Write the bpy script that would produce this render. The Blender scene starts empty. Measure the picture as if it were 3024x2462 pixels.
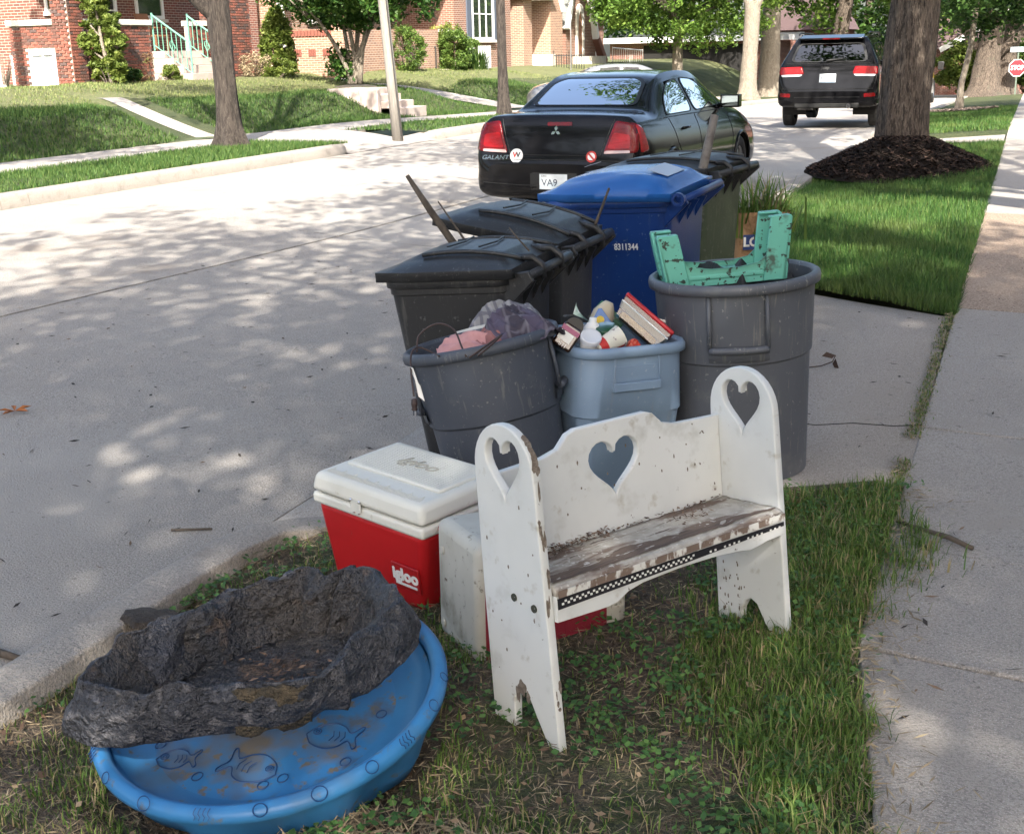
import bpy, bmesh, math, random
import numpy as np
from mathutils import Vector, Matrix, Euler, noise
from mathutils.bvhtree import BVHTree
PI = math.pi
random.seed(7); RNG = np.random.default_rng(11)
S = bpy.context.scene
COL = S.collection

# ---------------------------------------------------------------- camera, sky, sun, exposure
cam_d = bpy.data.cameras.new('camera'); cam = bpy.data.objects.new('camera', cam_d); COL.objects.link(cam)
def aim(pitch, yaw, roll, loc):
    p, y, r = [math.radians(a) for a in (pitch, yaw, roll)]
    Fv = Vector((-math.sin(y)*math.cos(p), math.cos(y)*math.cos(p), -math.sin(p)))
    Rv = Vector((math.cos(y), math.sin(y), 0)); Uv = Rv.cross(Fv)
    R2 = Rv*math.cos(r) - Uv*math.sin(r); U2 = Rv*math.sin(r) + Uv*math.cos(r)
    m = Matrix((R2, U2, -Fv)).transposed().to_4x4(); m.translation = Vector(loc)
    return m
cam.matrix_world = aim(16.4, 23.6, 1.3, (0, 0, 1.6))
cam_d.sensor_width = 36; cam_d.lens = 43.9; cam_d.clip_start = .05; cam_d.clip_end = 900
S.camera = cam
SUN_EL, SUN_AZ = 40.0, 156.0          # azimuth clockwise from +Y
w = bpy.data.worlds.new('World'); S.world = w; w.use_nodes = True
nt = w.node_tree; bg = nt.nodes['Background']
sky = nt.nodes.new('ShaderNodeTexSky'); sky.sky_type = 'NISHITA'; sky.sun_disc = False
sky.sun_elevation = math.radians(SUN_EL); sky.sun_rotation = math.radians(SUN_AZ); sky.air_density = 1.0; sky.dust_density = 4.0; sky.ozone_density = .7
nt.links.new(sky.outputs[0], bg.inputs[0]); bg.inputs[1].default_value = 0.15
sd = bpy.data.lights.new('sun', 'SUN'); sd.energy = 5.0; sd.angle = math.radians(.53); sd.color = (1, .94, .84)
sun = bpy.data.objects.new('sun', sd); COL.objects.link(sun)
ce = math.cos(math.radians(SUN_EL)); saz = math.radians(SUN_AZ)
SUNV = Vector((math.sin(saz)*ce, math.cos(saz)*ce, math.sin(math.radians(SUN_EL))))
sun.rotation_euler = (-SUNV).to_track_quat('-Z', 'Y').to_euler(); sun.location = SUNV*60
S.view_settings.view_transform = 'Standard'; S.view_settings.look = 'None'; S.view_settings.gamma = 1
S.view_settings.use_curve_mapping = False; S.view_settings.exposure = 1.7
S.render.engine = 'CYCLES'
S.cycles.max_bounces = 6; S.cycles.diffuse_bounces = 3; S.cycles.glossy_bounces = 3; S.cycles.transmission_bounces = 4; S.cycles.transparent_max_bounces = 8; S.cycles.sample_clamp_indirect = 6
S.cycles.use_adaptive_sampling = True; S.cycles.adaptive_threshold = .02; S.cycles.use_denoising = True

# ---------------------------------------------------------------- materials
MATS = {}
def M(name, col, rough=.6, layers=(), bump=None, metal=0, coat=0, spec=.5, trans=0, ior=1.45, alpha=1, attr=None, transl=0, coord='Object', bump2=None, sheen=0):
    """layers: (scale, lo, hi, colour[, stretch xyz]) noise masks mixed over the base colour."""
    if name in MATS: return MATS[name]
    m = bpy.data.materials.new(name); m.use_nodes = True; MATS[name] = m
    t = m.node_tree; N = t.nodes; Lk = t.links.new; b = N['Principled BSDF']
    b.inputs['Roughness'].default_value = rough; b.inputs['Metallic'].default_value = metal
    b.inputs['Specular IOR Level'].default_value = spec; b.inputs['Coat Weight'].default_value = coat
    b.inputs['Coat Roughness'].default_value = .04
    b.inputs['Transmission Weight'].default_value = trans; b.inputs['IOR'].default_value = ior; b.inputs['Alpha'].default_value = alpha
    b.inputs['Sheen Weight'].default_value = sheen
    tc = N.new('ShaderNodeTexCoord')
    cur = N.new('ShaderNodeRGB'); cur.outputs[0].default_value = (*col, 1); cur = cur.outputs[0]
    def nz(scale, stretch=None, detail=6, rough_=.6):
        n = N.new('ShaderNodeTexNoise'); n.inputs['Scale'].default_value = scale; n.inputs['Detail'].default_value = detail; n.inputs['Roughness'].default_value = rough_
        if stretch:
            mp = N.new('ShaderNodeMapping'); mp.inputs['Scale'].default_value = stretch; Lk(tc.outputs[coord], mp.inputs[0]); Lk(mp.outputs[0], n.inputs['Vector'])
        else: Lk(tc.outputs[coord], n.inputs['Vector'])
        return n.outputs['Fac']
    def mixc(fac, c2):
        nonlocal cur
        x = N.new('ShaderNodeMix'); x.data_type = 'RGBA'; Lk(fac, x.inputs[0]); Lk(cur, x.inputs[6]); x.inputs[7].default_value = (*c2, 1); cur = x.outputs[2]
    for ly in layers:
        sc, lo, hi, c2 = ly[:4]
        f = nz(sc, ly[4] if len(ly) > 4 else None, 3 if sc >= 25 else 4)
        r = N.new('ShaderNodeMapRange'); r.inputs[1].default_value = lo; r.inputs[2].default_value = hi; Lk(f, r.inputs[0]); mixc(r.outputs[0], c2)
    if attr:                                  # per-face random value mixes towards these colours
        at = N.new('ShaderNodeAttribute'); at.attribute_name = 'rnd'
        rp = N.new('ShaderNodeValToRGB'); els = rp.color_ramp.elements
        while len(els) < len(attr): els.new(.5)
        for i, (p, c2) in enumerate(attr): els[i].position = p; els[i].color = (*c2, 1)
        Lk(at.outputs['Fac'], rp.inputs[0]); cur = rp.outputs[0]
        for ly in layers[:1]:
            f = nz(ly[0]); r = N.new('ShaderNodeMapRange'); r.inputs[1].default_value = ly[1]; r.inputs[2].default_value = ly[2]; Lk(f, r.inputs[0]); mixc(r.outputs[0], ly[3])
    Lk(cur, b.inputs['Base Color'])
    last = None
    for bp in (bump, bump2):
        if not bp: continue
        f = nz(bp[0], bp[2] if len(bp) > 2 else None, 3 if bp[0] >= 40 else 5, .65)
        bn = N.new('ShaderNodeBump'); bn.inputs['Strength'].default_value = bp[1]; bn.inputs['Distance'].default_value = bp[3] if len(bp) > 3 else .01
        Lk(f, bn.inputs['Height'])
        if last: Lk(last, bn.inputs['Normal'])
        last = bn.outputs[0]
    if last: Lk(last, b.inputs['Normal'])
    if transl:
        tr = N.new('ShaderNodeBsdfTranslucent'); Lk(cur, tr.inputs[0]); mx = N.new('ShaderNodeMixShader'); mx.inputs[0].default_value = transl
        Lk(b.outputs[0], mx.inputs[1]); Lk(tr.outputs[0], mx.inputs[2]); Lk(mx.outputs[0], N['Material Output'].inputs[0])
    return m
def thin_glass(name, tint, refl=.5, rough=.02):
    """a thin pane: see-through tint plus mirror reflection by Fresnel"""
    if name in MATS: return MATS[name]
    m = bpy.data.materials.new(name); m.use_nodes = True; MATS[name] = m; t = m.node_tree; N = t.nodes; Lk = t.links.new
    tr = N.new('ShaderNodeBsdfTransparent'); tr.inputs[0].default_value = (*tint, 1)
    gl = N.new('ShaderNodeBsdfGlossy'); gl.inputs['Roughness'].default_value = rough
    fr = N.new('ShaderNodeFresnel'); fr.inputs[0].default_value = 1.55
    mm = N.new('ShaderNodeMath'); mm.operation = 'ADD'; mm.inputs[1].default_value = refl; Lk(fr.outputs[0], mm.inputs[0])
    mx = N.new('ShaderNodeMixShader'); Lk(mm.outputs[0], mx.inputs[0]); Lk(tr.outputs[0], mx.inputs[1]); Lk(gl.outputs[0], mx.inputs[2])
    Lk(mx.outputs[0], N['Material Output'].inputs[0]); return m

# ---------------------------------------------------------------- mesh helpers
class MB:
    def __init__(s): s.v = []; s.f = []
    def add(s, vs, fs):
        o = len(s.v); s.v += [tuple(p) for p in vs]; s.f += [tuple(i+o for i in q) for q in fs]; return s
    def box(s, a, b):
        x0, y0, z0 = a; x1, y1, z1 = b
        return s.add([(x0,y0,z0),(x1,y0,z0),(x1,y1,z0),(x0,y1,z0),(x0,y0,z1),(x1,y0,z1),(x1,y1,z1),(x0,y1,z1)],
                     [(0,3,2,1),(4,5,6,7),(0,1,5,4),(1,2,6,5),(2,3,7,6),(3,0,4,7)])
    def obox(s, c, ax, ay, az):      # oriented box: centre and three half-axes
        c, ax, ay, az = map(Vector, (c, ax, ay, az))
        vs = [c+ax*i+ay*j+az*k for k in (-1,1) for i, j in ((-1,-1),(1,-1),(1,1),(-1,1))]
        return s.add(vs, [(0,3,2,1),(4,5,6,7),(0,1,5,4),(1,2,6,5),(2,3,7,6),(3,0,4,7)])
    def tube(s, pts, rad, n=8, cap=True, closed=False):
        pts = [Vector(p) for p in pts]; m = len(pts)
        if not hasattr(rad, '__len__'): rad = [rad]*m
        rings = []; up = None
        for i, p in enumerate(pts):
            a = pts[(i-1) % m] if (closed or i > 0) else p; b = pts[(i+1) % m] if (closed or i < m-1) else p
            d = (b-a).normalized() if (b-a).length > 1e-9 else Vector((0,0,1))
            if up is None: up = Vector((0,0,1)) if abs(d.z) < .9 else Vector((1,0,0))
            x = d.cross(up).normalized(); y = x.cross(d).normalized(); up = y
            rings.append([p + (x*math.cos(2*PI*k/n) + y*math.sin(2*PI*k/n))*rad[i] for k in range(n)])
        vs = [v for r in rings for v in r]; fs = []
        for i in range(m if closed else m-1):
            j = (i+1) % m
            for k in range(n): fs.append((i*n+k, i*n+(k+1) % n, j*n+(k+1) % n, j*n+k))
        if cap and not closed: fs += [tuple(range(n-1,-1,-1)), tuple((m-1)*n+k for k in range(n))]
        return s.add(vs, fs)
    def rings(s, loops, closed=True, cap0=False, cap1=False):   # skin between equal-length loops
        n = len(loops[0]); vs = [p for l in loops for p in l]; fs = []
        for i in range(len(loops)-1):
            for k in range(n if closed else n-1): fs.append((i*n+k, i*n+(k+1) % n, (i+1)*n+(k+1) % n, (i+1)*n+k))
        if cap0: fs.append(tuple(range(n-1,-1,-1)))
        if cap1: fs.append(tuple((len(loops)-1)*n+k for k in range(n)))
        return s.add(vs, fs)
    def lathe(s, prof, n=32, c=(0,0,0), sx=1, sy=1, cap0=False, cap1=False):
        return s.rings([[(c[0]+r*sx*math.cos(2*PI*k/n), c[1]+r*sy*math.sin(2*PI*k/n), c[2]+z) for k in range(n)] for r, z in prof], True, cap0, cap1)
    def prism(s, poly, z0, z1):
        n = len(poly); vs = [(x,y,z0) for x,y in poly]+[(x,y,z1) for x,y in poly]
        return s.add(vs, [tuple(range(n-1,-1,-1)), tuple(range(n,2*n))]+[(i,(i+1)%n,n+(i+1)%n,n+i) for i in range(n)])
    def mesh(s, name='mesh', smooth=False):
        me = bpy.data.meshes.new(name); me.from_pydata(s.v, [], s.f); me.update()
        if smooth: me.polygons.foreach_set('use_smooth', [True]*len(me.polygons))
        return me
def npmesh(name, V, Fc, rnd=None, smooth=False):
    """numpy verts and equal-size faces"""
    me = bpy.data.meshes.new(name); V = np.asarray(V, np.float32); Fc = np.asarray(Fc, np.int32); k = Fc.shape[1]
    me.vertices.add(len(V)); me.vertices.foreach_set('co', V.ravel())
    me.loops.add(Fc.size); me.loops.foreach_set('vertex_index', Fc.ravel())
    me.polygons.add(len(Fc)); me.polygons.foreach_set('loop_start', np.arange(len(Fc), dtype=np.int32)*k); me.polygons.foreach_set('loop_total', np.full(len(Fc), k, np.int32))
    if smooth: me.polygons.foreach_set('use_smooth', np.ones(len(Fc), bool))
    me.update(calc_edges=True)
    if rnd is not None:
        a = me.attributes.new('rnd', 'FLOAT', 'FACE'); a.data.foreach_set('value', np.asarray(rnd, np.float32))
    return me
def obj(name, me, mat=None, parent=None, loc=None, rot=None, label=None, bevel=0, subsurf=0, smooth=None, seg=2):
    if isinstance(me, MB): me = me.mesh(name, bool(smooth))
    o = bpy.data.objects.new(name, me); COL.objects.link(o)
    if mat is not None and len(me.materials) == 0: me.materials.append(mat)
    if parent is not None: o.parent = parent
    if loc is not None: o.location = loc
    if rot is not None: o.rotation_euler = rot
    if label: o['label'] = label
    if bevel:
        b = o.modifiers.new('bevel', 'BEVEL'); b.width = bevel; b.segments = seg; b.limit_method = 'ANGLE'; b.angle_limit = math.radians(35)
        if smooth is None: me.polygons.foreach_set('use_smooth', [True]*len(me.polygons)); autosmooth(me)
    if subsurf:
        m_ = o.modifiers.new('sub', 'SUBSURF'); m_.levels = subsurf; m_.render_levels = subsurf
    return o
def autosmooth(me, ang=35):
    bm = bmesh.new(); bm.from_mesh(me); ca = math.radians(ang)
    for e in bm.edges:
        if len(e.link_faces) == 2 and e.calc_face_angle(0) > ca: e.smooth = False
    for f_ in bm.faces: f_.smooth = True
    bm.to_mesh(me); bm.free(); return me
def thing(name, label, cat, loc=(0,0,0), rot=(0,0,0), group=None):
    o = bpy.data.objects.new(name, None); COL.objects.link(o); o.empty_display_size = .1
    o.location = loc; o.rotation_euler = rot; o['label'] = label; o['category'] = cat
    if group: o['group'] = group
    return o
def tag(o, label, cat, group=None):
    o['label'] = label; o['category'] = cat
    if group: o['group'] = group
    return o
def struct(o): o['kind'] = 'structure'; return o
def stuff(o, label=None, cat=None):
    o['kind'] = 'stuff'
    if label: o['label'] = label
    if cat: o['category'] = cat
    return o
def copy_tree(o, parent=None):
    c = o.copy(); COL.objects.link(c); c.parent = parent
    for ch in list(o.children): copy_tree(ch, c)
    return c
def curve_mesh(splines, depth, bevel=0, fill='BOTH', name='cut', res=2):
    """closed 2-D outlines (first outer, others holes) extruded to a plate with optional rounded edges, in the xy plane"""
    cu = bpy.data.curves.new(name, 'CURVE'); cu.dimensions = '2D'; cu.fill_mode = fill; cu.extrude = max(depth/2-bevel, 0); cu.bevel_depth = bevel; cu.bevel_resolution = res; cu.offset = -bevel
    for sp in splines:
        s_ = cu.splines.new('POLY'); s_.points.add(len(sp)-1); s_.use_cyclic_u = True
        for p, (x, y) in zip(s_.points, sp): p.co = (x, y, 0, 1)
    o = bpy.data.objects.new('tmp', cu); COL.objects.link(o)
    me = bpy.data.meshes.new_from_object(o); bpy.data.objects.remove(o); bpy.data.curves.remove(cu)
    return autosmooth(me, 40)
def text_mesh(txt, size, depth=.002, align='CENTER', shear=0, bold=0, sx=1):
    cu = bpy.data.curves.new('txt', 'FONT'); cu.body = txt; cu.size = size; cu.extrude = depth/2; cu.align_x = align; cu.align_y = 'CENTER'; cu.shear = shear; cu.offset = bold; cu.resolution_u = 3
    o = bpy.data.objects.new('tmp', cu); COL.objects.link(o)
    me = bpy.data.meshes.new_from_object(o); bpy.data.objects.remove(o); bpy.data.curves.remove(cu)
    if sx != 1:
        for v in me.vertices: v.co.x *= sx
    return me
def frame(origin, xdir, zdir):
    """matrix whose local x runs along xdir and local z along zdir"""
    z = Vector(zdir).normalized(); x = Vector(xdir); x = (x - z*x.dot(z)).normalized(); y = z.cross(x)
    m = Matrix((x, y, z)).transposed().to_4x4(); m.translation = Vector(origin); return m
def fbm(p, o=4): return noise.fractal(Vector(p), 1.0, 2.0, o)
def smoothstep(a, b, x):
    t = np.clip((x-a)/(b-a), 0, 1); return t*t*(3-2*t)
# ================================================================ SETTING
def kx(Y): return -2.15-.03*Y          # strip side of the right kerb
def sx(Y): return -.30-.024*Y+.2*(1-np.clip((Y-1.7)/1.2,0,1))*np.clip((Y+8)/4,0,1)          # strip side of the right pavement
m_road = M('road concrete', (.36,.332,.302), .88, [(.35,.35,.7,(.315,.28,.245)), (4,.5,.75,(.40,.355,.31)), (120,.46,.58,(.235,.212,.19)), (220,.55,.63,(.53,.50,.455)), (.8,.58,.70,(.29,.25,.21)), (.22,.5,.62,(.40,.37,.335)), (40,.66,.70,(.15,.135,.12))], (130,.9,None,.015), bump2=(14,.25,None,.02))
m_walk = M('pavement concrete', (.38,.345,.31), .88, [(.9,.4,.7,(.335,.295,.26)), (130,.47,.59,(.26,.235,.21)), (240,.56,.64,(.52,.485,.445)), (2.5,.55,.75,(.335,.30,.262)), (45,.66,.70,(.18,.16,.14))], (150,.8,None,.012))
m_agg = M('exposed aggregate', (.36,.27,.20), .85, [(70,.5,.56,(.22,.15,.11)), (95,.56,.62,(.52,.42,.32)), (1.5,.5,.8,(.42,.32,.24))], (80,.9,None,.02))
m_kerb = M('kerb concrete', (.335,.30,.26), .9, [(1.2,.4,.7,(.275,.245,.215)), (150,.48,.62,(.22,.20,.178)), (220,.58,.68,(.45,.42,.39)), (6,.56,.70,(.22,.195,.17))], (70,.7,None,.015))
m_joint = M('dark joint', (.045,.04,.035), .95)
m_soil = M('soil', (.10,.075,.053), .95, [(7,.42,.62,(.15,.115,.08)), (30,.5,.7,(.065,.047,.034)), (3,.50,.62,(.05,.065,.025))], (45,1.0,None,.05))
m_lawnbase = M('lawn soil', (.055,.075,.025), .95, [(2,.4,.65,(.10,.11,.045)), (25,.45,.7,(.035,.05,.018))], (60,1.0,None,.05))
m_drylawn = M('dry lawn soil', (.13,.15,.055), .95, [(1.1,.45,.62,(.10,.125,.04)), (20,.45,.7,(.19,.17,.09))], (50,1.0,None,.05))

g = MB().add([(-400,-200,-.06),(400,-200,-.06),(400,500,-.06),(-400,500,-.06)], [(0,1,2,3)])
struct(obj('ground', g, m_lawnbase))
# road of concrete slabs with recessed joints
rb = struct(obj('road', MB().add([(-10.9,-25,-.2),(-1.5,-25,-.2),(-4.3,80,-.2),(-10.9,80,-.2)], [(0,1,2,3)]), m_joint))
def slab(poly, z0, z1, name, mat, parent, bev=.006):
    return obj(name, MB().prism(poly, z0, z1), mat, parent, bevel=bev, seg=1)
def road_z(x, y):      # a shallow fall towards the right gutter in front of the parked sedan
    return float(-.14*smoothstep(3.5,12,np.float64(y))*(1-smoothstep(17.5,23,np.float64(y)))*smoothstep(-9,-5.2,np.float64(x)))
ys = [-25,-14,-3.3,10.45,24.2,38,52,66,80]
for i in range(len(ys)-1):
    a, b = ys[i]+.010, ys[i+1]-.010
    sk = lambda x: -(x+6.35)*.20*(1 if True else 0)      # joints run slightly askew
    for xa, xb in ((-10.78, -6.366), (-6.334, None)):
        x1a = xb if xb is not None else kx(a)-.190; x1b = xb if xb is not None else kx(b)-.190
        nu_, nv_ = 14, 24; vs = []; fs = []
        for i_ in range(nu_+1):
            for j_ in range(nv_+1):
                u_, v_ = i_/nu_, j_/nv_; y_ = a+(b-a)*v_; x_ = xa+((x1a+(x1b-x1a)*v_)-xa)*u_; y_ += sk(x_); vs.append((x_,y_,road_z(x_,y_)))
        for i_ in range(nu_):
            for j_ in range(nv_): q_ = i_*(nv_+1)+j_; fs.append((q_,q_+nv_+1,q_+nv_+2,q_+1))
        o_ = obj('road_slab', MB().add(vs, fs), m_road, rb); o_.modifiers.new('s','SOLIDIFY').thickness = .1
# right pavement (flags) and driveway
pv = struct(obj('pavement', MB().add([(-.25,-12,.135),(1.25,-12,.135),(-.3,70,.135),(-1.9,70,.135)], [(0,1,2,3)]), m_joint))
pj = [-12,-9.6,-7.2,-4.0,-2.4,-.1,1.7,2.9,3.6,4.85,6.08,7.25,11.5,13,14.5,16,17.5,19,20.5,22,23.5,25,27,29,31,33,35,38,41,44,48,52,58,70]
for a, b in zip(pj, pj[1:]):
    a += .004; b -= .004; dz = random.uniform(-.004,.004)
    slab([(sx(a)+.02,a+.0),(sx(a)+1.42,a-.15),(sx(b)+1.42,b-.15),(sx(b)+.02,b)], .03, .17+dz, 'pavement_slab', m_agg if abs(a-7.25)<.1 else m_walk, pv)
dpoly = [(-.36,4.17),(-2.24,3.36),(-2.50,3.40),(-2.62,8.95),(-2.45,8.78),(-1.35,7.82),(-.47,7.04)]
def apron_z(x): return .165 - .155*np.clip((-.36-x)/2.05, 0, 1)
def apron(poly, name):
    vs = [(x,y,float(apron_z(x))) for x,y in poly]+[(x,y,-.1) for x,y in poly]; n = len(poly)
    return MB().add(vs, [tuple(range(n-1,-1,-1)) if False else tuple(range(n))[::-1]] + [(i,(i+1)%n,n+(i+1)%n,n+i) for i in range(n)])
def quad_apron(rows, name, split=None):
    """rows: list of (near point, far point) from pavement to street"""
    m_ = MB(); vs = []; n = 12
    for (ax,ay),(bx,by) in rows:
        for k in range(n+1):
            t = k/n; x = ax+(bx-ax)*t; y = ay+(by-ay)*t; vs.append((x,y,float(apron_z(x))))
    fs = [(i*(n+1)+k, i*(n+1)+k+1, (i+1)*(n+1)+k+1, (i+1)*(n+1)+k) for i in range(len(rows)-1) for k in range(n)]
    return m_.add(vs, fs)
dr = quad_apron([((-.365,4.17),(-.475,7.03)), ((-.9,3.93),(-.95,7.44)), ((-1.5,3.67),(-1.5,7.95)), ((-2.0,3.45),(-2.05,8.45)), ((-2.25,3.36),(-2.42,8.85)), ((-2.44,3.30),(-2.62,9.0))], 'driveway')
dro = struct(obj('driveway', dr, m_walk, smooth=True)); dro.modifiers.new('s','SOLIDIFY').thickness = .1
cr = MB().tube([(-.92,4.9,float(apron_z(-.92))),(-.8,4.86,float(apron_z(-.8))),(-.66,4.9,float(apron_z(-.66))),(-.5,4.87,float(apron_z(-.5))),(-.37,4.9,.166)], .0035, 5)
obj('crack', cr, m_joint, dro)
# second driveway further up the street
d2 = quad_apron([((-.79,20.0),(-.83,21.7)), ((-1.6,19.9),(-1.6,21.8)), ((-2.5,19.7),(-2.5,22.0)), ((-2.95,19.4),(-3.0,22.3))], 'driveway')
o_ = struct(obj('driveway', d2, m_walk)); o_.modifiers.new('s','SOLIDIFY').thickness = .2

def kerb_piece(path, prof, name='kerb'):
    """profile points (offset to the street, z) swept along plan path [(x,y,scale)]"""
    loops = []; P = [Vector((p[0],p[1],0)) for p in path]
    for i, p in enumerate(P):
        d = (P[min(i+1,len(P)-1)]-P[max(i-1,0)]).normalized(); nrm = Vector((-d.y, d.x, 0)); s_ = path[i][2] if len(path[i])>2 else 1
        loops.append([(p.x+nrm.x*o_, p.y+nrm.y*o_, z*s_ if z>0 else z) for o_, z in prof])
    m_ = MB().rings(loops, True, True, True); me = m_.mesh('kerb'); autosmooth(me, 50)
    return struct(obj(name, me, m_kerb))
prof = [(0,-.2),(0,.112),(.004,.119),(.012,.122),(.125,.124),(.150,.116),(.165,.09),(.172,0),(.175,-.2)]
ky = [-14,-11,-8,-5,-2,.9]
for a, b in zip(ky, ky[1:]): kerb_piece([(kx(a+.005),a+.005),(kx((a+b)/2),(a+b)/2),(kx(b-.005),b-.005)], prof)
kerb_piece([(kx(.905),.905),(kx(2),2),(kx(2.7),2.7),(kx(3.0)+.01,3.0,.97),(kx(3.2)+.03,3.2,.85),(kx(3.3)+.08,3.32,.6),(kx(3.3)+.16,3.42,.4)], prof)
kerb_piece([(kx(8.9)+.12,8.55,.45),(kx(8.9)+.03,8.75,.7),(kx(9)-.01,9.0,.9),(kx(9.4),9.4),(kx(11.5),11.5)], prof)
for a, b in ((11.5,14.5),(14.5,17.5),(17.5,19.4),(22.3,24.2),(24.2,28),(28,32),(32,36),(36,42),(42,50),(50,62)): kerb_piece([(kx(a+.005),a+.005),(kx(b-.005),b-.005)], prof)
# left kerb (its face shows)
profL = [(-.0,-.1),(-.0,.155),(.02,.165),(.14,.165),(.17,.155),(.195,.12),(.215,.02),(.22,-.1)]
profL = [(-o_, z) for o_, z in profL][::-1]
for a, b in ((-10,-6.5),(-6.5,-3),(-3,.5),(.5,4),(4,7.2),(7.2,10.62),(10.62,11.05),(11.05,14.5)): kerb_piece([(-11.0,a+.006),(-11.0,b-.006)], profL)
kerb_piece([(-11.0,14.506),(-11.0,17.2),(-11.02,17.9),(-11.12,18.3,.9),(-11.3,18.6,.6),(-11.55,18.8,.3)], profL)
kerb_piece([(-11.55,20.9,.3),(-11.25,21.15,.6),(-11.08,21.5,.9),(-11.0,22.0),(-11.0,24.2)], profL)
for a, b in ((24.2,29),(29,33),(33,38),(38,44),(44,52),(52,60),(60,70)): kerb_piece([(-11.0,a+.006),(-11.0,b-.006)], profL)

# ---- right verge (strip of earth and grass between kerb and pavement)
def verge_z(X, Y):
    t = (X-kx(Y))/(sx(Y)-kx(Y)); t = np.clip(t,0,1)
    hol = 1-smoothstep(.26,.40,np.hypot(X+1.495,Y-2.06))
    return .055-.055*hol+.10*smoothstep(0,1,t)+(1-hol)*.012*np.sin(X*9+Y*5)*np.sin(Y*7-X*3)*(1-t*.6)
def heightfield(name, mat, U, Vn, fx, fz, nu, nv):
    u, v = np.meshgrid(np.linspace(0,1,nu), np.linspace(0,1,nv), indexing='ij'); X, Y = fx(u, v); Z = fz(X, Y)
    V = np.stack([X,Y,Z],-1).reshape(-1,3); i = np.arange((nu-1)*(nv-1)); a = (i//(nv-1))*nv+i%(nv-1)
    return struct(obj(name, npmesh(name, V, np.stack([a,a+nv,a+nv+1,a+1],1), smooth=True), mat))
def near_end(X): return 4.17+(X+.36)*.431
def far_start(X): return 7.04-(X+.47)*.885
def fx_near(u,v):
    X0 = kx(2)*(1-u)+sx(2)*u; Y = -9*(1-v)+near_end(X0)*v; return kx(Y)*(1-u)+sx(Y)*u+.03*u-.02*(1-u), Y
def fx_far(u,v):
    X0 = kx(10)*(1-u)+sx(10)*u; Y = far_start(np.clip(X0,-2.42,0))*(1-v)+20.0*v; return kx(Y)*(1-u)+sx(Y)*u+.02*u, Y
heightfield('verge', m_soil, 0,0, fx_near, verge_z, 60, 260)
heightfield('verge', m_lawnbase, 0,0, fx_far, lambda X,Y: np.where(Y-far_start(np.clip(X,-2.42,0)) < .02, apron_z(X)-.03, np.where(Y > 19.98, apron_z(X)-.03, verge_z(X,Y))), 20, 90)
heightfield('verge', m_lawnbase, 0,0, lambda u,v: (kx(21.65+40*v)*(1-u)+sx(21.65+40*v)*u+.02*u, 21.65+40*v), lambda X,Y: np.where(Y < 21.7, apron_z(X)-.05, verge_z(X,Y)+.01), 8, 160)
struct(obj('lawn', MB().add([(sx(-12)+1.36,-12,.13),(30,-12,.16),(30,70,.16),(sx(70)+1.36,70,.13)], [(0,1,2,3)]), m_lawnbase))

# ---- left side: verge, pavement, driveway, bank and lawns
heightfield('verge', m_lawnbase, 0,0, lambda u,v: (-12.95+1.97*u, -8+26.4*v), lambda X,Y: .15+.03*np.sin(X*2)*np.sin(Y*.7), 10, 60)
heightfield('verge', m_lawnbase, 0,0, lambda u,v: (-12.95+1.97*u, 21.3+50*v+ (1-u)*(1-v)*1.2), lambda X,Y: .15+.02*np.sin(X*2)*np.sin(Y*.7), 10, 60)
lp = struct(obj('pavement', MB().add([(-14.2,-8,.14),(-12.9,-8,.14),(-12.9,72,.14),(-14.2,72,.14)], [(0,1,2,3)]), m_joint))
yy = -8
while yy < 70:
    slab([(-14.16,yy+.006),(-12.93,yy+.006),(-12.93,yy+1.494),(-14.16,yy+1.494)], .05, .172, 'pavement_slab', m_walk, lp); yy += 1.5
d3 = MB(); rows = [(-12.9,18.5,21.6,.168),(-12.0,18.6,21.2,.13),(-11.4,18.7,21.05,.06),(-10.77,18.2,21.5,.008)]
vs = [p for x,a,b,z in rows for p in ((x,a,z),(x,(a+b)/2,z),(x,b,z))]
d3.add(vs, [(i*3+k,i*3+3+k,i*3+4+k,i*3+1+k) for i in range(3) for k in range(2)])
struct(obj('driveway', d3, m_walk))
def seg_d(X, Y, ax, ay, bx, by):
    t = np.clip(((X-ax)*(bx-ax)+(Y-ay)*(by-ay))/((bx-ax)**2+(by-ay)**2),0,1); return np.hypot(X-ax-(bx-ax)*t, Y-ay-(by-ay)*t), t
def left_z(X, Y):
    foot = -14.18-.9*smoothstep(21,24,Y)*(1-smoothstep(30,33,Y))*.7
    z = .17+.50*smoothstep(0,1.7,foot-X)+.36*smoothstep(1.2,6,foot-X)
    z = z - .14*smoothstep(30,55,Y)
    z = z+.03*np.sin(X*1.7+Y)*np.sin(Y*.9)*smoothstep(.3,1.5,foot-X)
    d, t = seg_d(X,Y,-13.6,18.6,-17.5,20.6); cut = (1-smoothstep(.5,1.15,d)); z = z*(1-cut)+(.17+.65*t**1.2)*cut
    d, t = seg_d(X,Y,-13.6,33.3,-19,33.5); cut = (1-smoothstep(1.1,2.4,d)); z = z*(1-cut)+(.17+.5*t)*cut
    cut = (1-smoothstep(.58,.66,np.abs(Y-27.9)))*(X>-16.6); z = z*(1-cut)+.16*cut
    return z
heightfield('bank', m_lawnbase, 0,0, lambda u,v: (-14.14-2.9*u, 2+70*v), left_z, 36, 360)
heightfield('lawn', m_drylawn, 0,0, lambda u,v: (-17.04-10*u, 2+70*v), left_z, 30, 200)
wk = []
for t in np.linspace(0,1,14):
    x = -14.0-3.9*t; y = 18.75+2.0*t; wk += [(x-.1,y-.18,float(left_z(np.float64(x-.1),np.float64(y-.18)))+.012),(x+.1,y+.18,float(left_z(np.float64(x+.1),np.float64(y+.18)))+.012)]
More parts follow.
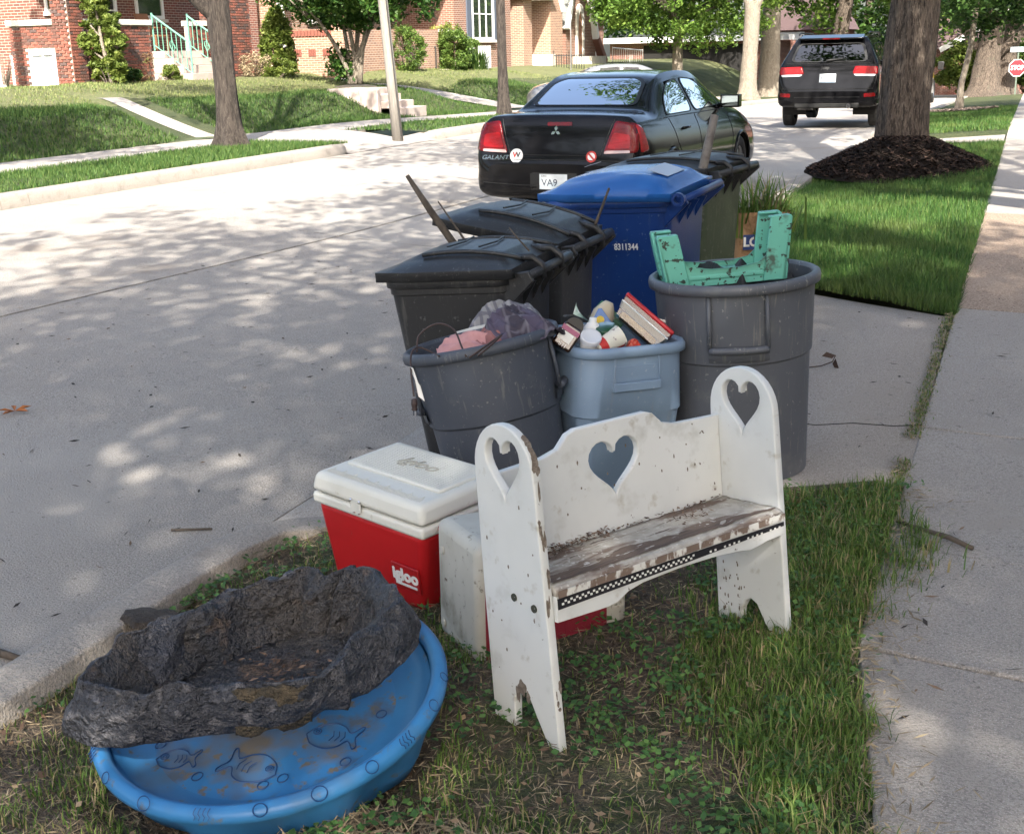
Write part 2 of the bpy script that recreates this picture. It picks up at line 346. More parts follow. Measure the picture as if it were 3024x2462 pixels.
struct(obj('footpath', MB().add(wk, [(2*i,2*i+1,2*i+3,2*i+2) for i in range(13)]), m_walk))
wk = []
for t in np.linspace(0,1,12):
    x = -14.1-5.5*t; wk += [(x,32.5,float(left_z(np.float64(x),np.float64(33.4)))+.03),(x,34.2,float(left_z(np.float64(x),np.float64(33.4)))+.03)]
struct(obj('driveway', MB().add(wk, [(2*i,2*i+1,2*i+3,2*i+2) for i in range(11)]), m_walk))

# ---- grass
def grass(name, XY, zf, h, wd, mat, lean=.5, seg=2, label=None, kind='stuff', z0=0.0):
    n = len(XY); h = np.broadcast_to(h,(n,))*RNG.uniform(.55,1.25,n); wd = np.broadcast_to(wd,(n,))*RNG.uniform(.7,1.3,n)
    a = RNG.uniform(0,2*PI,n); l = RNG.uniform(.1,1,n)*lean; X, Y = XY[:,0], XY[:,1]; Z = zf(X,Y)+z0
    dx, dy = np.cos(a), np.sin(a); sxv, syv = -dy*wd/2, dx*wd/2
    b = np.stack([X,Y,Z],1); sd_ = np.stack([sxv,syv,np.zeros(n)],1)
    mid = b+np.stack([dx*h*l*.35,dy*h*l*.35,h*.6],1); tip = b+np.stack([dx*h*l,dy*h*l,h*np.sqrt(np.clip(1-(l*.75)**2,.1,1))],1)
    r = RNG.uniform(0,1,n)
    if seg == 2:
        V = np.stack([b-sd_,b+sd_,mid+sd_*.75,mid-sd_*.75,tip],1).reshape(-1,3); k = np.arange(n)[:,None]*5
        Fc = np.concatenate([k+[0,1,2],k+[0,2,3],k+[3,2,4]],1).reshape(-1,3); rr = np.repeat(r,3)
    else:
        V = np.stack([b-sd_,b+sd_,tip],1).reshape(-1,3); Fc = np.arange(3*n).reshape(-1,3); rr = r
    o = obj(name, npmesh(name, V, Fc, rr), mat); o['kind'] = kind
    if label: o['label'] = label
    return o
G_DK = [(0,(.025,.065,.015)),(.45,(.05,.12,.024)),(.85,(.09,.18,.036)),(1,(.17,.2,.06))]
m_grass = M('grass blades', (.05,.1,.02), .55, [(1.3,.48,.72,(.11,.15,.04))], attr=G_DK, transl=.3, spec=.3)
m_grassn = M('verge grass blades', (.05,.1,.02), .6, attr=[(0,(.05,.10,.022)),(.5,(.11,.195,.038)),(.76,(.19,.27,.065)),(.85,(.26,.225,.105)),(1,(.36,.285,.16))], transl=.3, spec=.3)
m_straw = M('dry straw', (.2,.15,.09), .8, attr=[(0,(.12,.09,.055)),(.5,(.25,.19,.115)),(1,(.40,.32,.20))])
m_grassl = M('bank grass blades', (.05,.1,.02), .6, attr=[(0,(.025,.06,.014)),(.5,(.055,.12,.024)),(1,(.12,.17,.045))], transl=.3, spec=.3)
m_grassd = M('dry lawn blades', (.2,.2,.07), .7, attr=[(0,(.08,.13,.03)),(.5,(.15,.19,.055)),(1,(.27,.27,.11))], transl=.25)
def nmask(X, Y, s, seed=0): return np.array([noise.noise(Vector((x*s+seed,y*s-seed,seed*.37))) for x,y in zip(X,Y)])
def scatter(n, fx):
    u = RNG.uniform(0,1,n); v = RNG.uniform(0,1,n); X, Y = fx(u,v); return np.stack([X,Y],1)
# near verge: patchy, lush along the pavement edge
def fxn(u,v):
    Y = .9+v*3.4; X = kx(Y)*(1-u)+(sx(Y)+.02)*u; return X, Y
P = scatter(120000, fxn); P = P[P[:,1] < near_end(P[:,0])-.01]
t = (P[:,0]-kx(P[:,1]))/(sx(P[:,1])-kx(P[:,1])); mk = nmask(P[:,0],P[:,1],2.6,3)+.35*nmask(P[:,0],P[:,1],8,5)
bare = 1-smoothstep(.3,.75,np.hypot(P[:,0]+.95,(P[:,1]-2.75)*.8))
dens = np.clip(.33+1.5*mk-.30*bare-.5*(1-smoothstep(.04,.16,t))+.8*smoothstep(.72,.95,t)+.25*smoothstep(3.0,3.8,P[:,1]), .07, 1)
P = P[RNG.uniform(0,1,len(P)) < dens]; t = (P[:,0]-kx(P[:,1]))/(sx(P[:,1])-kx(P[:,1]))
P = P[np.hypot(P[:,0]+1.495,P[:,1]-2.06) > .37]; t = (P[:,0]-kx(P[:,1]))/(sx(P[:,1])-kx(P[:,1]))
grass('verge_grass', P, verge_z, .024+.020*smoothstep(.65,1,t)+.022*RNG.uniform(0,1,len(P))**2, .0034, m_grassn, .9, label='patchy green grass growing on the bare earth verge round the bench')
# tufts by the pavement edge
tc = [(random.uniform(.88,1.0), random.uniform(1.2,4.0)) for _ in range(40)]+[(.80,3.72),(.86,3.85),(.92,3.9),(.97,3.98),(.9,3.6),(.95,3.75),(.98,3.5),(.72,3.8),(.9,3.3),(.85,3.45),(1.03,3.3),(1.05,3.45),(1.06,3.6),(1.04,3.75),(1.02,3.1),(1.07,3.5),(1.0,2.5),(1.01,2.0)]
tp = []; th = []
for u, y in tc:
    x = kx(y)*(1-u)+sx(y)*u; k = random.randint(50,130); r_ = random.uniform(.02,.055)
    tp.append(np.stack([RNG.normal(x,r_,k),RNG.normal(y,r_,k)],1))
tp = np.concatenate(tp); grass('grass_tufts', tp, verge_z, .070, .0036, m_grassn, 1.1, label='long grass tufts leaning over the pavement edge')
# straw and dead blades lying on the earth
def litter(name, P, zf, ln, wd, mat, label, z0=.006, tilt=.25):
    n = len(P); a = RNG.uniform(0,2*PI,n); L = ln*RNG.uniform(.4,1.4,n); W = wd*RNG.uniform(.6,1.5,n)
    b = np.stack([P[:,0],P[:,1],zf(P[:,0],P[:,1])+z0+RNG.uniform(0,.012,n)],1); d = np.stack([np.cos(a),np.sin(a),RNG.uniform(-tilt,tilt,n)],1)*L[:,None]/2
    s_ = np.stack([-np.sin(a),np.cos(a),RNG.uniform(-.6,.6,n)],1)*W[:,None]/2
    V = np.stack([b-d,b+s_,b+d,b-s_],1).reshape(-1,3); o = obj(name, npmesh(name, V, np.arange(4*n).reshape(-1,4), RNG.uniform(0,1,n)), mat)
    o['kind'] = 'stuff'; o['label'] = label; return o
P = scatter(28000, fxn); P = P[P[:,1] < near_end(P[:,0])]; litter('straw', P, verge_z, .035, .0022, m_straw, 'dry straw and dead blades strewn over the bare earth')
P = scatter(7000, lambda u,v: (-1.35+.75*u, .9+1.0*v)); litter('straw', P, verge_z, .07, .004, m_straw, 'pale dry straw patch at the bottom of the verge', .015, .5)
m_leaf_d = M('dead leaves', (.15,.09,.05), .75, attr=[(0,(.06,.035,.022)),(.5,(.16,.095,.05)),(1,(.32,.23,.14))])
P = scatter(900, fxn); P = P[P[:,1] < near_end(P[:,0])]; litter('leaf_litter', P, verge_z, .024, .012, m_leaf_d, 'small dead leaves and bark bits on the verge', .012, .4)
# clover and weeds
cl = scatter(650, fxn); cl = cl[(cl[:,1] < near_end(cl[:,0])-.05)]; cl = cl[nmask(cl[:,0],cl[:,1],2.1,9) > -.2]
CP = np.concatenate([np.stack([RNG.normal(c[0],.035,26),RNG.normal(c[1],.035,26)],1) for c in cl])
m_clover = M('clover', (.03,.09,.025), .6, attr=[(0,(.03,.085,.024)),(.6,(.07,.165,.04)),(1,(.14,.25,.06))], transl=.25)
litter('clover', CP, verge_z, .015, .014, m_clover, 'small clover leaves and weeds in clumps on the verge', .028, .5)
# joint between driveway and pavement grown with weeds
n = 1700; v = RNG.uniform(0,1,n)**1.1; Y = 4.15+v*2.9; P = np.stack([sx(Y)+.0+RNG.normal(0,.016,n), Y],1); P = P[nmask(P[:,0]*0,P[:,1],2.6,4) > -.32]
grass('joint_weeds', P, lambda X,Y: np.full_like(X,.165), .016, .004, m_grassn, 1.3, label='short weeds growing in the joint beside the driveway')
litter('joint_straw', P[::2], lambda X,Y: np.full_like(X,.165), .035, .003, m_straw, 'dry stems lying along the joint beside the driveway', .004)
# edge straw on the pavement
n = 700; Y = RNG.uniform(1.6,4.1,n); P = np.stack([sx(Y)+np.abs(RNG.normal(0,.07,n)), Y],1)
litter('pavement_straw', P, lambda X,Y: np.full_like(X,.172), .045, .004, m_straw, 'straw and wood chips scattered along the pavement edge', .003, .05)
# far verge lawn
def fxf(u,v):
    Y = 7.0+12.7*v**1.5; X = kx(Y)*(1-u)+(sx(Y)+.03)*u; return X, Y
P = scatter(95000, fxf); P = P[P[:,1] > far_start(P[:,0])+.01]
grass('lawn_grass', P, lambda X,Y: verge_z(X,Y), .075, .0062, m_grass, .9, 1, label='thick dark green lawn on the verge beyond the driveway')
P = scatter(22000, lambda u,v: (kx(22+14*v)*(1-u)+(sx(22+14*v)+.03)*u, 22+14*v)); grass('lawn_grass', P, lambda X,Y: verge_z(X,Y)+.02, .08, .012, m_grass, .9, 1, label='green lawn round the young tree up the street')
P = scatter(9000, lambda u,v: (sx(28+20*v)+1.3+6*u, 28+20*v)); grass('lawn_grass', P, lambda X,Y: np.full_like(X,.14), .1, .02, m_grassl, .9, 1, label='sunlit lawn right of the far pavement')
# left verge, bank, lawn
P = scatter(34000, lambda u,v: (-12.97+2.0*u, 8+10.6*v)); grass('verge_grass', P, lambda X,Y: np.full_like(X,.15), .075, .012, m_grassl, .9, 1, label='grass on the verge along the far kerb by the bare trunk')
P = scatter(16000, lambda u,v: (-12.97+2.0*u, 21.6+26*v)); grass('verge_grass', P, lambda X,Y: np.full_like(X,.15), .075, .016, m_grassl, .9, 1, label='grass on the far verge round the leaning pole')
def ok_left(P):
    d, _ = seg_d(P[:,0],P[:,1],-13.6,18.6,-17.8,20.7); d2_, _ = seg_d(P[:,0],P[:,1],-13.6,33.35,-19.6,33.35)
    return P[(d > .55) & (d2_ > .95) & ~((np.abs(P[:,1]-27.9) < .62) & (P[:,0] > -16.5))]
P = ok_left(scatter(75000, lambda u,v: (-14.2-2.9*u, 9+30*v**1.3))); grass('bank_grass', P, left_z, .085, .014, m_grassl, .9, 1, label='rough green grass on the sloping bank below the brick houses')
P = ok_left(scatter(60000, lambda u,v: (-16.6-4.6*u, 11+32*v**1.2))); mk = nmask(P[:,0],P[:,1],.5,2); P = P[RNG.uniform(0,1,len(P)) < .5+.9*mk]
grass('lawn_grass', P, left_z, .06, .014, m_grassd, .9, 1, label='sun bleached lawn in front of the brick houses')

# beyond about 24 m the street runs gently downhill
def drop(X, Y): return -.026*np.maximum(0, Y-24.2)*smoothstep(-18.5,-13.5,X)
def dropz(x, y): return float(drop(np.float64(x), np.float64(y)))
for o in list(COL.objects):
    if o.type == 'MESH' and o.name.split('.')[0] != 'ground':
        me = o.data; co = np.empty(len(me.vertices)*3, np.float32); me.vertices.foreach_get('co', co); co = co.reshape(-1,3)
        co[:,2] += drop(co[:,0], co[:,1]); me.vertices.foreach_set('co', co.ravel()); me.update()
bpy.data.objects['ground'].location.z = -2.2
# ================================================================ TREES
m_bark = M('bark', (.13,.10,.078), .95, [(9,.47,.55,(.05,.038,.03),(3.2,3.2,.5)), (26,.52,.62,(.21,.17,.135),(4,4,.5)), (2,.6,.75,(.11,.11,.08))], (9,1.0,(3.2,3.2,.5),.12), bump2=(40,.6,(2,2,.5),.03))
m_bark2 = M('pale bark', (.21,.175,.135), .92, [(6,.4,.65,(.16,.135,.105),(2,2,.7)), (20,.5,.7,(.33,.30,.25),(3,3,.6))], (12,1.0,(2.5,2.5,.7),.05))
m_barkd = M('dark bark', (.06,.048,.04), .95, [(8,.46,.56,(.028,.022,.018),(3,3,.5)), (22,.55,.68,(.11,.092,.078),(4,4,.4))], (18,1.0,(4,4,.5),.05))
def leafmat(name, a, b, c): return M(name, b, .5, attr=[(0,a),(.55,b),(1,c)], transl=.42, spec=.35)
m_lf1 = leafmat('maple leaves', (.05,.10,.016),(.11,.20,.032),(.22,.31,.065))
m_lf2 = leafmat('street tree leaves', (.022,.055,.014),(.045,.10,.022),(.09,.16,.035))
m_lf3 = leafmat('glossy leaves', (.02,.055,.012),(.04,.10,.018),(.10,.17,.03))
m_lf4 = leafmat('conifer sprays', (.07,.11,.02),(.14,.19,.036),(.24,.28,.07))
m_lf5 = leafmat('hedge leaves', (.05,.10,.018),(.10,.17,.032),(.18,.25,.055))
def leaf_mesh(name, C_, n_, rad, size, flat=.5, aspect=.55):
    """n_ leaves round every clump centre"""
    C_ = np.asarray(C_, float); k = len(C_); rad = np.broadcast_to(rad,(k,))
    p = RNG.normal(0,1,(k,n_,3)); p /= np.linalg.norm(p,axis=2,keepdims=True)+1e-6; p *= (RNG.uniform(0,1,(k,n_,1))**.5)*rad[:,None,None]; p[:,:,2] *= .75
    P = (C_[:,None]+p).reshape(-1,3); N = len(P)
    nrm = RNG.normal(0,1,(N,3)); nrm[:,2] = np.abs(nrm[:,2])+flat; nrm /= np.linalg.norm(nrm,axis=1,keepdims=True)
    a = RNG.normal(0,1,(N,3)); d = np.cross(nrm,a); d /= np.linalg.norm(d,axis=1,keepdims=True)+1e-6; s_ = np.cross(nrm,d)
    L = size*RNG.uniform(.6,1.3,N)[:,None]; W = L*aspect
    V = np.stack([P-d*L/2,P+s_*W/2-nrm*L*.06,P+d*L/2-nrm*L*.12,P-s_*W/2-nrm*L*.06],1).reshape(-1,3)
    cl = np.repeat(RNG.uniform(-.22,.22,k),n_); return npmesh(name, V, np.arange(4*N).reshape(-1,4), np.clip(RNG.uniform(0,1,N)*.75+.12+cl,0,1))
def crown_pts(c, r, n, gap=.12, shell=.45, zmin=None):
    out = []
    while len(out) < n:
        v = Vector((random.gauss(0,1),random.gauss(0,1),random.gauss(0,1))).normalized()*random.uniform(shell,1)**.7
        p = Vector((c[0]+v.x*r[0],c[1]+v.y*r[1],c[2]+v.z*r[2]))
        if zmin is not None and p.z < zmin: continue
        if noise.noise(p*.45+Vector((3,1,7))) < -gap: continue
        out.append(p)
    return out
def bez(a, b, sag, n=7):
    a, b = Vector(a), Vector(b); m_ = (a+b)/2+Vector(sag); return [a*(1-t)**2+m_*2*t*(1-t)+b*t*t for t in [i/(n-1) for i in range(n)]]
def trunk_tube(mb, pts, rad, n=20, rough=.05, flare=0):
    base = len(mb.v); mb.tube(pts, rad, n, cap=False)
    for i in range(base, len(mb.v)):
        p = Vector(mb.v[i]); k = (i-base)//n; c = Vector(pts[k]); d = p-c; ang = math.atan2(d.y,d.x)
        f_ = 1+rough*noise.noise(Vector((ang*3, p.z*1.1, c.x)))*2+rough*.7*math.sin(ang*9+p.z*2)*.5
        hgt = p.z-Vector(pts[0]).z
        if flare: f_ += flare*max(0,1-hgt/.6)**2*(1+.6*math.sin(ang*5+1))
        mb.v[i] = tuple(c+d*f_)
def tree(name, label, trunk, radii, crown, clumps, per, crad, lsize, mbark, mleaf, limbs=10, group=None, n=20, flare=.25, rough=.05, forks=(), zmin=None, gap=.12, shell=.45, flat=.5):
    """trunk: path points (world); crown: list of (centre, radii) ellipsoids"""
    base = Vector(trunk[0]); t = thing(name, label, 'tree', base, group=group)
    loc = lambda p: Vector(p)-base
    mb = MB(); fine = []
    for i in range(len(trunk)-1):
        for k in range(5): u = k/5; fine.append((loc(trunk[i]).lerp(loc(trunk[i+1]),u), radii[i]*(1-u)+radii[i+1]*u))
    fine.append((loc(trunk[-1]), radii[-1])); trunk_tube(mb, [f_[0] for f_ in fine], [f_[1] for f_ in fine], n, rough, flare)
    pts = []
    tot = sum(r[0]*r[1]*r[2] for _, r in crown)
    for c, r in crown: pts += crown_pts(c, r, max(6,int(clumps*r[0]*r[1]*r[2]/tot)), gap, shell, zmin)
    top = loc(trunk[-1])
    for fp, fr in forks: trunk_tube(mb, [loc(p) for p in fp], fr, max(8,n-6), rough)
    starts = [top]+[loc(fp[-1]) for fp, fr in forks]
    for p in random.sample(pts, min(limbs,len(pts))):
        q = loc(p); s0 = min(starts, key=lambda s_: (s_-q).length)
        L = (q-s0).length; r0 = max(.02, radii[-1]*.45); path = bez(s0, q, (0,0,L*.12)); mb.tube(path, [r0*(1-.8*i/6) for i in range(7)], 6, cap=False)
    me = mb.mesh('trunk', True); obj('trunk', me, mbark, t)
    cr = leaf_mesh('crown', [loc(p) for p in pts], per, np.array([crad*random.uniform(.65,1.3) for _ in pts]), lsize, flat)
    obj('crown', cr, mleaf, t)
    return t
# --- trees in view
tree('street_tree', 'large street tree with furrowed bark rising from a dark mulch mound', [(-1.83,16.3,.2),(-1.8,16.3,1.2),(-1.72,16.35,2.6),(-1.6,16.4,4.6)], [.30,.285,.28,.27],
     [((-2.6,17.6,8.7),(5.6,6.0,3.3))], 230, 80, .75, .16, m_bark, m_lf2, 14, n=56, rough=.07, flare=.10, zmin=4.6)
tree('street_tree', 'bare grey street tree trunk forking low on the far verge', [(-12.66,17.6,.1),(-12.68,17.6,1.0),(-12.75,17.65,2.3),(-12.8,17.7,4.0)], [.22,.175,.185,.17],
     [((-13.0,17.6,6.9),(3.6,3.6,2.6))], 110, 70, .7, .15, m_barkd, m_lf2, 10, n=30, rough=.07, flare=.5, zmin=4.2,
     forks=[([(-12.74,17.64,2.15),(-12.95,17.45,2.42),(-13.25,17.2,2.85),(-13.6,17.0,3.8)],[.11,.10,.085,.07])])
tree('street_tree', 'slim young street tree on the far verge behind the black sedan', [(-12.78,29.2,.05),(-12.8,29.2,1.2),(-12.82,29.2,2.6),(-12.85,29.3,3.9)], [.16,.115,.11,.10],
     [((-12.9,29.4,5.6),(2.2,2.2,1.9))], 60, 60, .55, .13, m_barkd, m_lf2, 8, n=20, zmin=3.55)
tree('street_tree', 'sunlit pale trunk forking in two on the far side beyond the sedan', [(-11.8,51.4,-.55),(-11.75,51.4,1.2),(-11.7,51.4,2.6),(-11.7,51.4,3.1)], [.36,.30,.30,.30],
     [((-12.6,51.5,8.6),(4.6,4.6,3.2)),((-9.4,52.5,8.4),(3.4,3.6,3.0))], 110, 70, .8, .24, m_bark2, m_lf1, 10, n=24, flare=.35, zmin=5.0,
     forks=[([(-11.75,51.4,2.9),(-12.1,51.3,3.9),(-12.35,51.2,4.9),(-12.6,51.2,6.4)],[.2,.17,.15,.12]), ([(-11.65,51.4,2.8),(-11.25,51.6,3.8),(-10.8,51.8,4.7),(-10.4,52,6.2)],[.18,.15,.13,.10])])
tree('street_tree', 'shaded grey trunk standing behind the sunlit forked one', [(-12.6,59.2,-.75),(-12.6,59.2,2),(-12.55,59.2,5)], [.5,.42,.38], [((-12.4,59.4,8.2),(4.6,4.4,3.6))], 110, 70, .9, .26, m_bark2, m_lf2, 8, n=20, zmin=4.2)
tree('maple_tree', 'bright green maple with a low spreading crown beyond the brick houses', [(-15.9,55.5,.1),(-15.9,55.5,1.3),(-15.85,55.5,2.4)], [.26,.21,.18],
     [((-15.4,55.0,3.9),(4.2,3.4,2.6)),((-16.9,55.0,4.6),(3.6,3.0,2.4)),((-13.2,55.0,4.0),(2.6,2.2,2.0))], 420, 85, .52, .19, m_bark2, m_lf1, 12, n=18, zmin=1.45, gap=.25)
tree('young_tree', 'thin young street tree in a ring of wood chips up the street', [(-2.5,34.7,-.15),(-2.48,34.7,.5),(-2.33,34.75,1.4),(-2.25,34.8,2.7)], [.10,.075,.07,.06],
     [((-1.25,34.9,3.5),(3.0,2.6,1.9))], 260, 80, .5, .15, m_bark2, m_lf2, 12, n=16, zmin=1.55, gap=.2)
tree('old_tree', 'massive old tree trunk by the stop sign, with low branches', [(-3.35,60,-.9),(-3.3,60,.6),(-3.15,60,2.2),(-3.0,60,4.5)], [.70,.52,.48,.44],
     [((-2.6,60,6.0),(5,4.6,3.6))], 190, 75, .8, .26, m_bark, m_lf2, 10, n=28, flare=.5, zmin=2.6,
     forks=[([(-2.95,60.2,.9),(-2.1,60.3,1.7),(-1.2,60.4,2.6),(-.2,60.5,3.3)],[.2,.17,.14,.1]), ([(-3.7,60,1.2),(-4.3,60,1.9),(-4.8,60,2.5)],[.17,.14,.1])])
tree('old_tree', 'second dark trunk leaning against the massive old one', [(-2.6,60.8,-.95),(-2.55,60.8,.6),(-2.35,60.9,2.2),(-2.1,61,4.6)], [.6,.40,.36,.33], [((-1.5,61,7.4),(4,4,3.0))], 70, 70, .9, .26, m_bark, m_lf2, 6, n=24, flare=.4, zmin=4.0)
tree('yard_tree', 'straight sunlit trunk standing behind the yellow car', [(-7.9,72,-1.2),(-7.8,72,2),(-7.7,72,5)], [.34,.30,.28], [((-7.0,71.3,5.8),(4.4,4,4.0))], 190, 70, .9, .3, m_bark2, m_lf1, 6, n=18, zmin=1.7)
tree('yard_tree', 'dark trunk in the shade behind the black four by four', [(-10.6,66,-1.0),(-10.6,66,2),(-10.3,66,4.2),(-10.0,66.3,6)], [.46,.38,.36,.3], [((-10.6,66.3,6.6),(4.6,4.4,4.4))], 190, 75, .9, .3, m_bark, m_lf1, 8, n=18, zmin=2.2)
# --- background trees closing the street
bgt = [(-19,84,5.6,'tall tree behind the low garage roof at the end of the far lawns',m_lf1),(-13,92,6.4,'dense dark tree closing the left end of the street',m_lf2),(-4,95,5.6,'broad tree behind the purple roof at the street end',m_lf1),(3,84,6.0,'bright tree over the shrubs behind the young street tree',m_lf1),(9,76,6.0,'tree crown at the right edge behind the stop sign',m_lf2),(-26,72,6.5,'tall green tree rising behind the gabled brick house',m_lf2)]
for x, y, r, lb, mm in bgt:
    tree('background_tree', lb, [(x,y,-1.6),(x,y,2),(x+.2,y,5)], [.4,.32,.28], [((x,y,6.2),(r,r*.8,4.6))], 150, 60, 1.15, .42, m_bark, mm, 6, group='trees closing the street', n=12, zmin=1.2)
# --- street and garden trees around the viewer that shade the verge and the road (out of the frame)
def shade_tree(lb, x, y, cz, r, clumps, per=60, crad=.85, ls=.2, zmin=3.8):
    return tree('shade_tree', lb, [(x,y,0.1),(x,y,2),(x+.1,y,4.2)], [.32,.26,.24], [((x,y,cz),(r,r,r*.62))], clumps, per, crad, ls, m_bark, m_lf2, 10, group='trees around the viewer', n=14, zmin=zmin, gap=.25, shell=.2)
def shade2(lb, tx_, ty_, cx_, cy_, cz, r, clumps, per=85, crad=.8, ls=.17):
    return tree('shade_tree', lb, [(tx_,ty_,.1),(tx_,ty_,2),(tx_*.6+cx_*.4,ty_*.6+cy_*.4,4.6)], [.32,.26,.22], [((cx_,cy_,cz),r)], clumps, per, crad, ls, m_bark, m_lf2, 12, group='trees around the viewer', n=14, zmin=3.8, gap=.32, shell=.15)
shade2('street tree on the verge just behind the viewer', -1.3, -4.6, .4, -5.0, 8.2, (5.4,3.9,2.8), 330)
shade2('garden tree on the lawn right of the viewer', 5.2, -3.4, 4.6, -3.2, 8.2, (4.2,4.0,2.8), 250)
shade2('street tree further back on the verge behind the viewer', -1.8, -10.5, -3.4, -7.2, 8.8, (4.6,3.2,2.4), 130)
shade2('garden tree reaching over the driveway', 3.4, 4.0, -1.0, 4.5, 8.7, (3.0,2.2,1.4), 60)
shade2('garden tree right of the far pavement', 4.6, 24, 3.0, 24, 7.6, (4.6,4.8,3.2), 150)
shade2('second garden tree right of the far pavement', 6.0, 34, 3.6, 34, 7.4, (4.6,4.8,3.2), 140)
shade2('garden tree leaning over the pavement above the viewer', 2.6, .8, -1.2, .5, 8.6, (4.4,2.8,1.6), 62)
shade2('street tree leaning out over the road from the right', 2.9, 8.4, -3.2, 8.6, 9.2, (3.6,3.0,1.6), 60)
shade_tree('street tree on the verge across the road behind the viewer', -12.2, -2.0, 7.6, 4.6, 130)
shade_tree('street tree across the road level with the viewer', -12.6, 7.2, 7.2, 3.6, 90)
shade2('garden tree beside the driveway right of the viewer', 3.8, 7.6, 1.1, 7.7, 8.6, (3.6,3.6,2.2), 170)
for x, y, lb in ((-18,-30,'tree far behind the viewer on the left of the street'),(-8,-42,'tree far behind the viewer at the street end'),(2,-36,'tree far behind the viewer on the right of the street'),(12,-24,'garden tree far behind the viewer'),(16,8,'garden tree on the right away from the street'),(14,-6,'garden tree beyond the lawn on the right')):
    tree('shade_tree', lb, [(x,y,-.1),(x,y,2),(x,y,4.5)], [.4,.33,.28], [((x,y,5.6),(6,6,4.6))], 150, 50, 1.2, .45, m_bark, m_lf2, 6, group='trees around the viewer', n=10, zmin=1.0)
# ================================================================ HOUSES
def brickmat(name, axis, c1, c2, cm, sc=1.0):
    if name in MATS: return MATS[name]
    m = bpy.data.materials.new(name); m.use_nodes = True; MATS[name] = m; t = m.node_tree; N = t.nodes; Lk = t.links.new; b = N['Principled BSDF']; b.inputs['Roughness'].default_value = .9
    tc = N.new('ShaderNodeTexCoord'); sp = N.new('ShaderNodeSeparateXYZ'); Lk(tc.outputs['Object'], sp.inputs[0]); cb = N.new('ShaderNodeCombineXYZ')
    Lk(sp.outputs[0 if axis == 'x' else 1], cb.inputs[0]); Lk(sp.outputs[2], cb.inputs[1])
    bt = N.new('ShaderNodeTexBrick'); bt.inputs['Scale'].default_value = 1; bt.inputs['Brick Width'].default_value = .21*sc; bt.inputs['Row Height'].default_value = .068*sc; bt.inputs['Mortar Size'].default_value = .007*sc
    bt.inputs['Color1'].default_value = (*c1,1); bt.inputs['Color2'].default_value = (*c2,1); bt.inputs['Mortar'].default_value = (*cm,1); bt.inputs['Mortar Smooth'].default_value = .1; bt.inputs['Bias'].default_value = -.1
    Lk(cb.outputs[0], bt.inputs['Vector']); Lk(bt.outputs[0], b.inputs['Base Color'])
    bn = N.new('ShaderNodeBump'); bn.inputs['Strength'].default_value = .8; bn.inputs['Distance'].default_value = .008; bn.invert = True; Lk(bt.outputs['Fac'], bn.inputs['Height']); Lk(bn.outputs[0], b.inputs['Normal'])
    return m
RED = ((.20,.062,.042),(.115,.052,.042),(.40,.33,.27)); TAN = ((.30,.165,.105),(.20,.105,.075),(.46,.39,.31)); ORG = ((.21,.085,.055),(.135,.065,.047),(.42,.35,.28))
m_mortar = M('mortar', (.50,.43,.36), .95, [(40,.4,.7,(.36,.30,.24))], (120,.4,None,.004))
m_stone = M('limestone', (.58,.55,.49), .85, [(4,.45,.7,(.48,.45,.40)), (60,.55,.7,(.66,.63,.58))], (60,.3,None,.005))
m_white = M('white paint', (.78,.78,.76), .5, [(3,.55,.8,(.68,.67,.64))])
m_glassd = M('dark window glass', (.02,.026,.025), .04, [(1.5,.4,.7,(.035,.05,.03))], spec=.8, coat=.6)
m_shingle = M('grey shingles', (.17,.18,.17), .9, [(9,.4,.65,(.10,.105,.10),(1,1,6)), (50,.45,.7,(.24,.25,.24))], (30,.8,(1,1,5),.02))
m_slate = M('purple brown shingles', (.10,.065,.065), .9, [(9,.4,.65,(.11,.075,.08),(1,1,6))], (30,.8,(1,1,5),.02))
m_shutter = M('blue grey shutters', (.075,.09,.12), .6)
m_green = M('green painted iron', (.12,.30,.22), .5, [(20,.5,.7,(.08,.21,.16))])
m_iron = M('black iron', (.025,.024,.023), .55)
m_dark = M('dark interior', (.012,.011,.01), .9)
m_wood = M('brown wood', (.22,.10,.05), .6, [(20,.4,.7,(.14,.06,.03),(1,8,8))])
m_pink = M('pinkish concrete', (.42,.35,.31), .85, [(5,.45,.7,(.36,.30,.27))], (60,.3,None,.005))
def wallbox(parent, a, b, pal, sc=1.0, name='wall', top=True):
    """a box of brick: separate x and y facing materials on one mesh"""
    mb = MB().box(a, b); me = mb.mesh(name); nm = 'brick %s ' % hash(pal[0])
    me.materials.append(brickmat(nm+'x', 'x', *pal, sc)); me.materials.append(brickmat(nm+'y', 'y', *pal, sc))
    for p in me.polygons: p.material_index = 1 if abs(p.normal.x) > .5 else 0
    return obj(name, me, None, parent)
BR = [M('brick red', (.20,.07,.05), .9, [(30,.5,.7,(.16,.05,.035))], (120,.4,None,.004)), M('brick brown', (.125,.058,.045), .9, [(30,.5,.7,(.09,.045,.036))], (120,.4,None,.004)), M('brick orange red', (.23,.085,.06), .9, None or (), (120,.4,None,.004)), M('brick dark', (.085,.055,.05), .9, (), (120,.4,None,.004))]
BM = {}
def brick_mesh(k, half=False):
    key = (k, half)
    if key not in BM:
        w_ = .043 if half else .0955; me = MB().box((-w_,-.012,-.0265),(w_,.012,.0265)).mesh('brick'); me.materials.append(BR[k]); BM[key] = me
    return BM[key]
BCOUNT = [0]
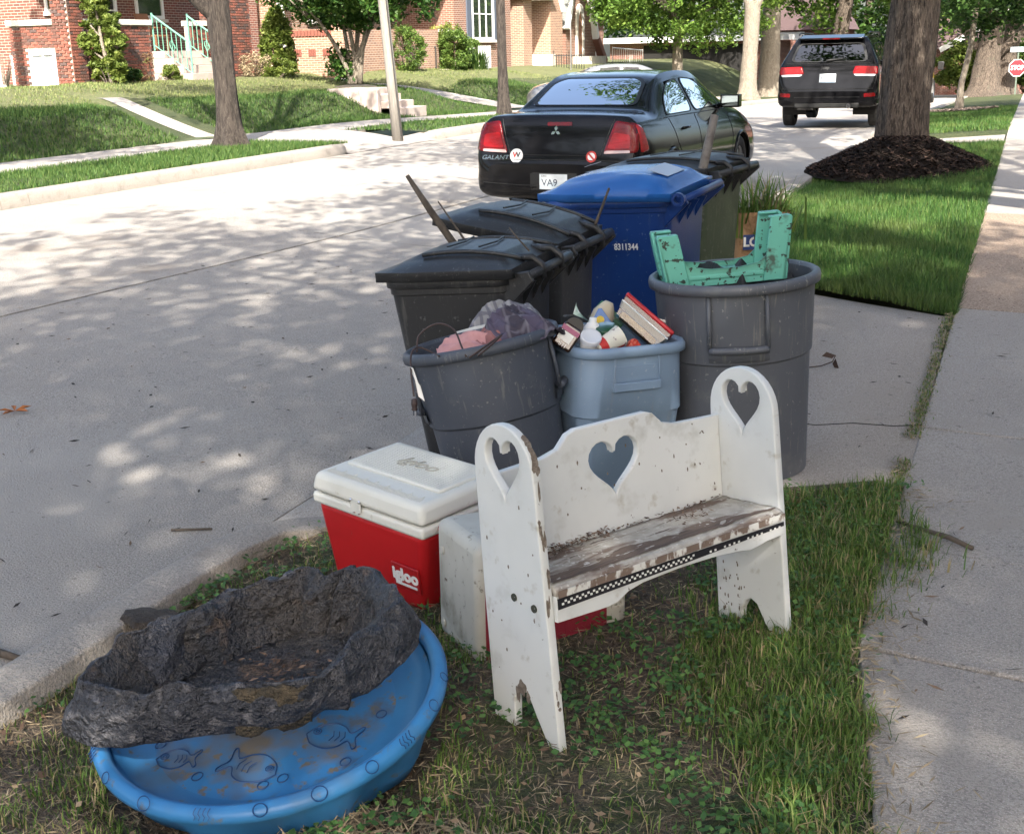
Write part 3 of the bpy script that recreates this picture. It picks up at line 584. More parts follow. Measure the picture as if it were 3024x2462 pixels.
def brick_wall(parent, org, u, nrm, W, H, holes=(), limit=0, skip=0):
    """real bricks, proud of the mortar behind them; org bottom-left, u along the wall, nrm outwards"""
    org, u, nrm = Vector(org), Vector(u), Vector(nrm); rows = int(H/.068); rest = [MB() for _ in BR]; R_ = frame((0,0,0), u, u.cross(-nrm) if False else Vector((0,0,1))).to_3x3()
    rot = Matrix((u, -nrm, Vector((0,0,1)))).transposed()
    if rot.determinant() < 0: rot = Matrix((-u, -nrm, Vector((0,0,1)))).transposed()
    eul = rot.to_euler()
    for r in range(rows):
        x = -.105 if r % 2 else 0
        while x < W-.02:
            a = max(x, 0); b = min(x+.2, W); c = (a+b)/2; z = r*.068+.034
            if b-a > .05 and not any(h[0] < c < h[1] and h[2] < z < h[3] for h in holes):
                k = random.choices(range(4), (5,4,3,2))[0]; p = org+u*c+Vector((0,0,z))+nrm*.004
                full = b-a > .18
                if BCOUNT[0] < limit and (full or abs(b-a-.095) < .02):
                    o = bpy.data.objects.new('brick', brick_mesh(k, not full)); COL.objects.link(o); o.parent = parent; o.location = p; o.rotation_euler = eul; BCOUNT[0] += 1
                else: rest[k].obox(p, u*((b-a)/2-.007), nrm*.012, Vector((0,0,.0265)))
            x += .21
    for k, mb in enumerate(rest):
        if mb.v:
            o = obj('brickwork', mb, BR[k], parent); o['kind'] = 'stuff'
def window(parent, org, u, nrm, W, H, fr=.07, cols=1, rows=2, mat=None, glass=None, name='window', sill=True, fmat=None):
    """framed window standing proud of a wall; org bottom-left corner"""
    org, u, nrm = Vector(org), Vector(u), Vector(nrm); z = Vector((0,0,1)); fmat = fmat or m_white
    mb = MB(); 
    def bar(a, b, c, d, t0=-.02, t1=.05): mb.obox(org+u*((a+b)/2)+z*((c+d)/2)+nrm*((t0+t1)/2), u*((b-a)/2), nrm*((t1-t0)/2), z*((d-c)/2))
    bar(0,fr,0,H); bar(W-fr,W,0,H); bar(fr,W-fr,0,fr,-.02,.047); bar(fr,W-fr,H-fr,H,-.02,.047)
    iw, ih = W-2*fr, H-2*fr
    for i in range(1,cols): bar(fr+iw*i/cols-.018, fr+iw*i/cols+.018, fr, H-fr, -.02,.035)
    for j in range(1,rows): bar(fr, W-fr, fr+ih*j/rows-.018, fr+ih*j/rows+.018, -.02,.03)
    f_ = obj(name, mb, fmat, parent)
    for i in range(cols):
        for j in range(rows):
            p = MB().obox(org+u*(fr+iw*(i+.5)/cols)+z*(fr+ih*(j+.5)/rows)+nrm*.004, u*(iw/cols/2-.012), nrm*.006, z*(ih/rows/2-.012)); obj('pane', p, glass or m_glassd, f_)
    if sill: obj('sill', MB().obox(org+u*(W/2)-z*.05+nrm*.05, u*(W/2+.06), nrm*.07, z*.045), m_stone, f_)
    return f_
X_, Y_, NX, NY = (1,0,0), (0,1,0), (1,0,0), (0,-1,0)
def rail(t, p0, p1, z0, z1, n, mat, hgt=.85, scroll=False, r=.014):
    """stair railing between two posts; p: plan points, z: foot heights"""
    a, b = Vector((*p0,z0)), Vector((*p1,z1)); up = Vector((0,0,hgt))
    obj('post', MB().tube([a, a+up*1.06], .024, 8), mat, t); obj('post', MB().tube([b, b+up*1.06], .024, 8), mat, t)
    obj('handrail', MB().tube([a+up, b+up], .026, 8), mat, t); obj('lower_rail', MB().tube([a+up*.15, b+up*.15], r, 6), mat, t)
    for i in range(1,n): q = a.lerp(b, i/n); obj('baluster', MB().tube([q+up*.15, q+up*.99], .011, 6), mat, t)
    if scroll:
        q = a.lerp(b,.5); d = (b-a).normalized(); c = q+up*.52
        obj('scroll', MB().tube([c+d*(.11*math.cos(k*.62))*(1-k*.03)+Vector((0,0,.2*math.sin(k*.62)*.5)) for k in range(11)], .008, 5), mat, t)
        obj('scroll', MB().tube([c-up*.2, c+d*.08, c+up*.2, c-d*.08], .008, 5, closed=True), mat, t)
# ---- house 1: red brick bungalow with porch
H1 = thing('brick_house', 'red brick bungalow with white capped porch wall and green stair railings', 'house', (0,0,0))
z0 = .98
wallbox(H1, (-31,24.7,z0),(-23.1,34,7.0), RED, name='main_wall')
obj('porch_floor', MB().box((-23.1,23.62,z0),(-21.28,30.2,1.72)), m_stone, H1)
pw, pw2, pw3 = [obj('porch_wall', MB().box(a_, b_), m_mortar, H1) for a_, b_ in (((-21.40,23.765,z0-.1),(-21.225,26.48,2.36)), ((-22.95,23.565,z0-.1),(-21.22,23.76,2.36)), ((-21.40,28.1,z0-.1),(-21.225,29.0,2.36)))]
brick_wall(pw, (-21.21,24.0,z0), Y_, NX, 2.46, 1.37, limit=200)
brick_wall(pw2, (-22.95,23.555,z0), X_, NY, 1.35, 1.37, holes=[(.50,1.36,0,.86)], limit=300)
brick_wall(pw3, (-21.21,28.1,z0), Y_, NX, .85, 1.37, limit=300)
pier = obj('pier', MB().box((-21.60,23.534,z0-.1),(-21.154,23.985,4.2)), m_mortar, H1)
brick_wall(pier, (-21.60,23.51,z0), X_, NY, .46, 2.9, limit=300); brick_wall(pier, (-21.13,23.52,z0), Y_, NX, .48, 2.9, limit=300)
pier2 = obj('pier', MB().box((-21.5,28.964,z0-.1),(-20.734,30.1,4.6)), m_mortar, H1); brick_wall(pier2, (-20.71,28.95,z0), Y_, NX, 1.15, 3.4); brick_wall(pier2, (-21.5,28.94,z0), X_, NY, .78, 3.4)
obj('wall_cap', MB().box((-23.0,23.49,2.36),(-21.61,23.82,2.49)), m_stone, H1, bevel=.01); obj('wall_cap', MB().box((-21.47,24.01,2.36),(-21.14,26.50,2.49)), m_stone, H1, bevel=.01); obj('wall_cap', MB().box((-21.47,28.08,2.36),(-21.14,28.94,2.49)), m_stone, H1, bevel=.01)
obj('porch_roof', MB().box((-23.1,23.4,4.2),(-20.8,30.3,4.5)), m_white, H1); obj('roof', MB().add([(-31.5,23.6,7),(-22.4,23.6,7),(-22.4,34.6,7),(-31.5,34.6,7),(-27,29,10)], [(0,1,4),(1,2,4),(2,3,4),(3,0,4),(3,2,1,0)]), m_shingle, H1)
window(H1, (-22.40,23.55,1.0), X_, NY, .80, .80, .10, 2, 2, glass=M('glass block', (.34,.36,.36), .25, [(8,.4,.7,(.2,.22,.23))], spec=.6), sill=False)
dw = window(H1, (-23.09,26.55,1.74), Y_, NX, .98, 2.1, .09, 1, 2, name='door', sill=False)
window(H1, (-23.09,28.3,2.6), Y_, NX, 1.15, 1.5, .08, 1, 1)
window(H1, (-23.09,24.95,2.72), Y_, NX, 1.1, 1.4, .06, 1, 1, glass=M('amber reflecting glass', (.16,.12,.03), .15, [(25,.4,.7,(.07,.06,.015))], spec=.6))
for k in range(4): obj('step', MB().box((-21.3 if k == 3 else -21.3,26.5,z0-.1 if k == 0 else 1.02+.18*k),(-20.05-.27*k,28.08,1.02+.18*(k+1)-.004)), m_pink, H1, bevel=.008)
for yy_ in (26.58,28.0):
    r_ = obj('railing', MB().tube([(-21.2,yy_,1.75),(-21.2,yy_,1.76)], .02), m_green, H1); 
    rail(r_, (-21.2,yy_), (-20.1,yy_), 1.76, 1.06, 8, m_green, scroll=True)
ch = thing('porch_chair', 'wooden chair standing on the brick porch behind the railing', 'chair', (-21.9,27.5,1.73))
obj('seat', MB().box((-.25,-.25,.38),(.25,.25,.42)), m_wood, ch); obj('backrest', MB().obox((-.3,0,.68),(.03,0,.008),(0,.24,0),(-.09,0,.27)), m_wood, ch)
for a_ in (-1,1):
    obj('armrest', MB().obox((0,a_*.26,.60),(.27,0,0),(0,.03,0),(0,0,.015)), m_wood, ch)
    for b_ in (-1,1): obj('leg', MB().obox((b_*.22,a_*.23,.19),(.02,0,0),(0,.02,0),(0,0,.19)), m_wood, ch)
# ---- house 2: tan brick
H2 = thing('brick_house', 'sunlit tan brick house behind the round crowned small tree', 'house', (0,0,0)); z0 = .78
wallbox(H2, (-31,34.4,z0),(-22.6,41,7.5), TAN, name='main_wall'); wallbox(H2, (-22.0,33.9,z0),(-20.4,34.15,2.30), TAN, name='porch_wall'); wallbox(H2, (-20.43,33.86,z0),(-19.95,34.5,5.4), TAN, name='pier'); wallbox(H2, (-20.4,34.52,z0),(-20.15,40.5,2.3), TAN, name='porch_wall')
mb = MB()
for k in range(13): mb.obox((-21.9+k*.118,33.88,2.19),(.045,0,0),(0,.02,0),(0,0,.085))
obj('soldier_course', mb, BR[0], H2)
for k in range(3):
    for j in range(4): obj('brick', MB().obox((-21.75+k*.5+j*.065,33.885,1.62),(.024,0,0),(0,.012,0),(0,0,.1)), BR[0], H2)
obj('downspout', MB().obox((-22.15,33.86,3.4),(.09,0,0),(0,.06,0),(0,0,2.4)), m_white, H2); obj('downspout', MB().obox((-22.05,33.7,.98),(.09,0,0),(0,.18,-.1),(0,.05,.08)), m_white, H2)
obj('porch_slab', MB().box((-22.3,33.2,.6),(-19.9,33.84,.86)), m_stone, H2); obj('roof', MB().add([(-31.5,33.4,7.5),(-19.6,33.4,5.4),(-19.6,41.5,5.4),(-31.5,41.5,7.5),(-26,37.5,9.5)], [(0,1,4),(1,2,4),(2,3,4),(3,0,4),(3,2,1,0)]), m_shingle, H2)
window(H2, (-22.59,36,2.6), Y_, NX, 1.2, 1.5)
# ---- house 3: orange brick with shuttered window
H3 = thing('brick_house', 'orange brick house with a white triple window between dark shutters', 'house', (0,0,0)); z0 = .68
wallbox(H3, (-29,42.1,z0),(-20.3,47.2,6.2), ORG, name='main_wall'); wallbox(H3, (-23.2,41.2,z0),(-22.7,42.09,6), ORG, name='pier'); wallbox(H3, (-29,41.3,z0),(-23.25,42.09,6), ORG, name='side_wall')
f_ = window(H3, (-20.29,43.55,1.95), Y_, NX, 1.95, 1.85, .09, 3, 2)
for yy_ in (43.12,45.53): obj('shutter', MB().box((-20.30,yy_,1.92),(-20.25,yy_+.40,3.82)), m_shutter, H3)
obj('meter_box', MB().box((-20.29,43.2,1.45),(-20.13,43.42,1.75)), m_white, H3); obj('conduit', MB().tube([(-20.24,43.28,1.45),(-20.24,43.28,.8)], .02, 6), m_white, H3)
obj('ledge', MB().box((-21.5,41.86,1.98),(-20.26,42.095,2.1)), m_stone, H3); obj('roof', MB().add([(-29.5,41.0,6.2),(-19.8,41.0,6.2),(-19.8,47.8,6.2),(-29.5,47.8,6.2),(-25,44.5,8.8)], [(0,1,4),(1,2,4),(2,3,4),(3,0,4),(3,2,1,0)]), m_shingle, H3)
for k in range(4): obj('step', MB().box((-22.6,38.7,.6),(-20.2-.3*k,40.2,.86+.17*(k+1))), m_pink, H3)
for yy_ in (38.75,40.15):
    r_ = obj('railing', MB().tube([(-21.3,yy_,1.4),(-21.3,yy_,1.41)], .02), m_iron, H3); rail(r_, (-21.3,yy_), (-20.1,yy_), 1.52, .9, 7, m_iron, .8)
pb = thing('flower_box', 'white window box with yellow flowers by the orange brick corner', 'planter', (-20.75,41.85,2.1)); obj('box', MB().box((-.42,-.15,0),(.42,.12,.22)), m_white, pb); obj('flowers', leaf_mesh('flowers', [Vector((x*.12-.36,0,.3)) for x in range(7)], 26, .12, .07), M('yellow flowers', (.5,.42,.06), .6, attr=[(0,(.08,.14,.03)),(.5,(.2,.25,.05)),(1,(.6,.5,.1))]), pb)
ws = obj('retaining_wall', MB().box((-19.9,37.0,.5),(-19.65,41.6,.98)), M('pale block wall', (.5,.46,.41), .9, [(6,.5,.62,(.2,.18,.16))], (20,.6,None,.02))); tag(ws, 'low pale block edging in front of the clipped hedges', 'wall')
# ---- house 4: porch with white gable
H4 = thing('brick_house', 'brick house with a white gabled porch and narrow tall windows', 'house', (0,0,0)); z0 = .4
wallbox(H4, (-29,49.9,z0),(-21.5,53.4,5.6), ORG, name='main_wall'); wallbox(H4, (-21.6,49.6,z0),(-20.75,50.5,3.55), TAN, name='pier'); wallbox(H4, (-21.49,52.0,z0),(-20.5,53.4,3.6), TAN, name='pier')
window(H4, (-21.49,50.65,1.75), Y_, NX, 1.25, 1.95, .1, 2, 2)
obj('porch_gable', MB().add([(-20.2,49.2,3.72),(-20.2,52.1,3.72),(-20.2,50.65,4.9),(-23.5,49.2,3.72),(-23.5,52.1,3.72),(-23.5,50.65,4.9)], [(0,1,2),(5,4,3),(0,2,5,3),(1,4,5,2),(0,3,4,1)]), m_white, H4)
obj('porch_beam', MB().box((-21.3,49.3,3.55),(-20.4,52.0,3.72)), m_white, H4)
obj('porch_base', MB().box((-21.45,50.52,.4),(-20.3,51.98,1.35)), m_stone, H4)
obj('roof', MB().add([(-29.5,49.0,5.5),(-20.9,49.0,5.3),(-20.9,54.0,5.3),(-29.5,54.0,5.5),(-26,51.5,8)], [(0,1,4),(1,2,4),(2,3,4),(3,0,4),(3,2,1,0)]), m_shingle, H4)
obj('gable_board', MB().add([(-20.45,52.0,4.9),(-20.45,52.35,4.9),(-20.4,53.6,3.1),(-20.4,53.25,3.1),(-20.6,52.0,4.9),(-20.6,52.35,4.9),(-20.55,53.6,3.1),(-20.55,53.25,3.1)], [(0,3,2,1),(4,5,6,7),(0,1,5,4),(1,2,6,5),(2,3,7,6),(3,0,4,7)]), m_white, H4)
# ---- house 5: steep gabled entrance with arched stone doorway
H5 = thing('gabled_house', 'brick house with a steep front gable and arched stone doorway', 'house', (0,0,0)); z0 = .3
wallbox(H5, (-29,55.2,z0),(-21.6,62,4.2), RED, name='main_wall'); 
gp = [(54.3,z0),(57.7,z0),(57.7,2.5),(56.25,5.9),(55.75,5.9),(54.3,2.7)]
gm = MB().add([(-20.7,y,z) for y,z in gp]+[(-21.6,y,z) for y,z in gp], [tuple(range(6)), tuple(range(11,5,-1))]+[(i,i+6,(i+1)%6+6,(i+1)%6) for i in range(6)]); me = gm.mesh('gable_wall')
nmx = 'brick %s ' % hash(ORG[0]); me.materials.append(brickmat(nmx+'y','y',*ORG)); obj('gable_wall', me, None, H5)
def board(y0,z0_,y1,z1_,w_,m_,x=-20.6,nm='bargeboard'):
    d = Vector((0,y1-y0,z1_-z0_)); L = d.length; d.normalize(); nn = Vector((0,-d.z,d.y)); c = Vector((x,(y0+y1)/2,(z0_+z1_)/2)); obj(nm, MB().obox(c, (.16,0,0), d*(L/2), nn*w_/2), m_, H5)
board(54.1,2.4,55.8,6.0,.16,m_white); board(56.2,6.0,58.0,2.0,.24,m_white); board(58.0,2.0,59.2,.9,.3,M('red brown brick', (.22,.10,.075), .9))
obj('roof_slope', MB().add([(-20.6,54.0,2.6),(-20.6,55.75,6.1),(-24,55.75,6.1),(-24,54.0,2.6)], [(0,1,2,3)]), m_shingle, H5); obj('roof_slope', MB().add([(-20.6,56.25,6.1),(-20.6,58.1,2.0),(-24,58.1,2.0),(-24,56.25,6.1)], [(0,1,2,3)]), m_shingle, H5)
obj('roof', MB().add([(-20.9,57.6,3.9),(-20.9,62.4,3.9),(-26,62.4,7.4),(-26,52.6,7.4),(-21.8,53.6,4.6)], [(0,1,2,3,4)]), m_shingle, H5)
arch = [(-.48,0),(-.48,1.55)]+[(-.48+.48*(1-math.cos(a)) if True else 0, 1.55+.75*math.sin(a)) for a in [.3,.6,.9,1.2,1.5]]+[(.48-.48*(1-math.cos(a)),1.55+.75*math.sin(a)) for a in [1.2,.9,.6,.3]]+[(.48,1.55),(.48,0)]
inn = [(x*.62,z*.86) for x,z in arch]
fm = curve_mesh([arch, inn], .12); a_ = obj('door_surround', fm, m_stone, H5); a_.matrix_local = frame((-20.66,56.0,1.2),(0,1,0),(1,0,0))
a_ = obj('door', curve_mesh([inn], .05), m_wood, H5); a_.matrix_local = frame((-20.68,56.0,1.2),(0,1,0),(1,0,0))
obj('lantern', MB().box((-20.7,55.9,4.0),(-20.55,56.15,4.4)), m_white, H5); wallbox(H5, (-21.2,57.3,z0),(-20.72,58.3,6.4), ORG, name='chimney')
f_ = window(H5, (-21.59,59.4,1.2), Y_, NX, 1.3, 1.9, .1, 2, 1); ap = [(.65*math.cos(a),.35*math.sin(a)) for a in np.linspace(0,PI,9)]
a_ = obj('window_head', curve_mesh([ap], .06), m_white, f_); a_.matrix_local = frame((-21.56,60.05,3.1),(0,1,0),(1,0,0)); obj('gutter', MB().tube([(-20.95,58.4,3.85),(-20.95,62.4,3.85)], .07, 6), M('dark gutter', (.06,.04,.035), .6), H5)
for yy_ in (58.2,):
    r_ = obj('railing', MB().tube([(-20.1,59.2,1.2),(-20.1,59.2,1.21)], .02), m_white, H5); rail(r_, (-20.1,59.0), (-19.4,61.5), .75, .6, 14, m_white, .8)
obj('steps', MB().box((-20.7,55.2,.2),(-19.8,57.2,1.2)), m_stone, H5)
# ---- low garage, far house with purple roof, dark house behind the trunks, brick house right
G1 = thing('garage', 'low dark garage with white eaves under the bright maple crown', 'garage', (0,0,0))
wallbox(G1, (-24,70,-.3),(-14.8,75,1.75), RED, name='wall'); obj('roof', MB().box((-24.4,69.3,1.76),(-14.3,75.6,2.05)), m_white, G1); obj('door', MB().box((-22,69.94,-.3),(-16,70.0,1.6)), m_dark, G1)
mb = MB()
for k in range(3): mb.tube([(-14.9+.2*k,69.9,-.3),(-14.9+.2*k,69.9,1.7)], .025, 6)
for k in range(7): mb.tube([(-14.9,69.88,-.1+.27*k),(-14.5,69.88,-.1+.27*k)], .02, 6)
tag(obj('trellis', mb, m_white), 'white garden trellis at the garage corner', 'trellis')
B1 = thing('brick_cottage', 'red brick cottage with a grey gable behind the sunlit forked trunk', 'house', (0,0,0)); wallbox(B1, (-16.5,77,-1.4),(-12.6,84,2.4), RED, name='wall')
obj('roof', MB().add([(-17,76.6,2.3),(-14.2,76.6,5.6),(-12.3,76.6,2.3),(-17,84,2.3),(-14.2,84,5.6),(-12.3,84,2.3)], [(0,2,1),(3,4,5),(0,1,4,3),(1,2,5,4),(0,3,5,2)]), m_slate, B1); obj('fascia', MB().box((-16.6,76.9,2.0),(-14.4,76.99,2.2)), m_white, B1)
B2 = thing('brick_house', 'house with a purple brown roof and dormer chimney above the black four by four', 'house', (0,0,0)); wallbox(B2, (-9.5,84,-1.6),(-.5,92,2.2), TAN, name='wall')
obj('roof', MB().add([(-10,83.5,2.1),(0,83.5,2.1),(-1.5,88,5.4),(-8.5,88,5.4),(0,92.5,2.1),(-10,92.5,2.1)], [(0,1,2,3),(1,4,2),(4,5,3,2),(5,0,3),(0,5,4,1)]), m_slate, B2); wallbox(B2, (-7.2,84.4,2.3),(-5.4,86,4.6), RED, name='chimney')
obj('dormer', MB().add([(-5.2,83.4,2.2),(-2.2,83.4,2.2),(-3.7,83.4,4.6),(-5.2,87,2.2),(-2.2,87,2.2),(-3.7,87,4.6)], [(0,1,2),(5,4,3),(0,2,5,3),(1,4,5,2)]), M('tan gable', (.38,.28,.17), .9), B2)
B3 = thing('brick_house', 'red brick house with white gable trim behind the shrubs and old trunk', 'house', (0,0,0)); wallbox(B3, (-6.6,72,-1.6),(8,80,1.2), RED, name='wall')
obj('roof', MB().add([(-7,71.6,1.1),(8.4,71.6,1.1),(8.4,76,4.2),(-5,76,4.2),(8.4,80.4,1.1),(-7,80.4,1.1)], [(0,1,2,3),(4,5,3,2),(5,0,3),(0,5,4,1)]), m_slate, B3)
obj('bargeboard', MB().obox((-4.6,71.4,2.0),(1.7,0,.95),(0,.08,0),(-.06,0,.12)), m_white, B3); obj('window', MB().box((-3.9,71.85,-.5),(-3.2,71.95,.6)), m_glassd, B3)
# ---- houses on the near side of the street, right of the view
for k, (y0_, lb, pal) in enumerate(((-4,'brick house on the right hand side opposite the bungalow',RED),(11,'brick house on the right hand side by the driveway',ORG),(26,'brick house on the right hand side further up the street',TAN))):
    h_ = thing('brick_house', lb, 'house', (0,0,0)); wallbox(h_, (9.5,y0_,0),(19,y0_+10,5.6), pal, name='wall'); obj('roof', MB().add([(9,y0_-.5,5.6),(19.5,y0_-.5,5.6),(19.5,y0_+10.5,5.6),(9,y0_+10.5,5.6),(14,y0_+5,9)], [(0,1,4),(1,2,4),(2,3,4),(3,0,4),(3,2,1,0)]), m_shingle, h_)
    for q in (1.5,4.4,7.2): window(h_, (9.49,y0_+q+1.1,1.5), (0,-1,0), (-1,0,0), 1.1, 1.5)
# ================================================================ SHRUBS AND GARDEN THINGS
def shrub(name, label, base, clumps, per, crad, size, mat, stems=0, cat='shrub', group=None, flat=.3, mstem=None, aspect=.55, srad=.02):
    t = thing(name, label, cat, base, group=group); obj('foliage', leaf_mesh('foliage', clumps, per, crad, size, flat, aspect), mat, t)
    mb = MB()
    for p in (random.sample(list(clumps), min(stems,len(clumps))) if stems else clumps[:3]): mb.tube(bez((0,0,-.05), p, (random.uniform(-.05,.05),random.uniform(-.05,.05),.05)), [srad*(1-.1*i) for i in range(7)], 6)
    obj('stem', mb, mstem or m_bark, t, smooth=True); return t
def blob(n, c, r, shell=.55):
    return [Vector(c)+Vector((v.x*r[0],v.y*r[1],v.z*r[2])) for v in [Vector((random.gauss(0,1),random.gauss(0,1),random.gauss(0,1))).normalized()*random.uniform(shell,1) for _ in range(n)]]
# topiary juniper with clipped tufts on a pale twisted stem
cl = []
for c, r in (((-.32,.1,.42),.30),((.30,-.05,.40),.30),((-.35,0,.95),.27),((.33,.05,.90),.34),((.05,.1,.55),.2),((-.30,.1,1.35),.28),((.33,0,1.35),.26),((-.1,0,1.75),.26),((-.4,.05,2.05),.30),((-.15,0,2.35),.26),((-.45,.0,2.55),.28),((.1,0,2.1),.2)): cl += blob(24, c, (r,r,r*1.15), .3)
t_ = shrub('topiary_juniper', 'yellow green topiary juniper with clipped tufts against the brick porch', (-20.35,23.75,.98), cl, 60, .10, .11, m_lf4, 0, flat=.2, aspect=.45)
obj('trunk', MB().tube([(0.1,0,-.05),(.06,0,.3),(.0,0,.6),(-.08,0,1.0),(-.12,0,1.5),(-.2,0,2.2)], [.055,.05,.045,.04,.03,.02], 8), m_bark2, t_, smooth=True)
for a_, b_ in (((.0,0,.55),(-.3,0,.75)),((-.05,0,.85),(.3,0,1.0)),((-.1,0,1.1),(-.35,0,1.35))): obj('branch', MB().tube([a_,b_],[.03,.018],6), m_bark2, t_)
shrub('small_shrub', 'dark green rounded shrub at the foot of the porch wall', (-20.7,25.0,.98), blob(26,(0,0,.22),(.26,.26,.2)), 60, .1, .06, m_lf2)
shrub('small_shrub', 'yellow green low shrub beside the house steps', (-20.5,26.25,.98), blob(26,(0,0,.22),(.32,.26,.2)), 60, .1, .06, m_lf4)
shrub('small_shrub', 'thin reddish brown weed against the porch wall', (-20.75,25.75,.98), blob(14,(0,0,.4),(.15,.2,.35)), 30, .1, .05, M('red brown leaves',(.1,.05,.03),.6,attr=[(0,(.07,.035,.025)),(.6,(.13,.07,.03)),(1,(.1,.13,.03))]))
shrub('bare_shrub', 'bare twiggy brown shrub beside the porch corner at the left edge', (-22.6,22.9,.95), blob(14,(0,0,.7),(.35,.3,.5)), 3, .1, .03, m_straw, 14, mstem=m_bark2, srad=.014)
shrub('dry_shrub', 'dry brown twiggy shrub at the foot of the brick pier', (-20.2,29.4,.98), blob(40,(0,0,.38),(.42,.5,.36)), 60, .14, .05, m_straw)
shrub('small_shrub', 'pale green bushy shrub at the foot of the columnar evergreen', (-19.7,29.75,.95), blob(40,(0,0,.3),(.5,.45,.28)), 60, .12, .06, m_lf4)
cl = []
for k in range(150): a = random.uniform(0,2*PI); z = random.uniform(.05,1.0)**.8; r = (.38*(1-z**3)+.06)*random.uniform(.8,1); cl.append(Vector((r*math.cos(a),r*math.sin(a),z*1.85)))
shrub('columnar_evergreen', 'tall clipped columnar evergreen between the first two houses', (-20.0,30.3,.93), cl, 70, .14, .12, m_lf4, 3, aspect=.45)
# clipped hedges of house 3
shrub('hedge', 'tall clipped rounded hedge left of the iron stair railing', (-19.9,37.6,.9), blob(90,(0,0,.75),(.62,.62,.75),.8), 60, .17, .08, m_lf5, 3, cat='hedge')
shrub('hedge', 'clipped hedge right of the iron stair railing', (-19.6,40.6,.85), blob(80,(0,0,.72),(.6,.55,.72),.8), 60, .17, .08, m_lf5, 3, cat='hedge')
shrub('hedge', 'taller domed hedge below the flower box', (-20.1,41.3,.85), blob(80,(0,0,.95),(.6,.55,.75),.8), 60, .17, .08, m_lf4, 3, cat='hedge')
shrub('hedge', 'small clipped bush at the orange brick corner', (-19.75,42.2,.85), blob(50,(0,0,.62),(.45,.45,.5),.8), 60, .15, .08, m_lf5, 3, cat='hedge')
P = np.stack([RNG.normal(-19.3,.12,300),RNG.normal(41.9,.16,300)],1); gt = grass('ornamental_grass', P, lambda X,Y: np.full_like(X,.8), .85, .03, m_grassl, 1.0); del gt['kind']; tag(gt, 'arching ornamental grass beside the white yard sign', 'grass clump')
ys_ = thing('yard_sign', 'blank white yard sign on the lawn before the orange brick house', 'sign', (-19.2,42.3,.78)); obj('panel', MB().box((-.02,-.55,.18),(.02,.45,.95)), m_white, ys_)
for a_ in (-.3,.2): obj('leg', MB().tube([(0,a_,-.1),(0,a_,.2)], .02, 6), m_white, ys_)
# small multi-stemmed tree
mt = thing('ornamental_tree', 'small multi stemmed tree with glossy leaves on the lawn of the tan house', 'tree', (-17.3,29.75,.86))
ends = [(-1.3,-.8,2.3),(-.7,.3,2.6),(-.2,-.4,2.7),(.3,.5,2.6),(.9,-.2,2.4),(1.2,.6,2.5),(.6,1.0,2.3),(-.3,1.0,2.4)]
mb = MB()
for i, e in enumerate(ends):
    s_ = Vector((random.uniform(-.22,.22),random.uniform(-.15,.15),-.05)); e = Vector(e); mb.tube(bez(s_, e, (-e.x*.25,-e.y*.25,.1), 9), [.07*(1-.07*k) for k in range(9)], 8)
    for k in range(3): q = s_.lerp(e,.7); mb.tube([q, e+Vector((random.uniform(-.6,.6),random.uniform(-.6,.6),random.uniform(.1,.6)))], [.03,.012], 6)
obj('trunk', mb, m_bark2, mt, smooth=True)
cl = [p for p in blob(300,(0.1,.1,2.5),(2.6,2.2,1.3),.3) if p.z > 1.45+.3*noise.noise(p*1.3)+.18*abs(p.x+.4)*0]; cl += blob(10,(-.3,0,.5),(.25,.2,.4))
obj('crown', leaf_mesh('crown', cl, 75, .36, .15, .4), m_lf3, mt)
mp = obj('tree_mulch', MB().lathe([(.62,-.05),(.55,.03),(.3,.06),(.05,.07)], 24, (-17.3,29.75,float(left_z(np.float64(-17.3),np.float64(29.75)))-.02), cap1=True), M('dark mulch flat',(.05,.042,.036),.95)); tag(mp, 'flat dark mulch disc under the small multi stemmed tree', 'mulch')
# shrubs right background
shrub('shrub', 'large pale leafy shrub behind the young street tree', (-4.2,66,-1.0), blob(110,(0,0,1.3),(1.9,1.2,1.35),.5), 55, .34, .2, m_lf4, 4)
shrub('shrub', 'sunny green shrub between the old trunk and the red brick house', (-2.0,69,-1.0), blob(70,(0,0,1.5),(1.4,1.2,1.5),.5), 55, .34, .2, m_lf5, 4)
shrub('shrub', 'dark shrub bank behind the black four by four', (-9.5,76,-1.3), blob(120,(0,0,1.6),(3.2,1.4,2.0),.4), 55, .5, .26, m_lf2, 4)
# utility pole (leaning), retaining steps in the bank, white post at the left edge
up_ = thing('utility_pole', 'leaning weathered grey wooden pole on the far verge', 'pole', (-11.15,20.6,.12)); obj('shaft', MB().tube([(0,0,-.1),(-.1,.02,1.2),(-.22,.05,2.6),(-.55,.12,7)], [.10,.092,.088,.075], 16), M('grey weathered wood',(.27,.25,.225),.9,[(12,.4,.65,(.19,.175,.155),(6,6,.3))],(30,.6,(6,6,.3),.02)), up_, smooth=True)
obj('metal_strip', MB().tube([(.085,-.03,.0),(-.01,-.02,1.2),(-.13,.01,2.6),(-.47,.08,7)], .012, 6), m_iron, up_)
st = thing('bank_steps', 'old pinkish concrete steps set into the grass bank', 'steps', (-14.5,27.9,.15))
for k in range(4): obj('step', MB().box((-2.2,-.55-.03*(k==3),-.1),(-.35*k-.05,.55+.03*(k==3),.155*(k+1)-.004*k)), m_pink, st, bevel=.015)
obj('side_stone', MB().box((-1.2,-.74,-.1),(-.7,-.57,.6)), m_pink, st, bevel=.02)
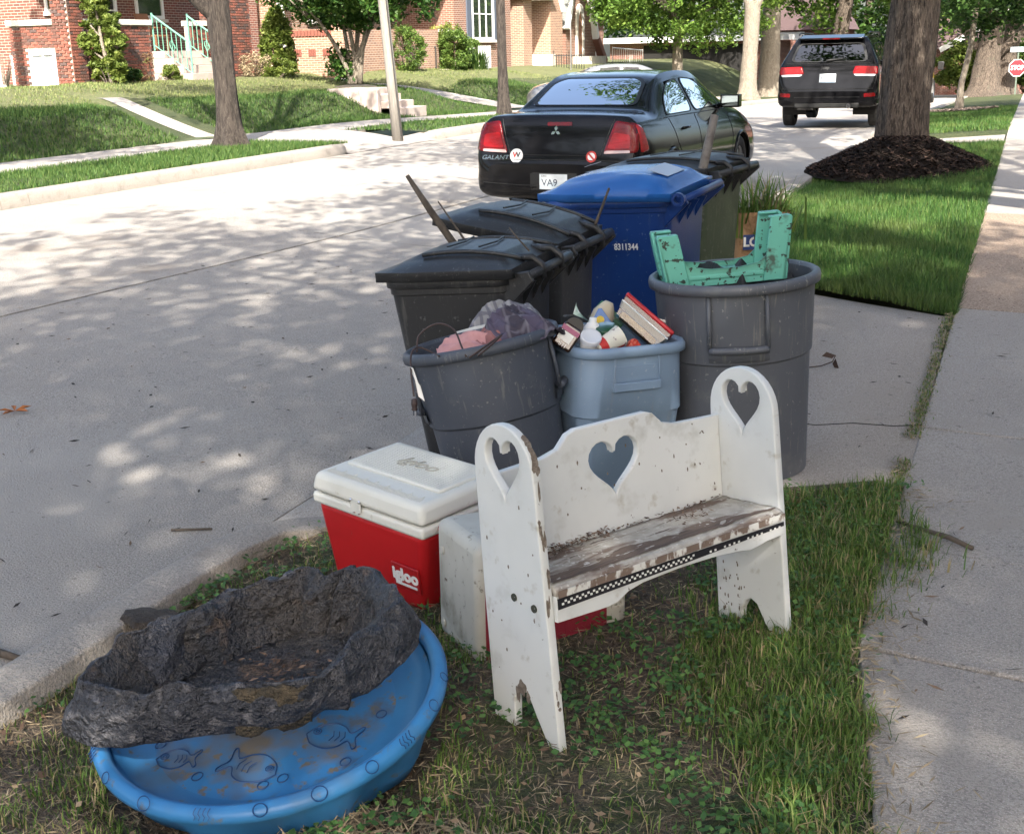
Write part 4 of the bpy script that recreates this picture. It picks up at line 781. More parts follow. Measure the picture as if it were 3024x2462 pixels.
wp = thing('white_post', 'tall white post at the left edge beside the brick bungalow', 'post', (-22.05,22.05,.95)); obj('shaft', MB().box((-.09,-.09,-.1),(.09,.09,4.2)), m_white, wp, bevel=.01); obj('base', MB().box((-.14,-.14,-.1),(.14,.14,.12)), m_white, wp, bevel=.01)
fn = thing('iron_fence', 'low black iron railing on the lawn left of the grey sedan', 'fence', (-19.2,49.0,.5)); 
for k in range(13): obj('picket', MB().tube([(.09*k,.05*k,0),(.09*k,.05*k,.85 if k % 6 else 1.0)], .016, 5), m_iron, fn)
obj('top_rail', MB().tube([(0,0,.8),(1.1,.6,.8)], .018, 5), m_iron, fn); obj('bottom_rail', MB().tube([(0,0,.12),(1.1,.6,.12)], .014, 5), m_iron, fn)
fg = thing('flag_pole', 'thin bare metal pole in front of the arched doorway', 'pole', (-17.9,47.5,.45)); obj('shaft', MB().tube([(0,0,0),(0,0,2.6)], .025, 8), M('bare metal',(.5,.5,.5),.35,metal=1), fg); obj('cap', MB().lathe([(.03,0),(.045,.03),(.03,.07),(.001,.08)],10,(0,0,2.6)), M('bare metal',(.5,.5,.5),.35,metal=1), fg)
# ================================================================ CARS
m_black = M('black car paint', (.006,.006,.007), .12, [(300,.6,.75,(.012,.012,.013))], coat=.25, spec=.12)
m_silver = M('silver car paint', (.16,.165,.17), .3, coat=1.0, metal=.3)
m_yellow = M('yellow car paint', (.75,.50,.02), .3, coat=.8)
m_glass = thin_glass('car glass', (.20,.26,.22), .02)
m_glasst = thin_glass('tinted car glass', (.05,.06,.07), .04)
m_rubber = M('rubber', (.014,.014,.014), .7, [(20,.4,.7,(.03,.028,.026))], (60,.3,None,.004))
m_trim = M('black trim', (.012,.012,.012), .45)
m_alloy = M('alloy wheel', (.45,.45,.46), .3, metal=.9)
m_chrome = M('chrome', (.8,.8,.82), .08, metal=1)
m_red = M('red lamp lens', (.14,.002,.004), .12, [(60,.45,.55,(.12,.002,.004),(.2,.2,1))], coat=.25, spec=.3, bump=(70,.5,(.1,.1,1),.01))
m_redb = M('bright red lamp lens', (.27,.004,.006), .12, coat=.25, spec=.3, bump=(70,.5,(.1,.1,1),.01))
m_clear = M('clear lamp lens', (.42,.28,.26), .15, coat=1)
m_amber = M('orange lamp lens', (.6,.2,.02), .2, coat=1)
m_plate = M('plate white', (.62,.66,.68), .45, [(6,.45,.7,(.45,.55,.62),(.3,1,1))])
m_ink = M('plate ink', (.02,.03,.06), .5)
m_seat = M('seat fabric', (.035,.035,.035), .9)
m_under = M('underbody', (.012,.011,.01), .9)
def catmull(P, sub):
    P = [np.array(p, float) for p in P]; out = []
    for i in range(len(P)-1):
        p0, p1, p2, p3 = P[max(i-1,0)], P[i], P[i+1], P[min(i+2,len(P)-1)]
        for k in range(sub):
            t = k/sub; out.append(.5*((2*p1)+(-p0+p2)*t+(2*p0-5*p1+4*p2-p3)*t*t+(-p0+3*p1-3*p2+p3)*t**3))
    out.append(P[-1]); return out
class Body:
    def __init__(s, st, sub=6, rsub=3):
        """st rows: x, w, zb, zm, zs, ws, zr, wr, zt"""
        rings = []
        for x,w_,zb,zm,zs,ws,zr,wr,zt in st:
            rings.append(np.array([(x,0,zb),(x,.72*w_,zb),(x,.955*w_,zb+.045),(x,w_,zb*.45+zm*.55),(x,w_*.995,zm),(x,(w_+ws)/2+.012,(zm+zs)/2+.02),(x,ws,zs),(x,(ws+wr)/2+.016,(zs+zr)/2),(x,wr,zr),(x,wr*.88,zr+(zt-zr)*.5),(x,wr*.5,zt-(zt-zr)*.12),(x,0,zt)]))
        rings = [np.array(catmull(list(r), rsub)) for r in rings]; L = catmull([r.ravel() for r in rings], sub)
        s.R = np.array(L).reshape(len(L), -1, 3); s.n = s.R.shape[1]; m = len(L)
        # monotonic x
        full = np.concatenate([s.R, (s.R*[1,-1,1])[:,::-1][:,1:-1]], 1); s.k = full.shape[1]; s.V = full.reshape(-1,3); F_ = []
        for i in range(m-1):
            for k in range(s.k): F_.append((i*s.k+k, i*s.k+(k+1)%s.k, (i+1)*s.k+(k+1)%s.k, (i+1)*s.k+k))
        h = s.n-1
        for base, fl in ((0,1),((m-1)*s.k,0)):
            for k in range(h):
                q = (base+k, base+k+1, base+(s.k-k-1)%s.k, base+(s.k-k)%s.k); q = tuple(dict.fromkeys(q)); F_.append(q if fl else q[::-1])
        s.F = F_; s.bvh = BVHTree.FromPolygons([Vector(v) for v in s.V], s.F)
    def hit(s, o, d):
        p, n, i, di = s.bvh.ray_cast(Vector(o), Vector(d).normalized())
        return (p, n) if p is not None else (None, None)
    def proj(s, pts, view, off):
        """project (a,b) points: view 'L','R' side with (x,z); 'B' rear, 'F' front with (y,z); 'T' top with (x,y)"""
        out = []
        for a, b in pts:
            if view in 'LR': sg = 1 if view == 'L' else -1; o, d = (a, 3*sg, b), (0,-sg,0)
            elif view == 'B': o, d = (-3, a, b), (1,0,0)
            elif view == 'F': o, d = (9, a, b), (-1,0,0)
            elif view == 'C': o, d = (-3, a+3*.9*(1 if a>0 else -1), b), (1,-.9*(1 if a>0 else -1),0)
            else: o, d = (a, b, 4), (0,0,-1)
            p, n = s.hit(o, d)
            if p is None: q = s.bvh.find_nearest(Vector(o)+Vector(d)*2.6); p, n = q[0], q[1]
            if n.dot(Vector(d)) > 0: n = -n
            out.append(p+n*off)
        return out
    def cut(s, polys):
        """faces to remove below panes: polys list of (view, polygon)"""
        rm = set()
        for fi, f_ in enumerate(s.F):
            c = s.V[list(f_)].mean(0)
            for view, poly in polys:
                if view in 'LR':
                    if (c[1] > 0) != (view == 'L') or abs(c[1]) < .35: continue
                    q = (c[0], c[2])
                else:
                    if view == 'B' and c[0] > 2: continue
                    if view == 'F' and c[0] < 2.5: continue
                    if c[2] < .9: continue
                    q = (c[1], c[2])
                if inside(q, poly): rm.add(fi); break
        return rm
def inside(q, poly):
    x, y = q; r = False; j = len(poly)-1
    for i in range(len(poly)):
        xi, yi = poly[i]; xj, yj = poly[j]
        if (yi > y) != (yj > y) and x < (xj-xi)*(y-yi)/(yj-yi)+xi: r = not r
        j = i
    return r
def dens(poly, n=56, rnd=.25):
    """resample an outline with slightly rounded corners"""
    P = [Vector(p) for p in poly]; out = []
    m = len(P)
    for i in range(m):
        a, b, c = P[i-1], P[i], P[(i+1)%m]; r = min((b-a).length,(c-b).length)*rnd
        u, v = b+(a-b).normalized()*r, b+(c-b).normalized()*r
        for t in (0,.33,.66,1): out.append(u*(1-t)**2+b*2*t*(1-t)+v*t*t)
    L = [(out[(i+1)%len(out)]-out[i]).length for i in range(len(out))]; tot = sum(L); res = []; i = 0; acc = 0
    for k in range(n):
        s_ = tot*k/n
        while acc+L[i] < s_: acc += L[i]; i += 1
        res.append(out[i].lerp(out[(i+1)%len(out)], (s_-acc)/max(L[i],1e-9)))
    return [(p.x,p.y) for p in res]
def scale_poly(p, k, d=0):
    cx_ = sum(a for a,_ in p)/len(p); cy_ = sum(b for _,b in p)/len(p); return [(cx_+(a-cx_)*k, cy_+(b-cy_)*k) for a,b in p]
def patch(body, poly, view, off, mat, name, parent, n=56, rnd=.25, thick=0, label=None):
    P = dens(poly, n, rnd); lv = [1,.85,.7,.5,.25]; loops = [body.proj(scale_poly(P,k), view, off) for k in lv]; c = body.proj([scale_poly(P,0)[0]], view, off)[0]
    mb = MB(); allv = [v for l in loops for v in l]+[c]; fs = []
    for i in range(len(lv)-1):
        for k in range(n): fs.append((i*n+k,i*n+(k+1)%n,(i+1)*n+(k+1)%n,(i+1)*n+k))
    for k in range(n): fs.append(((len(lv)-1)*n+k,(len(lv)-1)*n+(k+1)%n,len(lv)*n))
    if thick:
        inner = body.proj(P, view, off-thick); b0 = len(allv); allv += inner; fs += [(k,b0+k,b0+(k+1)%n,(k+1)%n) for k in range(n)]
    return obj(name, mb.add(allv, fs), mat, parent, smooth=True, label=label)
def band(body, poly, view, off, k0, k1, mat, name, parent, n=64, rnd=.25):
    P = dens(poly, n, rnd); a = body.proj(scale_poly(P,k0), view, off); b = body.proj(scale_poly(P,k1), view, off)
    return obj(name, MB().rings([a,b]), mat, parent, smooth=True)
def seam(body, pts, view, parent, r=.004, name='panel_seam', mat=None):
    P = []
    for (a,b),(c,d) in zip(pts, pts[1:]):
        for k in range(8): P.append((a+(c-a)*k/8, b+(d-b)*k/8))
    P.append(pts[-1]); return obj(name, MB().tube(body.proj(P, view, .0005), r, 5), mat or m_trim, parent)
def wheel(parent, x, y, r, wd, spokes=7):
    s_ = 1 if y > 0 else -1; t = obj('wheel', MB().lathe([(r*.62,-wd/2),(r*.93,-wd/2),(r*.985,-wd*.42),(r,-wd*.3),(r,-.02),(r*.985,0),(r,.02),(r,wd*.3),(r*.985,wd*.42),(r*.93,wd/2),(r*.62,wd/2),(r*.60,wd*.3),(r*.60,-wd*.3),(r*.62,-wd/2)], 40), m_rubber, parent, (x,y,r), (-PI/2*s_,0,0), smooth=True)
    mb = MB().lathe([(r*.60,wd*.30),(r*.66,wd*.44),(r*.63,wd*.46),(r*.56,wd*.34)], 36)
    for k in range(spokes):
        a = 2*PI*k/spokes; d = Vector((math.cos(a),math.sin(a),0)); e = Vector((-d.y,d.x,0)); mb.obox(d*r*.34+Vector((0,0,wd*.34)), d*r*.26, e*r*.055, (0,0,.012))
    mb.lathe([(.001,wd*.4),(r*.13,wd*.39),(r*.15,wd*.3)], 20); obj('rim', mb, m_alloy, t); obj('hub_disc', MB().lathe([(.001,wd*.22),(r*.58,wd*.2)], 24), m_under, t)
    return t
def make_car(name, label, st, paint, loc, rotz, wheels, wr_, wins, seats=True, glass=None, arch=.375, sub=6):
    B = Body(st, sub); t = thing(name, label, 'car', loc, (0,0,rotz))
    polys = [(v, scale_poly(dens(p), .965)) for v, p in wins]; rm = B.cut(polys)
    keep = []
    for fi, f_ in enumerate(B.F):
        if fi in rm: continue
        c = B.V[list(f_)].mean(0)
        if abs(c[1]) > .5 and any((c[0]-x)**2+(c[2]-wr_)**2 < arch**2 for x in wheels): continue
        keep.append(f_)
    me = bpy.data.meshes.new('body'); me.from_pydata([tuple(v) for v in B.V], [], keep); me.update(); autosmooth(me, 38)
    body = obj('body', me, paint, t)
    for v, p in wins:
        nm = {'L':'side_window','R':'side_window','B':'rear_window','F':'windscreen'}[v]
        w_ = patch(B, p, v, .004, glass or m_glass, nm, t); band(B, p, v, .0065, 1.0, .93, m_trim, 'seal', w_)
    for x in wheels:
        for s_ in (1,-1):
            y = s_*(st[len(st)//2][1]-.135); wheel(t, x, y, wr_, .215)
            P = [(x+arch*math.cos(a), wr_+arch*math.sin(a)) for a in np.linspace(-.18,PI+.18,26)]
            obj('arch_lip', MB().tube(B.proj(P, 'L' if s_ > 0 else 'R', .002), .016, 6), paint, t, smooth=True)
            mb = MB().rings([[(x+(arch+.01)*math.cos(a), yy*s_, wr_+(arch+.01)*math.sin(a)) for a in np.linspace(-.3,PI+.3,20)] for yy in (.45,.9)], False); obj('wheel_well', mb, m_under, t)
    xs = [s_[0] for s_ in st]; obj('floor', MB().box((.3,-.78,st[5][2]+.0),(xs[-1]-.3,.78,st[5][2]+.10)), m_under, t)
    if seats:
        obj('cabin_floor', MB().box((.95,-.7,.45),(3.6,.7,.55)), m_under, t); obj('parcel_shelf', MB().box((.78,-.66,.97),(1.35,.66,1.0)), m_seat, t); obj('dashboard', MB().box((3.1,-.7,.6),(3.6,.7,.98)), m_seat, t, bevel=.05)
        for x, ys_ in ((1.42,(-.38,.38)),(2.35,(-.37,.37))):
            for y in ys_: obj('seat', MB().obox((x,y,.82),(.05,0,0),(0,.24,0),(-.06,0,.3)).obox((x-.08,y,1.18),(.045,0,0),(0,.13,0),(0,0,.085)), m_seat, t, bevel=.03)
    return t, B
def on_body(B, view, a, b, off=.003):
    p, = B.proj([(a,b)], view, off); q1, q2 = B.proj([(a+.03,b),(a,b+.03)], view, off); x = q1-p; y = q2-p
    if view in 'B': x = -x
    if view == 'L': x = -x
    n = x.cross(y); return frame(p, x, n)
def decal(B, parent, me, view, a, b, mat, name, off=.003):
    o = obj(name, me, mat, parent); o.matrix_local = on_body(B, view, a, b, off); return o
def disc_mesh(r, n=40, d=.002): return curve_mesh([[(r*math.cos(2*PI*k/n), r*math.sin(2*PI*k/n)) for k in range(n)]], d)
# ---- black sedan
st = [(.0,.74,.38,.47,.55,.72,.59,.69,.615),(.03,.83,.31,.50,.63,.82,.68,.78,.705),(.075,.885,.27,.53,.80,.855,.90,.79,.93),(.13,.905,.25,.58,.94,.85,1.035,.765,1.065),(.22,.912,.24,.62,.975,.845,1.07,.75,1.10),(.45,.918,.23,.64,.99,.84,1.08,.745,1.112),(.72,.92,.22,.65,1.0,.835,1.09,.725,1.12),(.95,.92,.21,.66,1.0,.83,1.20,.672,1.235),(1.3,.92,.2,.66,.995,.825,1.355,.615,1.395),(1.6,.92,.2,.66,.99,.82,1.425,.588,1.458),(2.2,.92,.2,.66,.98,.82,1.445,.58,1.48),(2.75,.92,.2,.66,.97,.82,1.405,.585,1.44),(3.2,.92,.2,.65,.96,.82,1.24,.625,1.275),(3.7,.92,.21,.64,.93,.825,1.03,.705,1.055),(4.1,.915,.22,.62,.88,.82,.955,.735,.985),(4.55,.88,.24,.56,.77,.79,.85,.68,.88),(4.78,.76,.28,.5,.62,.69,.68,.61,.71),(4.84,.62,.34,.46,.53,.58,.57,.5,.6)]
wR = [(1.10,1.035),(1.26,1.20),(1.56,1.345),(1.98,1.40),(2.08,1.03)]; wF = [(2.15,1.03),(2.06,1.40),(2.5,1.375),(2.95,1.235),(3.26,1.05)]
bw = [(-.60,1.145),(.60,1.145),(.535,1.37),(.42,1.415),(-.42,1.415),(-.535,1.37)]; fw = [(-.54,1.10),(.54,1.10),(.46,1.37),(-.46,1.37)]
wins = [('L',wR),('L',wF),('R',wR),('R',wF),('B',bw),('F',fw)]
CAR, B = make_car('parked_car', 'glossy black sedan parked behind the bins', st, m_black, (-4.68,11.9,-.135), PI/2-.03, (1.07,3.82), .325, wins)
for s_ in (1,-1):
    tl = [(s_*.52,.715),(s_*.875,.735),(s_*.855,1.0),(s_*.63,1.035)]; a_ = patch(B, tl, 'B', .010, m_red, 'tail_lamp', CAR, rnd=.12, thick=.02)
    patch(B, [(s_*.56,.765),(s_*.80,.775),(s_*.79,.90),(s_*.62,.925)], 'B', .012, m_redb, 'brake_lens', a_, rnd=.2); patch(B, [(s_*.53,.718),(s_*.80,.73),(s_*.80,.755),(s_*.54,.748)], 'B', .0125, m_clear, 'reverse_lens', a_, rnd=.1, n=32)
    patch(B, [(.105,.73),(.30,.74),(.24,.97),(.13,1.0)], 'L' if s_ > 0 else 'R', .010, m_redb, 'side_lens', a_, rnd=.15, n=40, thick=.015)
    V = 'L' if s_ > 0 else 'R'
    seam(B, [(2.11,1.0),(2.1,.6),(2.06,.26)], V, CAR); seam(B, [(1.16,1.0),(1.28,.75),(1.40,.6),(1.43,.3)], V, CAR); seam(B, [(3.38,.96),(3.42,.7),(3.3,.26)], V, CAR); seam(B, [(.06,.64),(.5,.63),(.72,.5)], V, CAR)
    seam(B, [(1.0,1.015),(3.35,1.0)], V, CAR, .006, 'belt_trim'); seam(B, [(1.4,.27),(3.4,.27)], V, CAR, .008, 'sill_trim')
    for x in (1.62,2.62):
        p, = B.proj([(x,.88)], V, .0); h_ = obj('door_handle', MB().tube([p+Vector((-.09,0,0)),p+Vector((-.06,s_*.03,.005)),p+Vector((.06,s_*.03,.005)),p+Vector((.09,0,0))], .014, 8), m_black, CAR, smooth=True)
    p, = B.proj([(3.22,1.04)], V, .0); mr = obj('wing_mirror', MB().obox(p+Vector((0,s_*.15,.05)),(.07,0,0),(0,.115,0),(0,0,.075)).tube([p,p+Vector((0,s_*.1,.02))],.03,8), m_black, CAR, bevel=.02)
    obj('mirror_glass', MB().obox(p+Vector((-.072,s_*.155,.05)),(.003,0,0),(0,.095,0),(0,0,.058)), M('mirror glass',(.16,.19,.2),.06,metal=1), mr)
for pts in ([(-.80,.645),(-.5,.655),(.5,.655),(.80,.645)], [(-.80,.42),(-.4,.40),(.4,.40),(.80,.42)]): seam(B, pts, 'B', CAR, .005)
seam(B, [(-.49,.70),(-.61,1.05)], 'B', CAR); seam(B, [(.49,.70),(.61,1.05)], 'B', CAR); seam(B, [(-.49,.70),(.49,.70)], 'B', CAR)
patch(B, [(-.17,.985),(.10,.985),(.10,1.02),(-.17,1.02)], 'B', .006, m_red, 'high_brake_lamp', CAR, rnd=.1, n=32)
patch(B, [(-.26,.35),(.26,.35),(.26,.53),(-.26,.53)], 'B', .002, m_trim, 'plate_recess', CAR, rnd=.08, n=32)
pl = decal(B, CAR, curve_mesh([[(-.152,-.076),(.152,-.076),(.152,.076),(-.152,.076)]], .003), 'B', 0, .44, m_plate, 'number_plate', .012)
obj('lettering', text_mesh('VA9', .10, .002, 'LEFT'), m_ink, pl, (-.13,-.012,.002)); obj('lettering', text_mesh('DEC', .03, .002, 'LEFT'), m_ink, pl, (-.13,.055,.002))
for k in range(3):
    a = PI/2+k*2*PI/3; d = Vector((math.cos(a),math.sin(a))); e = Vector((-d.y,d.x)); r0 = .058
    me = curve_mesh([[(0,0),tuple(d*r0*.5+e*r0*.29),tuple(d*r0),tuple(d*r0*.5-e*r0*.29)]], .005); decal(B, CAR, me, 'B', 0, .93, m_chrome, 'emblem', .006)
decal(B, CAR, text_mesh('GALANT', .062, .003, shear=.2, bold=.0012, sx=1.25), 'B', .66, .668, m_chrome, 'lettering', .006)
sk = decal(B, CAR, disc_mesh(.072), 'B', .42, .69, M('sticker white',(.75,.75,.74),.4), 'sticker', .005)
obj('lettering', text_mesh('V', .07, .002, bold=.003), M('sticker red',(.5,.03,.02),.4), sk, (-.018,.005,.002)); obj('lettering', text_mesh('V', .07, .002, bold=.003), M('sticker black',(.02,.02,.02),.4), sk, (.02,.005,.0028)); obj('lettering', text_mesh('w  w  w', .014, .002), MATS['sticker black'], sk, (0,-.04,.002))
sk = decal(B, CAR, disc_mesh(.05), 'B', -.40, .69, MATS['sticker white'], 'sticker', .005)
obj('ring', curve_mesh([[(.056*math.cos(a),.056*math.sin(a)) for a in np.linspace(0,2*PI,32)[:-1]], [(.04*math.cos(a),.04*math.sin(a)) for a in np.linspace(0,2*PI,32)[:-1]]], .002), MATS['sticker red'], sk, (0,0,.002)); obj('bar', MB().obox((0,0,.002),(.033,-.033,0),(.006,.006,0),(0,0,.001)), MATS['sticker red'], sk)
obj('exhaust', MB().tube([(.0,-.52,.25),(.3,-.52,.25)], .03, 10), m_chrome, CAR)
obj('headlamp', MB().obox((4.55,.62,.68),(.12,0,0),(0,.14,0),(0,0,.06)), m_clear, CAR, bevel=.03); obj('headlamp', MB().obox((4.55,-.62,.68),(.12,0,0),(0,.14,0),(0,0,.06)), m_clear, CAR, bevel=.03)
# ---- grey sedan in the driveway mouth (the same shape, other paint)
g_ = copy_tree(CAR); g_.name = 'parked_car'; g_['label'] = 'silver grey sedan seen side on beyond the black sedan roof'; g_.location = (-10.4,37.5,-.36); g_.rotation_euler = (0,0,math.radians(203))
for c in list(g_.children):
    nm = c.name.split('.')[0]
    if nm in ('body','arch_lip','door_handle','wing_mirror'): c.data = c.data.copy(); c.data.materials[0] = m_silver
    if nm in ('sticker','lettering','emblem','number_plate'):
        for d in list(c.children): bpy.data.objects.remove(d)
        bpy.data.objects.remove(c)
# ---- black four by four
st = [(.0,.80,.50,.58,.66,.78,.70,.74,.71),(.04,.90,.45,.62,.82,.90,.90,.87,.92),(.09,.945,.42,.70,1.02,.935,1.12,.89,1.14),(.16,.965,.40,.76,1.16,.93,1.26,.86,1.28),(.30,.97,.39,.78,1.20,.925,1.48,.77,1.50),(.44,.97,.38,.78,1.20,.92,1.66,.69,1.69),(.62,.97,.37,.78,1.20,.92,1.70,.665,1.745),(1.2,.97,.36,.78,1.19,.915,1.715,.66,1.765),(2.2,.97,.36,.78,1.18,.915,1.715,.66,1.765),(2.75,.97,.36,.78,1.17,.91,1.66,.665,1.71),(3.2,.97,.36,.78,1.15,.91,1.45,.70,1.49),(3.6,.97,.37,.77,1.12,.91,1.20,.79,1.22),(4.1,.96,.38,.74,1.04,.89,1.11,.80,1.14),(4.6,.92,.42,.68,.92,.84,.99,.74,1.02),(4.78,.80,.46,.62,.74,.74,.8,.66,.82),(4.82,.66,.5,.58,.64,.6,.68,.54,.7)]
sR = [(.55,1.25),(.62,1.56),(1.28,1.60),(1.34,1.24)]; sM = [(1.40,1.24),(1.36,1.60),(2.18,1.61),(2.22,1.22)]; sF = [(2.30,1.22),(2.26,1.61),(2.65,1.58),(3.25,1.24)]
bw = [(-.74,1.255),(.74,1.255),(.63,1.60),(-.63,1.60)]; fw = [(-.7,1.26),(.7,1.26),(.58,1.62),(-.58,1.62)]
SUV, B2_ = make_car('parked_car', 'glossy black four by four parked up the street behind the big trunk', st, m_black, (-4.27,25.35,-.03), PI/2+.03, (.95,3.86), .375, [('L',sR),('L',sM),('L',sF),('R',sR),('R',sM),('R',sF),('B',bw),('F',fw)], glass=m_glasst, arch=.43)
for s_ in (1,-1):
    a_ = patch(B2_, [(s_*.46,1.03),(s_*.93,1.02),(s_*.92,1.16),(s_*.50,1.17)], 'B', .012, m_redb, 'tail_lamp', SUV, rnd=.2, thick=.02); patch(B2_, [(s_*.52,.99),(s_*.88,.985),(s_*.90,1.022),(s_*.48,1.028)], 'B', .011, m_plate, 'reverse_lens', a_, rnd=.1, n=32)
    patch(B2_, [(s_*.70,.60),(s_*.90,.61),(s_*.90,.68),(s_*.70,.67)], 'B', .008, m_red, 'reflector', SUV, rnd=.15, n=32)
    obj('roof_rail', MB().tube([(.6,s_*.66,1.77),(.8,s_*.67,1.80),(2.4,s_*.67,1.80),(2.7,s_*.66,1.74)], .018, 6), m_trim, SUV)
    p, = B2_.proj([(3.05,1.24)], 'L' if s_ > 0 else 'R', 0); obj('wing_mirror', MB().obox(p+Vector((0,s_*.16,.04)),(.08,0,0),(0,.12,0),(0,0,.09)), m_black, SUV, bevel=.02)
seam(B2_, [(-.86,.76),(-.3,.75),(.3,.75),(.86,.76)], 'B', SUV, .007); seam(B2_, [(-.62,.60),(.62,.60)], 'B', SUV, .007); seam(B2_, [(-.8,1.23),(.8,1.23)], 'B', SUV, .006)
obj('spoiler', MB().add([(.28,-.62,1.70),(.28,.62,1.70),(.62,.60,1.765),(.62,-.60,1.765),(.30,-.62,1.665),(.30,.62,1.665),(.62,.6,1.70),(.62,-.6,1.70)], [(0,3,2,1),(4,5,6,7),(0,1,5,4),(1,2,6,5),(2,3,7,6),(3,0,4,7)]), m_black, SUV, bevel=.015)
obj('high_brake_lamp', MB().obox((.285,0,1.685),(.008,0,0),(0,.16,0),(0,0,.012)), m_red, SUV)
wp_, = B2_.proj([(0,1.27)], 'B', .02); obj('wiper', MB().tube([wp_+Vector((-.01,.05,0)),wp_+Vector((.0,-.28,.035))], [.022,.01], 6), m_trim, SUV)
pl = decal(B2_, SUV, curve_mesh([[(-.155,-.08),(.155,-.08),(.155,.08),(-.155,.08)]], .003), 'B', 0, .955, m_plate, 'number_plate', .015); obj('lettering', text_mesh('AK6 Y6J', .078, .002, bold=.001), m_ink, pl, (0,-.005,.002)); obj('stripe', MB().box((-.14,-.075,.001),(.14,-.06,.003)), M('plate blue',(.15,.35,.55),.5), pl)
decal(B2_, SUV, text_mesh('Jeep', .09, .003, bold=.002), 'B', .06, 1.15, m_trim, 'lettering', .005)
obj('exhaust', MB().tube([(-.02,-.42,.43),(.3,-.42,.43)], .045, 12), m_chrome, SUV); obj('diffuser', MB().obox((.04,0,.45),(.03,0,0),(0,.62,0),(0,0,.05)), m_trim, SUV, bevel=.02); obj('tow_hitch', MB().box((.02,.25,.36),(.3,.55,.41)), m_under, SUV)
seam(B2_, [(1.37,1.2),(1.40,.45)], 'R', SUV); seam(B2_, [(2.26,1.2),(2.25,.45)], 'R', SUV)
# ---- yellow soft top behind the trunk
YC = thing('parked_car', 'yellow off road car with a grey soft top, half hidden by the big trunk', 'car', (-5.0,44.2,-.52), (0,0,PI/2+.03))
obj('body', MB().add([(0,-.78,.6),(0,.78,.6),(0,.80,1.08),(0,-.80,1.08),(3.4,-.78,.6),(3.4,.78,.6),(3.4,.76,1.05),(3.4,-.76,1.05)], [(0,3,2,1),(4,5,6,7),(0,1,5,4),(1,2,6,5),(2,3,7,6),(3,0,4,7)]), m_yellow, YC, bevel=.05)
m_cv = M('grey soft top', (.33,.33,.34), .8, [(5,.4,.7,(.26,.26,.27))], (14,.5,None,.03))
obj('soft_top', MB().add([(.02,-.76,1.09),(.02,.76,1.09),(.16,.68,1.88),(.16,-.68,1.88),(2.0,-.76,1.09),(2.0,.76,1.09),(1.9,.68,1.93),(1.9,-.68,1.93)], [(0,3,2,1),(4,5,6,7),(0,1,5,4),(1,2,6,5),(2,3,7,6),(3,0,4,7)]), m_cv, YC, bevel=.07)
obj('rear_window', MB().obox((.065,0,1.5),(.012,0,.0),(0,.5,0),(.05,0,.25)), M('clear vinyl',(.55,.57,.58),.2), YC, bevel=.01)
for s_ in (1,-1):
    a_ = obj('tail_lamp', MB().box((-.05,s_*.58-.09,.82),(.0,s_*.58+.09,1.05)), m_redb, YC, bevel=.012); obj('reverse_lens', MB().box((-.056,s_*.58-.07,.83),(-.05,s_*.58+.07,.90)), m_plate, a_)
    obj('wing_mirror', MB().box((2.0,s_*1.05-.1,1.12),(2.1,s_*1.05+.1,1.40)), m_trim, YC, bevel=.02); wheel(YC, .5, s_*.72, .38, .24); wheel(YC, 2.85, s_*.72, .38, .24)
    obj('fender_flare', MB().rings([[(.5+.5*math.cos(a), s_*y, .4+.5*math.sin(a)) for a in np.linspace(0,PI,14)] for y in (.74,.93)], False), M('grey flare',(.2,.2,.2),.7), YC)
obj('bumper', MB().box((-.16,-.80,.42),(.0,.80,.62)), M('grey flare',(.2,.2,.2),.7), YC, bevel=.03); obj('under_tank', MB().box((.0,-.5,.3),(1.0,.5,.6)), m_under, YC, bevel=.05)
# ================================================================ THINGS PUT OUT ON THE VERGE AND DRIVEWAY
m_wp = M('worn white paint', (.63,.65,.645), .42, [(2.2,.42,.68,(.53,.56,.565)), (9,.56,.74,(.46,.47,.45)), (5,.60,.72,(.42,.41,.37),(3,3,.5)), (38,.70,.735,(.09,.07,.055)), (14,.73,.755,(.16,.12,.09))], (45,.12,None,.004))
m_seatp = M('peeled paint on wood', (.46,.44,.40), .8, [(26,.42,.60,(.36,.34,.30),(1,1,1)), (5,.47,.56,(.17,.125,.10),(.7,2.6,1)), (16,.60,.66,(.10,.075,.058),(.5,4,1)), (60,.60,.68,(.56,.55,.52))], (40,.7,(1,5,1),.006))
m_edge = M('bare chipped wood', (.17,.125,.10), .85, [(30,.48,.56,(.60,.60,.57),(1,1,.6))], (60,.5,(1,1,4),.004))
m_blackt = M('black band', (.012,.012,.016), .5)
def heart(cx_, cz, w_, h_):
    """outline of a long heart"""
    P = []
    for k in range(36):
        t = 2*PI*k/36; x = 16*math.sin(t)**3; y = 13*math.cos(t)-5*math.cos(2*t)-2*math.cos(3*t)-math.cos(4*t); P.append((cx_+x/32*w_, cz+(y+2.5)/29*h_))
    return P[::-1]
BN = thing('wooden_bench', 'white painted wooden bench with heart cut outs and a peeling seat', 'bench', (-.88,2.235,.115), (math.radians(-6.2),0,math.radians(60.5)))
BL = .765
arc = [(.118+.106*math.cos(a), .628+.106*math.sin(a)) for a in np.linspace(0,PI,18)]
side = [(0,0),(.030,0),(.075,.075),(.098,.118),(.118,.128),(.136,.118),(.150,.095),(.163,.0),(.238,.0)]+[(.232,.35)]+arc+[(.006,.35)]
